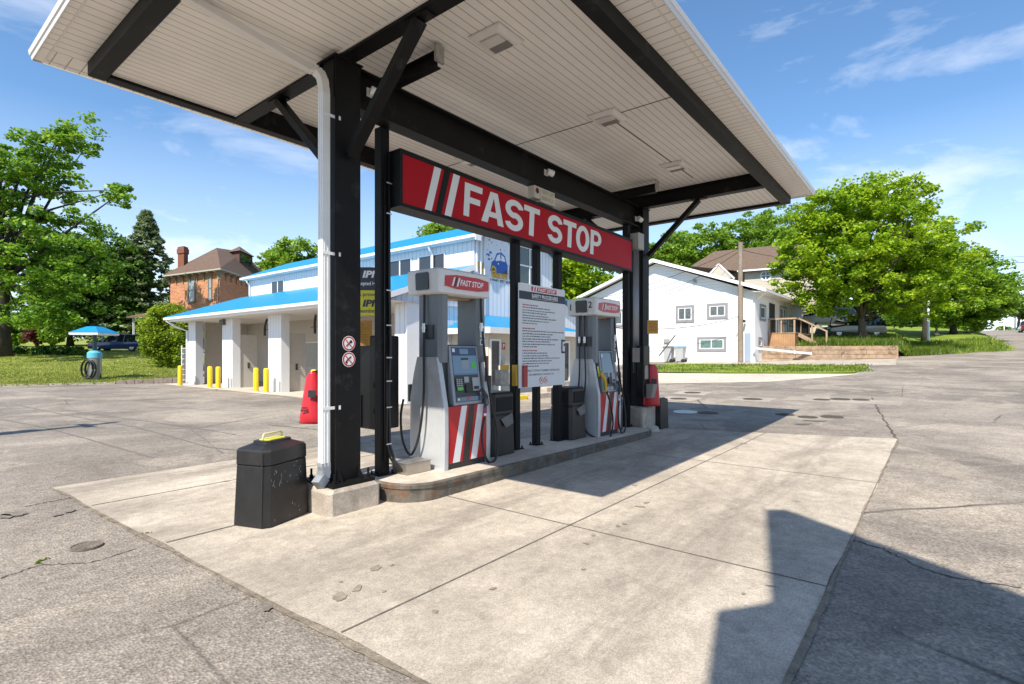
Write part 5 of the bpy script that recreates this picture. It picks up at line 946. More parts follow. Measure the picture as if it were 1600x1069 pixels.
nn = N(t, 'ShaderNodeTexNoise'); nn.inputs['Scale'].default_value = .9; nn.inputs['Detail'].default_value = 6; t.links.new(g.outputs['Object'], nn.inputs['Vector']); mm = N(t, 'ShaderNodeMix', data_type='RGBA', blend_type='OVERLAY'); mm.inputs['Factor'].default_value = .22; t.links.new(bt.outputs['Color'], mm.inputs['A']); t.links.new(nn.outputs['Color'], mm.inputs['B'])
hs = N(t, 'ShaderNodeHueSaturation'); hs.inputs['Saturation'].default_value = 1.0; t.links.new(mm.outputs['Result'], hs.inputs['Color']); t.links.new(hs.outputs['Color'], b.inputs['Base Color'])
shing = mat('brown_shingle', (.125, .080, .058), .9, var=.3, vscale=5, bump=.5, bscale=25); sage = mat('eave_sage', (.23, .21, .16), .6, var=.1); lintel = mat('stone_sill', (.19, .18, .165), .7)
c0 = atD(266, 560, 54); c1 = atD(343, 560, 50); c2 = atD(424, 560, 63); ZBH = 1.9; ZE = atD(337, 423, 50).z
c0.z = c1.z = c2.z = 0; c3 = c0 + (c2 - c1)
H = thing('brick_house', 'old orange brick house with brown hip roof, tall chimney and dormer', 'house', (c1.x, c1.y, ZBH))
m = MB(); m.add([(*c.xy, z) for z in (ZBH, ZE) for c in (c0, c1, c2, c3)], [(0, 1, 5, 4), (1, 2, 6, 5), (2, 3, 7, 6), (3, 0, 4, 7)]); m.build('wall', brick, H)
dA = (c1 - c0).normalized(); dB = (c2 - c1).normalized(); nA = Vector((dA.y, -dA.x, 0)); nB = Vector((dB.y, -dB.x, 0)); ov = .7
e0, e1, e2, e3 = c0 - dA * ov - dB * ov, c1 + dA * ov - dB * ov, c2 + dA * ov + dB * ov, c3 - dA * ov + dB * ov
rA = c0.lerp(c1, .62) + dB * 3.4; rB = c3.lerp(c2, .62) - dB * 3.2; RZ2 = atD(393, 386, 60).z
m = MB(); m.add([(*c.xy, ZE + .1) for c in (e0, e1, e2, e3)] + [(*rA.xy, RZ2 - 1.1), (*rB.xy, RZ2 - .3)], [(0, 1, 4), (1, 2, 5, 4), (2, 3, 5), (3, 0, 4, 5), (3, 2, 1, 0)]); rf = m.build('roof', shing, H)
m = MB(); m.loft([[(*c.xy, ZE - .05) for c in (e0, e1, e2, e3)], [(*c.xy, ZE + .09) for c in (e0, e1, e2, e3)]]); m.build('eave', mat('eave_pale', (.40, .38, .33), .6), H)
for (p, q, n_) in ((c0, c1, nA), (c1, c2, nB)):
    L_ = (q - p).length; d = (q - p).normalized(); k = int(L_ / 1.1)
    for i in range(k + 1):
        o_ = p + d * (L_ * i / k); m = MB(); m.prism([(0, 0), (.55, .0), (.5, -.12), (.12, -.35), (.1, -.75), (0, -.75)], lambda a, b_, dd: tuple(o_ + n_ * (a + .01) + d * dd + ZA * (ZE - .06 + b_)), -.06, .06); m.build('eave_bracket', sage, H)
m = MB(); ch = c0 + dA * 1.3 + dB * 1.0; cht = atD(286, 379, 52).z
m.obox((*(ch - dA * .55 - dB * .4).xy, ZE), dA, dB, ZA, 1.10, .8, cht - ZE - .7); m.obox((*(ch - dA * .65 - dB * .5).xy, cht - .7), dA, dB, ZA, 1.3, 1.0, .5); m.obox((*(ch - dA * .57 - dB * .42).xy, cht - .2), dA, dB, ZA, 1.14, .84, .2); m.build('chimney', mat('chimney_brick', (.20, .075, .045), .85, var=.35, vscale=9), rf)
dr = rA.lerp(rB, .62) + dA * 1.6; m = MB(); zd = RZ2 - 2.35; m.obox((*(dr - dB * 1.6 - dA * 1.4).xy, zd - .6), dB, dA, ZA, 3.4, 1.9, 1.75); m.build('dormer', mat('dormer_brown', (.10, .06, .05), .8), rf)
m = MB(); m.obox((*(dr - dB * 1.3 + dA * .505).xy, zd + .05), dB, dA, ZA, 2.6, .02, .95); m.build('dormer_window', wglass, rf)
m = MB(); b0 = dr - dB * 1.9 - dA * 1.5; m.add([(*(b0).xy, zd + 1.17), (*(b0 + dB * 3.8).xy, zd + 1.17), (*(b0 + dB * 3.8 + dA * 2.3).xy, zd + 1.17), (*(b0 + dA * 2.3).xy, zd + 1.17), (*(dr - dA * .6).xy, zd + 2.1)], [(0, 1, 4), (1, 2, 4), (2, 3, 4), (3, 0, 4), (3, 2, 1, 0)]); m.build('dormer_roof', shing, rf)
def hwin(p, d, n_, a, wd, z0_, z1_):
    o_ = p + d * a + n_ * .02; o_.z = z0_; m = MB(); m.obox(o_, d, ZA, n_, wd, z1_ - z0_, .02); q = m.build('window', glass('house_glass', (.26, .28, .29), .2), H); m = MB()
    for x_, z_, w_, h_2 in ((-.08, -.0, .08, z1_ - z0_), (wd, 0, .08, z1_ - z0_), (-.08, z1_ - z0_, wd + .16, .1), (0, (z1_ - z0_) * .5, wd, .06)): m.obox(o_ + d * x_ + ZA * z_ + n_ * .022, d, ZA, n_, w_, h_2, .04)
    m.build('frame', mat('frame_dark', (.16, .17, .17), .5), q); m = MB(); m.obox(o_ + d * -.2 - ZA * .18, d, ZA, n_, wd + .4, .17, .14); m.build('sill', lintel, q)
LA = (c1 - c0).length; zw0 = atD(304, 470, 52).z; zw1 = atD(304, 438, 52).z; hwin(c0, dA, nA, LA * .40, 1.0, zw0, zw1); hwin(c0, dA, nA, LA * .80, .45, zw0 + .05, zw1); hwin(c0, dA, nA, LA * .40, 1.0, zw0 - 3.6, zw1 - 3.6)
m = MB(); q = c1 + nA * .08 - dA * .15; m.tube([(*q.xy, ZE), (*q.xy, ZBH)], .06, 8); m.build('downspout', mat('spout_tan', (.42, .33, .25), .5), H)
# porch on its left
pA = atD(206, 560, 55); pA.z = 0; pl = (c0 - pA); pd = pl.normalized(); zp = atD(215, 494, 54).z; m = MB(); bk = dB * 3.2
m.add([(*(pA - pd * .3 - dB * .5).xy, zp), (*(c0 - dB * .6).xy, zp + .1), (*(c0 + bk).xy, zp + 1.35), (*(pA + bk - pd * .3).xy, zp + .5), (*(pA - pd * .3 - dB * .5).xy, zp - .16), (*(c0 - dB * .6).xy, zp - .08)], [(0, 1, 2, 3), (0, 4, 5, 1)]); m.build('porch_roof', shing, H)
for k in (0.05, .45):
    m = MB(); q = pA + pl * k; m.box(q.x - .08, q.x + .08, q.y - .08, q.y + .08, ZBH + .9, zp - .1)
    m.build('porch_post', mat('porch_white', (.62, .62, .60), .5), H)
m = MB(); m.obox((*(pA - dB * .1).xy, ZBH + .75), pd, dB, ZA, pl.length, .1, .35); m.build('porch_rail', mat('porch_white', (.62, .62, .60), .5), H); m = MB(); m.obox((*(pA - dB * .15).xy, ZBH - .5), pd, dB, ZA, pl.length, 3, 1.15); m.build('porch_skirt', mat('skirt_teal', (.10, .25, .28), .6, var=.1), H)
# ------------------------------------------------------------------ white house on the right
XH, YC0, YC1 = 36.3, 9.05, 22.4; HB = 1.0; WZ = 5.55
stuc = mat('white_stucco', (.75, .75, .74), .85, var=.05, vscale=.8, dirt=(.66, .64, .60), dscale=1.1, dlo=.52, dhi=.75, bump=.25, bscale=8); hside = lined('house_siding', (.76, .77, .78), 'Z', .20, .09, (.55, .57, .60), .55, var=.02, bump=.5); gtrim = mat('grey_frame', (.25, .245, .26), .5, var=.05)
HW = thing('white_house', 'low white stuccoed house with grey framed windows and a wide gable', 'house', (XH, 12, HB)); XE = 51.5
m = MB(); m.box(XH, XE, YC0, YC1, HB - .6, WZ); m.build('wall', stuc, HW)
PKY, PKZ = 15.72, 8.05
m = MB(); m.prism([(YC0, WZ), (YC1, WZ), (PKY, PKZ)], lambda a, b, d: (d, a, b), XH + .03, XE - .03); m.build('gable', hside, HW)
m = MB(); m.box(XH - .02, XH - .002, YC0 + .05, YC1 - .05, WZ - .02, WZ + .10); m.build('band_board', hside, HW)
dk = mat('dark_roof', (.05, .045, .045), .8, var=.2)
m = MB(); m.prism([(YC0 - .75, WZ + .02), (PKY, PKZ + .18), (YC1 + .6, WZ + .0), (YC1 + .6, WZ + .12), (PKY, PKZ + .25), (YC0 - .75, WZ + .10)], lambda a, b, d: (d, a, b), XH - .55, XE + .4); m.build('roof', dk, HW)
m = MB(); m.prism([(YC0 - .76, WZ - .10), (PKY, PKZ + .03), (YC1 + .62, WZ - .12), (YC1 + .62, WZ + .10), (PKY, PKZ + .27), (YC0 - .76, WZ + .12)], lambda a, b, d: (d, a, b), XH - .60, XH - .553); m.build('fascia', whitepaint, HW)
m = MB(); m.box(XH - .55, XE, YC0 - .70, YC0 - .002, WZ - .06, WZ - .04); m.box(XH - .58, XE, YC0 - .80, YC0 - .70, WZ - .08, WZ + .05); m.build('eave', wtrim, HW)
m = MB(); m.prism([(YC0 - .70, WZ - .03), (PKY, PKZ + .11), (YC1 + .55, WZ - .05), (YC1 + .55, WZ - .012), (PKY, PKZ + .165), (YC0 - .70, WZ + .012)], lambda a, b, d: (d, a, b), XH - .552, XH + .02); m.build('gable_soffit', wtrim, HW)
m = MB(); m.box(XH - .50, XH - .005, YC0 - .6, YC0 - .02, WZ - .05, WZ - .03); m.build('gable_soffit', wtrim, HW)
def wwin(y0_, y1_, z0_, z1_, plane='x', mid=True, curtain=(.12, .20, .18)):
    f_ = .17; gl = mat('curtained_glass_%d' % int(curtain[1] * 100), curtain, .25, var=.35, vscale=5)
    if plane == 'x': bx = lambda m, a, b, c, d, p, q: m.box(XH - q, XH - p, a, b, c, d)
    else: bx = lambda m, a, b, c, d, p, q: m.box(a, b, YC0 - q, YC0 - p, c, d)
    m = MB(); bx(m, y0_ + f_, y1_ - f_, z0_ + f_, z1_ - f_, .003, .02); q = m.build('window', gl, HW)
    m = MB()
    for a, b, c, d in ((y0_, y1_, z0_, z0_ + f_), (y0_, y1_, z1_ - f_, z1_), (y0_, y0_ + f_, z0_ + f_, z1_ - f_), (y1_ - f_, y1_, z0_ + f_, z1_ - f_)): bx(m, a, b, c, d, .002, .06)
    m.build('surround', gtrim, q); m = MB(); s_ = .06; a0, a1, b0, b1 = y0_ + f_, y1_ - f_, z0_ + f_, z1_ - f_
    for a, b, c, d in ((a0, a1, b0, b0 + s_), (a0, a1, b1 - s_, b1), (a0, a0 + s_, b0 + s_, b1 - s_), (a1 - s_, a1, b0 + s_, b1 - s_)) + (((a0 + a1) / 2 - .03, (a0 + a1) / 2 + .03, b0 + s_, b1 - s_),) * (1 if mid else 0): bx(m, a, b, c, d, .021, .045)
    m.build('sash', whitepaint, q)
wwin(12.95, 14.25, 3.74, 4.92, curtain=(.10, .12, .13)); wwin(10.72, 12.08, 3.90, 4.94, curtain=(.12, .135, .14)); wwin(10.82, 12.75, 1.72, 2.70); wwin(18.2, 19.6, 3.6, 4.9, curtain=(.10, .12, .13))
wwin(37.45, 38.95, 3.75, 4.85, 'y', False, (.10, .12, .15)); wwin(43.1, 45.3, 3.8, 5.15, 'y', True, (.12, .15, .14)); wwin(46.5, 48.0, 3.7, 4.5, 'y', False, (.06, .07, .07)); wwin(36.95, 37.95, 1.9, 2.65, 'y', False, (.08, .1, .12))
m = MB(); m.box(40.0, 41.5, YC0 - .05, YC0 - .002, 2.9, 5.1); m.build('door', mat('door_dark', (.03, .022, .02), .5), HW)
m = MB(); m.box(XH - .06, XH - .003, YC0 + .25, YC0 + .62, 1.05, 2.9); m.build('painted_shadow', mat('shadow_bluegrey', (.30, .36, .46), .6), HW)  # blue-grey slab stands in for a shadow on the house wall
m = MB(); m.tube([(XH - .1, YC0 - .7, WZ - .05), (XH + .2, YC0 - .3, WZ - .3), (XH + .3, YC0 - .06, WZ - .5)], .05, 8); m.build('downspout', wtrim, HW)
m = MB(); m.box(XH - .12, XH - .003, 14.7, 15.1, 2.35, 2.6); m.box(XH - .1, XH - .003, 12.8, 13.0, 6.4, 6.65); m.build('vent', mat('vent_grey', (.3, .3, .3), .5), HW)
# tan house behind it
o = thing('tan_house', 'tan sided house with a long brown roof rising behind the white house', 'house', (60, 22, 2)); tan = lined('tan_siding', (.52, .47, .39), 'Z', .2, .09, (.40, .36, .30), .6, var=.03)
d0 = 52; a = atD(1088, 470, 56); b_ = atD(1280, 470, 50); a.z = b_.z = 0; dd = (b_ - a).normalized(); nn_ = Vector((dd.y, -dd.x, 0)); L_ = (b_ - a).length
wl = a + dd * (L_ * .42); ze = atD(1165, 424, 53).z
m = MB(); m.obox((*wl.xy, 1.5), dd, -nn_, ZA, L_ * .58, 6, ze - 1.5); m.build('wall', tan, o)
m = MB(); zt_ = atD(1150, 388, 58).z; zl = atD(1085, 416, 56).z; zr2 = atD(1170, 420, 52).z; bk = -nn_ * 5
m.add([(*(a - dd * .5 + nn_ * .3).xy, zl), (*(wl - dd * .6 + nn_ * .6).xy, zr2), (*(b_ + dd * .6 + nn_ * .6).xy, zr2), (*(b_ + dd * .5 + bk).xy, zt_), (*(a + dd * .8 + bk).xy, zt_), (*(b_ + dd * .6 + bk * 2).xy, zr2 - .5), (*(a - dd * .5 + bk * 2).xy, zl - .5)], [(0, 1, 2, 3, 4), (4, 3, 5, 6), (0, 4, 6), (0, 6, 5, 2, 1)]); m.build('roof', mat('brown_roof', (.13, .088, .062), .9, var=.25, vscale=4, bump=.4, bscale=20), o)
m = MB(); m.bar((*(wl - dd * .6 + nn_ * .62).xy, zr2 - .05), (*(b_ + dd * .6 + nn_ * .62).xy, zr2 - .05), .05, .16); m.build('fascia', wtrim, o)
gp = a + dd * (L_ * .21) + nn_ * .55; zg = atD(1121, 412, 54).z; m = MB(); m.prism([(-1.3, zg - 1.5), (1.3, zg - 1.5), (0, zg - .1)], lambda a_, b2, d: tuple(gp + dd * a_ + nn_ * d + ZA * b2), -2.5, 0); m.build('dormer', tan, o)
m = MB(); m.bar(tuple(gp + dd * -1.5 + nn_ * .03 + ZA * (zg - 1.6)), tuple(gp + nn_ * .03 + ZA * zg), .08, .16); m.bar(tuple(gp + dd * 1.5 + nn_ * .03 + ZA * (zg - 1.6)), tuple(gp + nn_ * .03 + ZA * zg), .08, .16); m.build('dormer_trim', wtrim, o)
wc = wl + dd * (L_ * .58 * .30) + nn_ * .03; zc = atD(1193, 431, 52.5).z; m = MB(); m.disc(wc + ZA * zc, dd, ZA, .55, 0, 20); m.disc(wc + ZA * zc + nn_ * .02, dd, ZA, .36, 1, 20); m.obox(wc + ZA * (zc - .38) + nn_ * .03 - dd * .04, dd, ZA, nn_, .08, .76, .01, 0); m.obox(wc + ZA * (zc - .04) + nn_ * .042 - dd * .38, dd, ZA, nn_, .76, .08, .01, 0); m.build('round_window', [whitepaint, wglass], o)
# front strips: driveway concrete, lawn strip, sidewalk
def strip(name, m_, pts, lift, n=6, kind='structure'):
    rows = []
    for k in range(n + 1):
        row = []
        for px, yn, yf in pts:
            a, b = G(px, yn), G(px, yf); p = a.lerp(b, k / n); row.append((p.x, p.y, gz(p.x, p.y) + lift))
        rows.append(row)
    return sheet(name, rows, m_, kind)
strip('driveway', pale_conc, [(1000, 600, 583), (1060, 599.5, 583.5), (1120, 598.5, 584), (1200, 597, 584), (1270, 592, 584), (1340, 585.5, 584.2)], .012)
strip('sidewalk', old_conc, [(1010, 568.5, 562), (1060, 568.5, 563), (1120, 569, 563.5), (1180, 571, 563.5), (1260, 572, 563), (1330, 572, 563), (1400, 571, 560)], .014)
strip('grass_strip', grass2, [(1000, 583, 566), (1040, 583, 568), (1080, 583.4, 569.5), (1150, 584, 571), (1220, 584, 571.5), (1290, 584, 572), (1335, 583.5, 572.5), (1356, 575, 573)], .05, kind='stuff')
# timber retaining wall with the raised lawn behind it
timb = mat('weathered_timber', (.31, .21, .135), .85, var=.45, vscale=3, dirt=(.40, .30, .22), dscale=5); timb2 = mat('orange_timber', (.33, .20, .11), .8, var=.35, vscale=4)
wa = atX(1186, 566, 36.6); wa = G(1186, 564); wbp = G(1400, 561); wa.z = wbp.z = 0; dW = (wbp - wa).normalized(); nW = Vector((dW.y, -dW.x, 0)); LW = (wbp - wa).length
ztop = atD(1300, 540.5, G(1300, 561).x * FW[0] + G(1300, 561).y * FW[1]).z
o = thing('retaining_wall', 'low retaining wall of stacked weathered timbers beside the white house', 'retaining wall', (wa.x, wa.y, gz(wa.x, wa.y))); zb0 = min(gz(wa.x, wa.y), gz(wbp.x, wbp.y)) - .1; nT = 4; th = (ztop - zb0 - .0) / nT
for k in range(nT):
    m = MB(); cuts = [0, .28, .62, 1.0] if k % 2 else [0, .45, .8, 1.0]
    for i in range(3): m.obox(wa + dW * (LW * cuts[i]) + ZA * (zb0 + k * th) - nW * (.03 * k), dW, -nW, ZA, LW * (cuts[i + 1] - cuts[i]) - .015, .16, th - .018)
    m.build('timber', timb if k % 2 else timb2 if k == 1 else timb, o, bevel=.012)
m = MB()
for q in (.35, .62, .95): m.obox(wa + dW * (LW * q) + nW * .02 + ZA * (zb0 + 2 * th + .03) - nW * .06, dW, -nW, ZA, .16, .1, .13)
m.build('deadman_ends', mat('timber_end', (.20, .12, .07), .9, var=.3, vscale=8), o)
m = MB(); m.obox(wa + dW * LW + ZA * zb0 - nW * .10, dW, -nW, ZA, .16, 2.5, ztop - zb0); m.build('return_wall', timb, o)
# raised lawn (px columns, distance rows)
rows = []; cols = [1178, 1200, 1230, 1260, 1290, 1320, 1350, 1380, 1398, 1406, 1420, 1440, 1460, 1480, 1500, 1520, 1540, 1560, 1575, 1586]
def near_t(px): q = G(px, 561 if px < 1402 else 557.5 - (px - 1406) * .055); return q.x * FW[0] + q.y * FW[1]
for k in range(15):
    s_ = k / 14; row = []
    for px in cols:
        tn = near_t(px) + (.12 if px < 1402 else 0); tf = 80 if px < 1440 else 80 - (px - 1440) / 146 * 38
        pn = 540.5 if px <= 1400 else 557.5 - (px - 1406) * .055; pf = 511 + max(0, px - 1440) * .07 if px < 1530 else 517.3 + (px - 1530) * .50
        if px == 1406: pn = 549
        t_ = tn + (tf - tn) * s_; zn = CAM_H + (HOR - pn) / FPX * tn; zf = CAM_H + (HOR - pf) / FPX * tf
        e_ = 1 - (1 - s_) ** 1.35; p = atD(px, HOR, t_); row.append((p.x, p.y, max(zn + (zf - zn) * e_, gz(p.x, p.y) + .02)))
    rows.append(row)
bank_rows = rows; sheet('raised_lawn', rows, grass2, 'stuff')
def bank_z(px, t):
    tn = near_t(px); s_ = (t - tn) / ((80 if px < 1440 else 80 - (px - 1440) / 146 * 38) - tn); i = max(0, min(13, int(s_ * 14))); j = min(range(len(cols)), key=lambda q: abs(cols[q] - px)); return bank_rows[i][j][2] * (1 - (s_ * 14 - i)) + bank_rows[i + 1][j][2] * (s_ * 14 - i)
def onbank(px, t): p = atD(px, HOR, t); p.z = bank_z(px, t); return p
# left lawn
rows = []; lc = [-420, -300, -200, -120, -60, 0, 40, 80, 120, 148, 180, 210, 240, 275, 320, 380]
def lz(px, t): t0 = ln(px); return .05 + max(0, t - t0) * .082 - max(0, t - 48) * .03
def ln(px): q = atZ(px, 604.5 - max(0, px) * .026 if px < 285 else 571, 0); return q.x * FW[0] + q.y * FW[1]
for k in range(26):
    row = []
    for px in lc: t_ = ln(px) + (95 - ln(px)) * (k / 25) ** 1.5; p = atD(px, HOR, t_); row.append((p.x, p.y, lz(px, t_)))
    rows.append(row)
sheet('left_lawn', rows, grass, 'stuff')
def onlawn(px, t): p = atD(px, HOR, t); p.z = lz(px, t); return p
row0 = [Vector(r) for r in rows[0]]; m = MB()
for i in range(len(lc) - 1):
    if lc[i] < 180: a, b = row0[i], row0[i + 1]; a = Vector((a.x, a.y, 0)); b = Vector((b.x, b.y, 0)); d = (b - a).normalized(); n_ = Vector((d.y, -d.x, 0)); m.obox(a + n_ * .02, d, n_, ZA, (b - a).length, .13, .10)
k_ = m.build('kerb_strip', pale_conc); tag(k_, kind='structure')
o = thing('stone_edging', 'low dark stone edging between the lawn and the wash bay pavement', 'edging', tuple(row0[10])); m = MB(); a = atZ(182, 600.5, 0); b = atZ(288, 599, 0); d = (b - a).normalized(); n_ = Vector((d.y, -d.x, 0)); rnd = random.Random(7); s_ = 0
while s_ < (b - a).length: l_ = .35 + rnd.random() * .3; h_ = .18 + .12 * s_ / (b - a).length + rnd.random() * .03; m.obox(a + d * s_ + n_ * rnd.random() * .05, d, -n_, ZA, l_ - .02, .3, h_); s_ += l_
m.build('stones', mat('edging_stone', (.20, .165, .14), .9, var=.4, vscale=6, bump=.5, bscale=20), o)

# ------------------------------------------------------------------ plants
rng = np.random.default_rng(4)
bark = mat('tree_bark', (.085, .065, .05), .95, var=.4, vscale=8, bump=.8, bscale=14); bark2 = mat('dark_bark', (.04, .033, .028), .95, var=.4, vscale=8)
lf_maple = leafmat('maple_leaf', (.10, .21, .010), (.24, .385, .014), (.40, .52, .03), .48)
lf_big = leafmat('big_maple_leaf', (.065, .16, .016), (.14, .28, .024), (.27, .42, .04), .45)
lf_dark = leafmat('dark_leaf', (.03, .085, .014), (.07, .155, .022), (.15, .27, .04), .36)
lf_mid = leafmat('mid_leaf', (.085, .18, .016), (.16, .29, .026), (.28, .42, .04), .45)
lf_con = leafmat('conifer_needle', (.09, .14, .06), (.16, .22, .10), (.26, .32, .16), .35)
lf_ced = leafmat('cedar_leaf', (.11, .18, .010), (.20, .29, .016), (.32, .41, .035), .35)
lf_red = leafmat('plum_leaf', (.07, .015, .02), (.12, .03, .03), (.18, .06, .05), .3)
def leaves(centers, radii, per, size, mtl, name, parent, flat=.55, up=.55, elong=1.25):
    n = len(centers); c = np.repeat(np.asarray(centers, float), per, axis=0); r = np.repeat(np.asarray(radii, float), per)
    d = rng.normal(size=(n * per, 3)); d /= np.linalg.norm(d, axis=1)[:, None]; d *= (rng.random(n * per) ** .45 * r)[:, None]; d[:, 2] *= flat; p = c + d
    nv = rng.normal(size=p.shape) * .75; nv[:, 2] = np.abs(nv[:, 2]) + up; nv += d / (r[:, None] + 1e-6) * .5; nv /= np.linalg.norm(nv, axis=1)[:, None]
    a = np.cross(nv, rng.normal(size=p.shape)); a /= np.linalg.norm(a, axis=1)[:, None]; b = np.cross(nv, a); s = size * (.6 + .8 * rng.random(n * per))[:, None]
    fold = nv * s * .22
    v = np.stack([p - a * s * elong * .5, p + b * s * .45 - fold * .6, p + a * s * elong * .5 - fold, p - b * s * .45 - fold * .6], axis=1).reshape(-1, 3); off = world_off(parent); v -= np.array(off)[None]
    me = bpy.data.meshes.new(name); k = n * per; me.vertices.add(k * 4); me.vertices.foreach_set('co', v.ravel()); me.loops.add(k * 4); me.loops.foreach_set('vertex_index', np.arange(k * 4)); me.polygons.add(k); me.polygons.foreach_set('loop_start', np.arange(0, k * 4, 4)); me.polygons.foreach_set('loop_total', np.full(k, 4)); me.materials.append(mtl); me.update(); me.validate()
    o = bpy.data.objects.new(name, me); COL.objects.link(o); o.parent = parent; OFF[o.name] = off; return o
def tree(name, label, base, th, r0, blobs, ncl, per, size, mtl, group=None, limbs=26, crad=(.5, 1.1), shell=.42, bk=bark, seed=1, flat=.55, cat='tree', spr=0.25, trunk_top=None):
    rd_ = random.Random(seed); base = Vector(base); T_ = thing(name, label, cat, base, group); W_ = [b[3] * b[4] * b[5] for b in blobs]; cs = []
    while len(cs) < ncl:
        b = rd_.choices(blobs, W_)[0]; d = Vector((rd_.gauss(0, 1), rd_.gauss(0, 1), rd_.gauss(0, 1))).normalized() * rd_.random() ** shell; cs.append(base + Vector((b[0] + d.x * b[3], b[1] + d.y * b[4], b[2] + d.z * b[5])))
    m = MB(); tt = trunk_top or th * 1.9; tr = [base + Vector((math.sin(k * .9 + seed) * .04 * k, math.cos(k * .7 + seed) * .04 * k, tt * k / 7 - .15)) for k in range(8)]
    m.tube(tr, [r0 * (1.25 if k == 0 else 1 - .11 * k) for k in range(8)], 10)
    for c in rd_.sample(cs, min(limbs, len(cs))):
        k = rd_.randrange(3, 8); s_ = tr[k]
        if c.z < s_.z - .5: s_ = tr[3]
        mid = s_.lerp(c, .5) + Vector((rd_.gauss(0, .4), rd_.gauss(0, .4), abs(rd_.gauss(0, .5)))); pts = [s_.lerp(mid, q) for q in (0, .5)] + [mid, mid.lerp(c, .55), c]; rr3 = r0 * (.40 - .03 * k); m.tube(pts, [rr3, rr3 * .75, rr3 * .5, rr3 * .3, rr3 * .1], 6)
    m.build('trunk', bk, T_, smooth=True); leaves(cs, [crad[0] + rd_.random() * (crad[1] - crad[0]) for _ in cs], per, size, mtl, 'crown', T_, flat); return T_
def L3(px, py, t, base): p = atD(px, py, t); return p - Vector(base)
def blob(px, py, t, base, rx, ry, rz): q = L3(px, py, t, base); return (q.x, q.y, q.z, rx, ry, rz)
# right: lime-green maple over the parked car
t_ = 38.6; b0 = onbank(1347, t_)
tree('maple_tree', 'broad lime-green maple with a thick trunk in front of the parked grey car', b0, 2.0, .33, [blob(1350, 400, t_, b0, 5.6, 5.4, 4.6), blob(1268, 420, t_, b0, 2.2, 3.0, 2.9), blob(1450, 430, t_, b0, 3.3, 3.4, 3.6), blob(1375, 318, t_, b0, 3.8, 3.4, 2.1), blob(1300, 335, t_, b0, 3.0, 3.0, 2.4), blob(1480, 365, t_, b0, 1.6, 1.8, 1.5), blob(1275, 478, t_, b0, 1.2, 1.8, .7)], 950, 88, .18, lf_maple, limbs=70, crad=(.35, .85), seed=3, shell=.5)
t_ = 52; b0 = onbank(1490, t_)
tree('maple_tree', 'second maple standing farther up the slope to the right', b0, 2.4, .3, [blob(1500, 455, t_, b0, 4.6, 4.6, 3.4), blob(1550, 455, t_, b0, 2.4, 2.6, 2.2), blob(1440, 480, t_, b0, 3.4, 3.4, 2.0), blob(1520, 495, t_, b0, 2.8, 2.5, 1.4), blob(1510, 410, t_, b0, 2.0, 2.2, 1.2)], 420, 85, .23, lf_mid, limbs=40, seed=5, bk=bark2)
t_ = 46; b0 = onbank(1444, t_); tree('slim_tree', 'slim dark trunk beside the white pole, its top lost in the maple', b0, 4, .22, [blob(1440, 420, t_, b0, 2.0, 2, 2.2)], 70, 50, .26, lf_mid, limbs=12, seed=9, bk=bark2, trunk_top=6)
# tall trees behind the roofs
for i, (px, py, t_, rx, rz, lab) in enumerate(((1050, 400, 78, 4.0, 3.2, 'leafy tree behind the white gable at its left slope'), (1098, 388, 80, 4.6, 4.0, 'leafy tree above the left end of the brown roof'), (1150, 385, 82, 4.4, 4.2, 'leafy tree behind the top of the wooden pole'), (1205, 368, 76, 4.8, 5.0, 'tall leafy tree between the tan house and the lime maple'), (1245, 395, 70, 4.4, 4.2, 'dark leafy tree just left of the lime maple crown'))):
    p = atD(px, HOR, t_); b0 = Vector((p.x, p.y, 2.5)); h_ = atD(px, py, t_).z - 2.5
    tree('background_tree', lab, b0, h_ * .4, .3, [(0, 0, h_, rx, rx, rz), (rx * .3, 0, h_ - rz * .9, rx * .9, rx, rz * .9)], 190, 70, .32, lf_mid, 'trees behind the houses', limbs=14, crad=(.7, 1.4), seed=20 + i)
for i, (px, py, t_, rx, rz, lab) in enumerate(((905, 430, 44, 3.2, 2.4, 'bright tree framed between the board posts under the sign'), (868, 440, 46, 2.6, 2.6, 'bright tree behind the left board posts'), (690, 372, 52, 2.6, 1.3, 'small treetop showing above the upper blue roof edge'), (465, 410, 62, 3.4, 2.9, 'rounded treetop left of the near column above the blue roof'), (430, 418, 66, 2.6, 2.4, 'smaller treetop beside the dormer of the brick house'))):
    p = atD(px, HOR, t_); b0 = Vector((p.x, p.y, .8)); h_ = atD(px, py, t_).z - .8
    tree('background_tree', lab, b0, h_ * .4, .25, [(0, 0, h_, rx, rx, rz), (0, 0, h_ - rz * 1.1, rx * .9, rx * .9, rz)], 170, 70, .27, lf_mid if i > 1 else lf_maple, 'trees behind the car wash', limbs=14, crad=(.6, 1.2), seed=40 + i)
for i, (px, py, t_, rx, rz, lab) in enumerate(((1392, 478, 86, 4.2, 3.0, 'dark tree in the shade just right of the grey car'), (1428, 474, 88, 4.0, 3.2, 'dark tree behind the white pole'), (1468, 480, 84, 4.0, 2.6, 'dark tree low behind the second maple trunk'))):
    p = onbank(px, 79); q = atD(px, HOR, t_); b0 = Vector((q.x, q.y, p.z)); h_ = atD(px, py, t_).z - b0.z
    tree('background_tree', lab, b0, h_ * .4, .3, [(0, 0, h_, rx, rx, rz), (0, 0, h_ * .5, rx, rx, h_ * .5)], 130, 60, .36, lf_dark, 'trees in the shade up the slope', limbs=8, crad=(.7, 1.4), seed=90 + i)
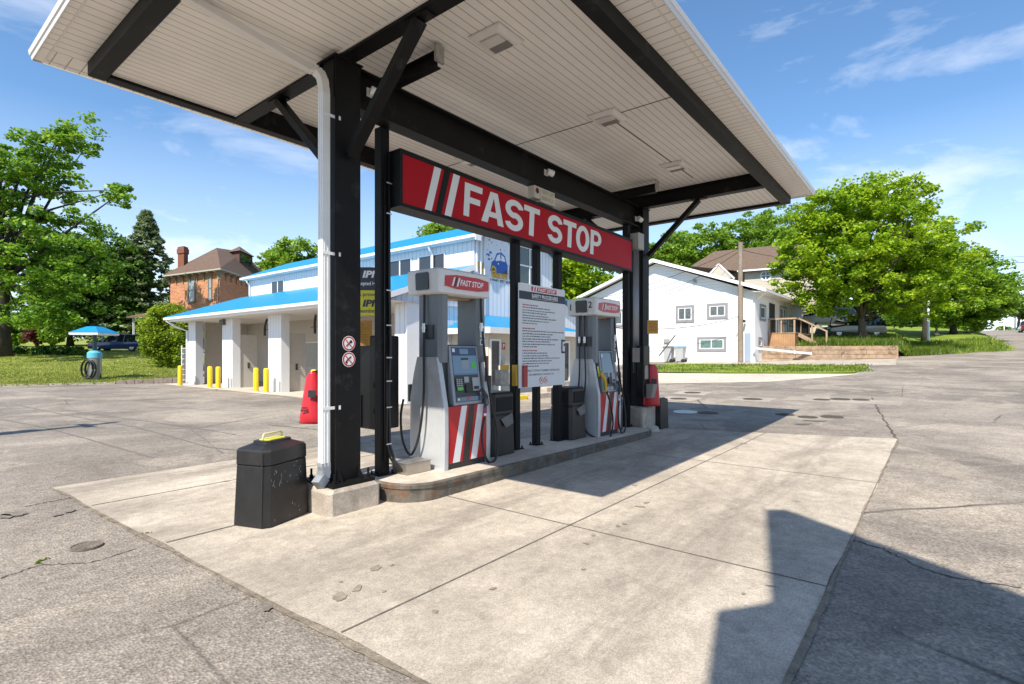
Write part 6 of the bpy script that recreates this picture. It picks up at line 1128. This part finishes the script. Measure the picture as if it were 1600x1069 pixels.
# left: the big maple, the dark trees, the spruce
t_ = 41; b0 = onlawn(2, t_)
tree('maple_tree', 'huge airy maple at the left edge with a thick dark trunk on the lawn', b0, 4.5, .60, [blob(60, 260, t_, b0, 4.4, 4.4, 3.2), blob(100, 210, t_, b0, 3.0, 3.2, 1.8), blob(-20, 300, t_, b0, 5.0, 5, 4.4), blob(70, 380, t_, b0, 5.8, 5.0, 3.2), blob(110, 440, t_, b0, 3.8, 4, 2.6), blob(20, 440, t_, b0, 4.8, 5, 2.4), blob(170, 310, t_, b0, 2.3, 2.5, .9), blob(140, 345, t_, b0, 2.4, 2.4, 1.2), blob(195, 290, t_, b0, 1.4, 1.5, .6), blob(60, 500, t_ - 2, b0, 4.0, 3, 1.0)], 430, 90, .22, lf_big, limbs=60, crad=(.4, .95), seed=6, bk=bark2, shell=.5, trunk_top=14)
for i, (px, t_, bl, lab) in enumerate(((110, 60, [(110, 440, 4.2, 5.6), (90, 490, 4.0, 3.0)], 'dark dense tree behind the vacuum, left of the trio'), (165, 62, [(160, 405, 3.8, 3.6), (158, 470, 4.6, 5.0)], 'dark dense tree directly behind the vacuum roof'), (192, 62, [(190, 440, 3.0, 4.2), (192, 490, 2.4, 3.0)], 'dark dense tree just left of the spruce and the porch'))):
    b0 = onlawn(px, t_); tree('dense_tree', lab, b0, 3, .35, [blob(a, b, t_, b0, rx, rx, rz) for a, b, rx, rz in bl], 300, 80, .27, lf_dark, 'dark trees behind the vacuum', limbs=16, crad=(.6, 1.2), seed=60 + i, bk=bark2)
t_ = 64; b0 = onlawn(229, t_); T_ = thing('spruce_tree', 'tall dark pointed spruce left of the brick chimney', 'tree', b0); zt2 = atD(228, 328, t_).z; m = MB(); m.tube([b0, (b0.x, b0.y, zt2)], [.35, .03], 8); m.build('trunk', bark2, T_); cs = []; rs = []; rnd = random.Random(12); Ht = zt2 - b0.z
for k in range(620):
    f_ = rnd.random() ** 1.2; z_ = b0.z + 1 + f_ * (Ht - 1.2); rad = (1 - f_) ** .85 * 6.2 + .15 * (.55 + .45 * ((z_ * 1.1) % 1)); a_ = rnd.random() * 6.283; q = rnd.random() ** .5; cs.append((b0.x + math.cos(a_) * rad * q, b0.y + math.sin(a_) * rad * q, z_ - rad * q * .22)); rs.append(.35 + .35 * (1 - f_))
leaves(cs, rs, 34, .26, lf_con, 'crown', T_, .4, .5, 2.2)
def shrub(label, px, t, py, rx, rz, mtl, n_, size, onf=onlawn, name='shrub', group=None, per=44, cr=(.3, .55), ry=None):
    b0 = onf(px, t); q = atD(px, py, t); T_ = thing(name, label, 'shrub', b0, group); rd_ = random.Random(int(px)); cs = []
    for k in range(n_):
        d = Vector((rd_.gauss(0, 1), rd_.gauss(0, 1), rd_.gauss(0, 1))).normalized() * rd_.random() ** .35; cs.append((b0.x + d.x * rx, b0.y + d.y * (ry or rx), max(b0.z + .1, q.z + d.z * rz)))
    m = MB()
    for k in range(7): c = cs[k * 3 % len(cs)]; m.tube([(b0.x + .1 * math.cos(k), b0.y + .1 * math.sin(k), b0.z - .05), tuple(Vector(b0).lerp(Vector(c), .6) + ZA * .2), c], [.05, .03, .01], 5)
    m.build('stem', bark2, T_); leaves(cs, [cr[0] + rd_.random() * (cr[1] - cr[0]) for _ in cs], per, size, mtl, 'foliage', T_, .8); return T_
shrub('big rounded yellow-green cedar bush at the left end of the car wash', 264, 36.5, 524, 1.65, 2.15, lf_ced, 300, .10, per=130)
shrub('narrower cedar bush tucked against the end wall behind the big one', 292, 36.2, 536, .9, 1.7, lf_ced, 150, .10, per=130)
for i, (px, mt_, lab) in enumerate(((20, lf_mid, 'clipped hedge block at the left edge beyond the lawn'), (58, lf_red, 'plum-coloured bush before the hedge'), (82, lf_mid, 'green bush right of the plum-coloured one'))): shrub(lab, px, 55, 520, 1.7 if i == 0 else 1.1, 1.2 if i == 0 else 1.0, mt_, 90, .22)
for i, px in enumerate((12, 36, 60, 84, 108, 126)): shrub(('low dark border bush, number %s from the trunk' % ('one', 'two', 'three', 'four', 'five', 'six')[i]) if False else ('low dark border plant %s' % ('beside the big maple trunk', 'a step right of the trunk', 'under the middle of the maple', 'in front of the plum bush', 'left of the vacuum roof', 'right at the vacuum roof edge')[i]), px, 44, 549, .8, .4, lf_dark, 26, .16, group='low plants along the lawn border', cr=(.2, .35))
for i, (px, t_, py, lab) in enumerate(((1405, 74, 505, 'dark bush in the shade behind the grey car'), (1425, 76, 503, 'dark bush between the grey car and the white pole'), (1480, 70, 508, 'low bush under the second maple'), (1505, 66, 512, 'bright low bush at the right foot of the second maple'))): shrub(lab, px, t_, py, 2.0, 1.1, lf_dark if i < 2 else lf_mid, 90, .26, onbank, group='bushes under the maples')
# far tree and bushes on the street crest
b0 = Vector(atD(1592, HOR, 104)); b0.z = gz(b0.x, b0.y) + .3; tree('background_tree', 'dark tree on the crest of the street at the right edge', b0, 2.5, .3, [(0, 0, 5.2, 3.6, 3.6, 2.0), (1.5, -1.5, 4.6, 3.0, 3, 2.0)], 170, 40, .42, lf_dark, limbs=12, crad=(.7, 1.3), seed=81)
b0 = Vector(atD(1572, HOR, 112)); b0.z = gz(b0.x, b0.y); T_ = thing('shrub', 'small bush beside the street sign on the crest', 'shrub', b0); leaves([(b0.x + rng.normal() * .8, b0.y + rng.normal() * .8, b0.z + .4 + abs(rng.normal()) * .7) for _ in range(40)], [.6] * 40, 36, .3, lf_mid, 'foliage', T_)
# tall grass and weeds
def tufts(name, spots, n_, h, mtl):
    ps = []
    for p in spots:
        for k in range(n_): ps.append((p[0] + rng.normal() * p[3], p[1] + rng.normal() * p[3], p[2]))
    ps = np.array(ps); k = len(ps); a = rng.random(k) * 6.283; hh = h * (.4 + .8 * rng.random(k)); wv = .012 + .02 * rng.random(k); lean = rng.normal(size=(k, 2)) * .35 * hh[:, None]
    ux = np.cos(a) * wv; uy = np.sin(a) * wv; v = np.zeros((k, 3, 3)); v[:, 0] = ps + np.stack([ux, uy, 0 * ux], 1); v[:, 1] = ps - np.stack([ux, uy, 0 * ux], 1); v[:, 2] = ps + np.concatenate([lean, hh[:, None]], 1)
    me = bpy.data.meshes.new(name); me.from_pydata(v.reshape(-1, 3).tolist(), [], [(3 * i, 3 * i + 1, 3 * i + 2) for i in range(k)]); me.materials.append(mtl); o = bpy.data.objects.new(name, me); COL.objects.link(o); tag(o, kind='stuff'); return o
lf_grass = leafmat('grass_blade', (.06, .11, .01), (.11, .18, .015), (.24, .30, .03), .45)
sp_ = []
for px in range(1255, 1480, 4):
    for t_ in (near_t(px) + .25, near_t(px) + .6, near_t(px) + 1.1, near_t(px) + 1.8, 38, 39.5, 41): q = onbank(px, t_); sp_.append((q.x, q.y, q.z, .25))
tufts('tall_grass', sp_, 34, .42, lf_grass)
sp_ = [(q.x, q.y, q.z, .22) for q in (onbank(px, t_) for px in range(1408, 1570, 5) for t_ in np.linspace(near_t(px) + .3, near_t(px) + 8, 7))]; tufts('bank_tall_grass', sp_, 22, .30, lf_grass)
sp_ = []
for k in range(420):
    px = 1004 + rnd.random() * 345; py = 570.5 + rnd.random() * 12; q = G(px, py); sp_.append((q.x, q.y, gz(q.x, q.y) + .03, .25))
tufts('verge_grass', sp_, 20, .10, lf_grass)
sp_ = [(q.x, q.y, 0.0, .03) for q in (atZ(225, 835, 0), atZ(71, 875, 0))]; tufts('crack_weeds', sp_, 12, .016, lf_grass)
sp_ = [(q.x, q.y, q.z, .12) for q in (G(1160, 563), G(1018, 563), G(1022, 564), G(1215, 560), G(1240, 561))]; tufts('weeds', sp_, 60, .5, lf_grass)
sp_ = []
for k in range(2600):
    px = -60 + rnd.random() * 335; t_ = ln(px) + .25 + rnd.random() ** 1.5 * 22; q = onlawn(px, t_); sp_.append((q.x, q.y, q.z - .02, .45))
tufts('lawn_grass', sp_, 30, .085, leafmat('lawn_blade', (.14, .18, .03), (.22, .26, .045), (.36, .36, .10), .35))
# ------------------------------------------------------------------ vehicles, poles, small things in the background
tyre = mat('tyre', (.015, .015, .015), .8); rim = mat('wheel_rim', (.40, .41, .42), .3, .7); carglass = glass('car_glass', (.012, .014, .016), .04)
def car(label, p, yaw, paint, Lc, Hc, Wc, prof_top, name='parked_car', belt=.56, rear_red=True):
    """side outline lofted across the width; local x runs nose to tail"""
    o = thing(name, label, 'car', p); cu, su = math.cos(yaw), math.sin(yaw); P_ = Vector(p); W3 = lambda x, y, z: (P_.x + x * cu - y * su, P_.y + x * su + y * cu, P_.z + z)
    def ring(y, k, ins): 
        r_ = []
        for x, z in prof_top: zz = z; f_ = max(0, (zz - belt * Hc) / Hc); r_.append(W3((x - .5) * Lc * (1 - ins * .02), y * (1 - f_ * .42 * k), zz * Hc if False else zz))
        return r_
    body = [(.0, .28), (.005, .62), (.03, .80), (.20, .93), (.27, .99), (.95, 1.0), (.985, .80), (.995, .60), (.99, .30), (.93, .22), (.80, .22), (.20, .22), (.06, .22)]
    body = [(a, b * Hc * belt) for a, b in body]; m = MB(); hw = Wc / 2
    m.loft([[W3((a - .5) * Lc * (.97 if abs(s_) > .9 else 1), hw * s_, b if abs(s_) < .95 else max(.25 * Hc, b - .05)) for a, b in body] for s_ in (-1, -.93, .93, 1)]); m.build('body', paint, o, smooth=True, bevel=.0, auto=R(30))
    cab = prof_top; m = MB(); m.loft([[W3((a - .5) * Lc, hw * s_ * (.95 if b < Hc * .7 else .80), b) for a, b in cab] for s_ in (-1, 1)]); m.build('greenhouse', carglass, o, smooth=True, auto=R(25))
    rx = [q for q in cab if q[1] > Hc * .9]; m = MB(); x0_, x1_ = min(q[0] for q in rx), max(q[0] for q in rx); m.loft([[W3((a - .5) * Lc, hw * s_ * .79, z_) for a, z_ in ((x0_, Hc * .965), (x0_ + .04, Hc * .995), (x1_ - .04, Hc), (x1_ + .012, Hc * .965))] for s_ in (-1, 1)]); m.build('roof_panel', paint, o, smooth=True, auto=R(40))
    for s_ in (-1, 1):
        for xa, xb in ((cab[1][0], cab[1][0] + .02), ((x0_ + x1_) / 2, (x0_ + x1_) / 2 + .02), (x1_ - .04, x1_ + .0)): m = MB(); m.bar(W3((xa - .5) * Lc, hw * s_ * .965, Hc * belt), W3((xb - .5) * Lc, hw * s_ * .805, Hc * .965), .06, .05); m.build('pillar', paint, o)
    for wx in (.17, .80):
        for s_ in (-1, 1):
            r_ = Hc * .205; c = Vector(W3((wx - .5) * Lc, hw * s_ * .86, r_)); ax = Vector(W3(0, 1, 0)) - Vector(W3(0, 0, 0)); m = MB(); m.tube([c - ax * .11, c + ax * .11], r_, 20); w_ = m.build('wheel', tyre, o); m = MB(); m.tube([c + ax * s_ * .10, c + ax * s_ * .125], [r_ * .68, r_ * .6], 16); m.build('rim', rim, w_)
    for s_ in (-1, 1):
        m = MB(); b_ = [W3(Lc * .487, hw * s_ * .55, Hc * .50), W3(Lc * .47, hw * s_ * .99, Hc * .50), W3(Lc * .47, hw * s_ * .99, Hc * .60), W3(Lc * .487, hw * s_ * .55, Hc * .60)]; ax = Vector(W3(.03, 0, 0)) - Vector(W3(0, 0, 0)); m.loft([b_, [tuple(Vector(q) + ax) for q in b_]]); m.build('tail_light', mat('tail_red', (.45, .02, .02), .2), o)
        m = MB(); m.box(0, 0, 0, 0, 0, 0) if False else m.bar(W3((.30 - .5) * Lc, hw * s_ * 1.0, Hc * .60), W3((.30 - .5) * Lc, hw * s_ * 1.13, Hc * .60), .12, .12); m.build('mirror', paint, o)
        m = MB(); b_ = [W3(-Lc * .487, hw * s_ * .6, Hc * .38), W3(-Lc * .475, hw * s_ * .95, Hc * .38), W3(-Lc * .47, hw * s_ * .95, Hc * .46), W3(-Lc * .485, hw * s_ * .6, Hc * .46)]; m.add(b_, [(0, 1, 2, 3)]); m.build('headlight', mat('headlight', (.6, .6, .6), .1), o)
    m = MB(); m.bar(W3(Lc * .493, -.28, Hc * .42), W3(Lc * .493, .28, Hc * .42), .03, .12); m.build('number_plate', whitepaint, o); return o
suv = lambda H_: [(.22, .55 * H_), (.27, .60 * H_), (.40, .93 * H_), (.47, .985 * H_), (.86, .97 * H_), (.90, .93 * H_), (.97, .60 * H_), (.96, .55 * H_)]
yawr = math.atan2(RT[1], RT[0])
p = onbank(1329, 41.5); p.z += .02
car('grey crossover parked behind the maple trunk with a red tail light', p, yawr + .06, mat('paint_grey', (.11, .135, .14), .22, .5, coat=.6), 4.75, 1.68, 1.85, suv(1.68))
p = onbank(1286, 47); p.z += .55
car('white van half hidden behind the grey crossover and leaves', p, yawr + .1, mat('paint_white', (.50, .485, .45), .3, coat=.4), 5.2, 2.1, 2.0, [(.12, .55 * 2.1), (.16, .60 * 2.1), (.26, .93 * 2.1), (.30, .985 * 2.1), (.95, .98 * 2.1), (.975, .93 * 2.1), (.985, .60 * 2.1), (.98, .55 * 2.1)], 'parked_van')
p = onlawn(188, 50); car('dark blue car parked on the far lawn behind the vacuum', p, yawr + .15, mat('paint_blue', (.03, .06, .17), .2, .4, coat=.6), 4.7, 1.55, 1.8, suv(1.55))
p = atD(1606, HOR, 80); p.z = gz(p.x, p.y) + .02; car('dark red car driving away up the street at the right edge', p, math.pi, mat('paint_maroon', (.08, .012, .015), .25, .3, coat=.5), 4.6, 1.62, 1.85, [(.22, .55 * 1.62), (.27, .60 * 1.62), (.40, .93 * 1.62), (.47, .985 * 1.62), (.86, .97 * 1.62), (.90, .93 * 1.62), (.97, .60 * 1.62), (.96, .55 * 1.62)], 'driving_car')
# timber utility pole with service wires
ug = mat('grey_pole_wood', (.25, .20, .155), .9, var=.3, vscale=6, dirt=(.14, .11, .09), dscale=3, bump=.5, bscale=20)
b0 = G(1157, 567); tp = atD(1160, 379, b0.x * FW[0] + b0.y * FW[1]).z
o = thing('utility_pole', 'bare weathered wooden pole standing before the white house', 'utility pole', b0); m = MB(); m.tube([(b0.x, b0.y, b0.z - .2), (b0.x, b0.y, tp)], [.175, .14], 14); m.build('pole', ug, o, smooth=True, auto=R(50)); m = MB(); m.box(b0.x - .02, b0.x + .3, b0.y - .24, b0.y - .14, b0.z + 2.6, b0.z + 2.75); m.build('bracket', black, o)
wm = mat('wire_black', (.02, .02, .02), .6)
def wire(a, b, sag, label, r_=.018, name='power_line'):
    a = Vector(a); b = Vector(b); ps = [a.lerp(b, k / 14) - ZA * (sag * 4 * (k / 14) * (1 - k / 14)) for k in range(15)]; m = MB(); m.tube(ps, r_, 5); q = m.build(name, wm, loc=a, smooth=True); tag(q, label, 'wire', 'overhead wires'); return q
top = Vector((b0.x, b0.y, tp - .35)); hx = Vector((XH - .12, 14.6, WZ + .9))
wire(top, (XH - .1, 21.5, WZ + .1), .35, 'service wire sagging from the bare pole to the left part of the white house'); wire(top - ZA * .15, (XH - .1, 15.0, WZ + .35), .2, 'short service wire from the bare pole to the white gable'); wire(top - ZA * .1, atD(1260, 400, 54), .3, 'wire from the bare pole into the maple towards the tan house')
pe = b0 + ZA * 3.0; wire(pe, (22.0, 13.2, 3.0), .5, 'low wire looping from the pole toward the car wash annex'); wire(b0 + ZA * 2.4, (XH - 2.0, 22, 4.2), .6, 'lowest faint wire across the white house wall', .012)
wire(atD(1405, 405, 60), atD(1700, 395, 62), .2, 'upper wire over the street at the right edge', .02); wire(atD(1400, 415, 60), atD(1700, 406, 62), .1, 'lower wire over the street at the right edge', .03)
wire(atD(-150, 470, 40), atD(214, 470, 52), .15, 'thin wire crossing in front of the left trees', .02)
def pole(label, q, zt_, r_, m_, name='light_pole'): o = thing(name, label, 'pole', q); m = MB(); m.tube([(q.x, q.y, q.z - .1), (q.x, q.y, zt_)], [r_, r_ * .8], 12); m.build('shaft', m_, o, smooth=True, auto=R(50)); m = MB(); m.cyl((q.x, q.y), r_ * 2, q.z - .05, q.z + .12, 12); m.build('foot', old_conc, o); return o
q = onbank(1450.5, 44); pole('slim white pole rising through the maple leaves', q, atD(1450, 440, 44).z, .10, whitepaint, 'flag_pole'); q = onbank(1463.5, 52); pole('pale wooden pole right of the white pole', q, atD(1463, 455, 52).z, .11, ug, 'wooden_pole')
q = atD(1586, HOR, 108); q.z = gz(q.x, q.y); o = thing('street_light', 'small pale street light with an arm on the crest', 'street light', q); m = MB(); m.tube([q, q + ZA * 4.6], [.12, .09], 8); m.build('shaft', whitepaint, o); m = MB(); m.tube([q + ZA * 4.5, q + ZA * 4.75 - Vector((RT[0], RT[1], 0)) * 1.6], .06, 6); m.build('arm', whitepaint, o)
q = atD(1569, HOR, 100); q.z = gz(q.x, q.y); o = thing('street_sign', 'short pale sign post on the crest of the street', 'sign', q); m = MB(); m.box(q.x - .06, q.x + .06, q.y - .06, q.y + .06, q.z, q.z + 1.7); m.build('post', whitepaint, o); m = MB(); m.box(q.x - .05, q.x - .03, q.y - .2, q.y + .2, q.z + 1.2, q.z + 1.7); m.build('panel', whitepaint, o)
# wheeled bins by the house
for (px, lidc, lab) in ((1045, (.14, .13, .13), 'grey wheeled bin with a dark lid by the white house wall'), (1063, (.16, .27, .45), 'grey wheeled bin with a blue lid by the white house wall')):
    b0 = Vector((XH - .9, 0, 0)); q = atX(px, 562, XH - .9); b0 = Vector((XH - .9, q.y, gz(XH - .9, q.y))); o = thing('wheeled_bin', lab, 'wheeled bin', b0, 'wheeled bins by the white house'); gb = mat('bin_grey', (.42, .42, .43), .5, var=.06)
    m = MB(); m.loft([[(b0.x + a * s_, b0.y + b * s_, b0.z + h_) for a, b in ((-.28, -.3), (.28, -.3), (.28, .3), (-.28, .3))] for s_, h_ in ((.8, .08), (1, .95), (1.06, .955), (1.06, .99))]); m.build('bin_body', gb, o, bevel=.02)
    m = MB(); m.loft([[(b0.x + a * s_, b0.y + b * s_, b0.z + h_) for a, b in ((-.31, -.34), (.31, -.34), (.31, .34), (-.31, .34))] for s_, h_ in ((1, 1.0), (1, 1.05), (.8, 1.12))]); m.build('lid', mat('lid_%d' % px, lidc, .45), o)
    for s_ in (-.24, .16):
        m = MB(); m.tube([(b0.x + s_ - .04, b0.y - .26, b0.z + .12), (b0.x + s_ + .04, b0.y - .26, b0.z + .12)], .12, 14); m.build('wheel', tyre, o)
b0 = Vector((XH - 1.0, 16.6, gz(XH - 1, 16.6))); o = thing('storage_box', 'grey-blue box shape behind the far column beside the bins', 'storage box', b0); m = MB(); m.box(b0.x - .3, b0.x + .3, b0.y - .4, b0.y + .4, b0.z, b0.z + 1.4); m.build('body', mat('box_bluegrey', (.28, .31, .35), .5), o, bevel=.03); m = MB(); m.box(b0.x - .35, b0.x + .35, b0.y - .45, b0.y + .45, b0.z + 1.402, b0.z + 1.5); m.build('lid', mat('lid_1063', (.16, .27, .45), .45), o)
a = atX(1030, 556, XH - 2.2); b_ = atX(1055, 524, XH - 1.4); o = thing('guy_wire_guard', 'dark slanted guard tube in front of the wheeled bins', 'guy guard', a); m = MB(); m.tube([a, b_], .045, 8); m.build('tube', mat('guard_dark', (.06, .055, .05), .6), o); m = MB(); m.tube([b_, b_ + (b_ - a) * 3.2], .010, 5); m.build('wire', wm, o)
# fallen eavestrough
a = atX(1177, 544, 35.9); b_ = onbank(1269, 36.2); b_ = atD(1269, 553, 34.6); o = thing('fallen_eavestrough', 'white length of eavestrough lying from the house corner across the timber wall', 'eavestrough', b_); m = MB(); m.bar(a, b_, .12, .13); m.build('gutter', whitepaint, o, bevel=.01); m = MB()
for k in (.7, .99): c_ = a.lerp(b_, k); m.bar(c_ - ZA * .12, c_ + ZA * .12, .14, .05)
m.build('bracket', whitepaint, o)
# wooden deck with stairs on the side of the white house
DX0, DX1, DY0, DY1 = 39.6, 45.0, 7.35, 9.0; zd = atX(1222, 521, DX0).z; zr3 = atX(1222, 497, DX0).z; zbot = atX(1222, 541, DX0).z
o = thing('wooden_deck', 'orange wooden deck with railing and stairs on the side of the white house', 'deck', (DX0, DY0, zbot)); dw = lined('deck_boards', (.40, .225, .11), 'Y', .14, .07, (.22, .11, .05), .75, var=.25); dr_ = mat('rail_timber', (.36, .25, .165), .75, var=.25, vscale=5)
m = MB(); m.box(DX0, DX0 + .04, DY0, DY1, zbot, zd); m.box(DX0 + .04, DX1, DY0, DY0 + .04, zbot, zd); m.build('skirt', dw, o); m = MB(); m.box(DX0 - .03, DX1, DY0 - .03, DY1, zd + .002, zd + .05); m.build('deck_floor', dr_, o)
m = MB(); m.box(DX0 - .06, DX0 + .10, DY0 - .08, DY1, zr3 - .10, zr3); m.box(DX0 + .102, DX1, DY0 - .06, DY0 + .08, zr3 - .10, zr3); m.build('rail', dr_, o)
for y in (DY0, DY0 + .8, DY1 - .12): m = MB(); m.box(DX0, DX0 + .1, y, y + .1, zd + .05, zr3 - .102); m.build('rail_post', dr_, o)
for x in (DX0 + 2, DX1 - .1): m = MB(); m.box(x, x + .1, DY0, DY0 + .1, zd + .05, zr3 - .102); m.build('rail_post', dr_, o)
m = MB()
for k in range(10): m.box(DX0 + .03, DX0 + .06, DY0 + .16 + k * .15, DY0 + .19 + k * .15, zd + .05, zr3 - .102)
for k in range(24): m.box(DX0 + .3 + k * .2, DX0 + .33 + k * .2, DY0 + .03, DY0 + .06, zd + .05, zr3 - .102)
m.build('balusters', black, o); n5 = 5
m = MB()
for k in range(n5): m.box(DX0 + 1.0, DX0 + 2.2, DY0 - .30 * (k + 1), DY0 - .30 * k - .002, zd - .19 * (k + 1), zd - .19 * (k + 1) + .05)
m.bar((DX0 + .98, DY0, zd - .05), (DX0 + .98, DY0 - 1.6, zd - 1.0), .05, .25); m.build('stairs', dr_, o)
m = MB(); m.bar((DX0 + .95, DY0 - .02, zr3), (DX0 + .95, DY0 - 1.75, zr3 - .95), .12, .09); m.box(DX0 + .9, DX0 + 1.0, DY0 - 1.75, DY0 - 1.65, zd - 1.1, zr3 - .95); m.box(DX0 + .9, DX0 + 1.0, DY0 - .9, DY0 - .8, zd - .6, zr3 - .5); m.build('stair_rail', dr_, o)
# off to the left: the pole whose shadow crosses the lot
tip = atZ(180, 660, 0); hgt = 9.5; k_ = hgt / math.tan(SUN_EL); fp = Vector((tip.x - math.cos(SUN_AZ) * k_, tip.y - math.sin(SUN_AZ) * k_, 0)); o = thing('hydro_pole', 'tall wooden hydro pole outside the left edge that throws the long thin shadow', 'utility pole', fp); m = MB(); m.tube([fp, fp + ZA * hgt], [.17, .11], 14); m.build('pole', ug, o, smooth=True); m = MB(); m.box(fp.x - .06, fp.x + .06, fp.y - .4, fp.y + .4, hgt - .75, hgt - .62); m.build('crossarm', ug, o)
m = MB(); m.tube([(fp.x - .3, fp.y + .1, hgt - 2.4), (fp.x - .3, fp.y + .1, hgt - 1.5)], .22, 12); m.build('transformer', mat('conduit_grey', (.30, .31, .32), .45, .5, var=.05), o)
for k in (-.35, .35): wire((fp.x, fp.y + k, hgt - .6), (fp.x - 40, fp.y + 14 + k, hgt - 1), .6, 'wire leaving the hydro pole on its %s insulator' % ('near' if k < 0 else 'far'), .02)
# the store behind the photographer that shades the foreground
def sh(px, py, h): q = atZ(px, py, 0); k = h / math.tan(SUN_EL); return Vector((q.x - math.cos(SUN_AZ) * k, q.y - math.sin(SUN_AZ) * k))
hM = 8.6; T1 = sh(1195, 797, hM); T2 = sh(1228, 797, hM); T3 = sh(1600, 930, hM); d = (T3 - T2).normalized(); T4 = T2 + d * 14; bk = Vector((-10, -2.5))
o = thing('store_building', 'white store with a flat roof behind the photographer', 'building', (T1.x, T1.y, 0)); m = MB(); pl = [T1, T2, T4, T4 + bk, T1 + bk]; m.prism([tuple(q) for q in pl], lambda a, b, dd: (a, b, dd), 0, hM); m.build('wall', stuc, o)
pr_ = [(1187, 945, 5.85), (1120, 955, 5.85), (1110, 1032, 5.17), (1150, 1085, 5.17), (1330, 1085, 5.17), (1330, 900, 5.9)]; q0 = [(*sh(a, b, h), h) for a, b, h in pr_]; q1 = [(a - 9, b - 2.25, h) for a, b, h in q0]; m = MB(); m.loft([q0, q1]); m.build('roof_canopy', stuc, o)
dn = (T4 - T2).normalized(); nn_ = Vector((dn.y * -1, dn.x)) if (dn.y * -1) > 0 else Vector((dn.y, -dn.x))
n3 = Vector((nn_.x, nn_.y, 0)); d3 = Vector((dn.x, dn.y, 0)); s3 = Vector((T2.x, T2.y, 0))
for k in range(3): m = MB(); m.obox(s3 + d3 * (2 + k * 3.6) + n3 * .01 + ZA * 1.0, d3, ZA, n3, 1.8, 1.6, .03); w_ = m.build('window', wglass, o); m = MB(); m.obox(s3 + d3 * (1.9 + k * 3.6) + n3 * .01 + ZA * .9, d3, ZA, n3, 2.0, .1, .08); m.build('sill', wtrim, w_)
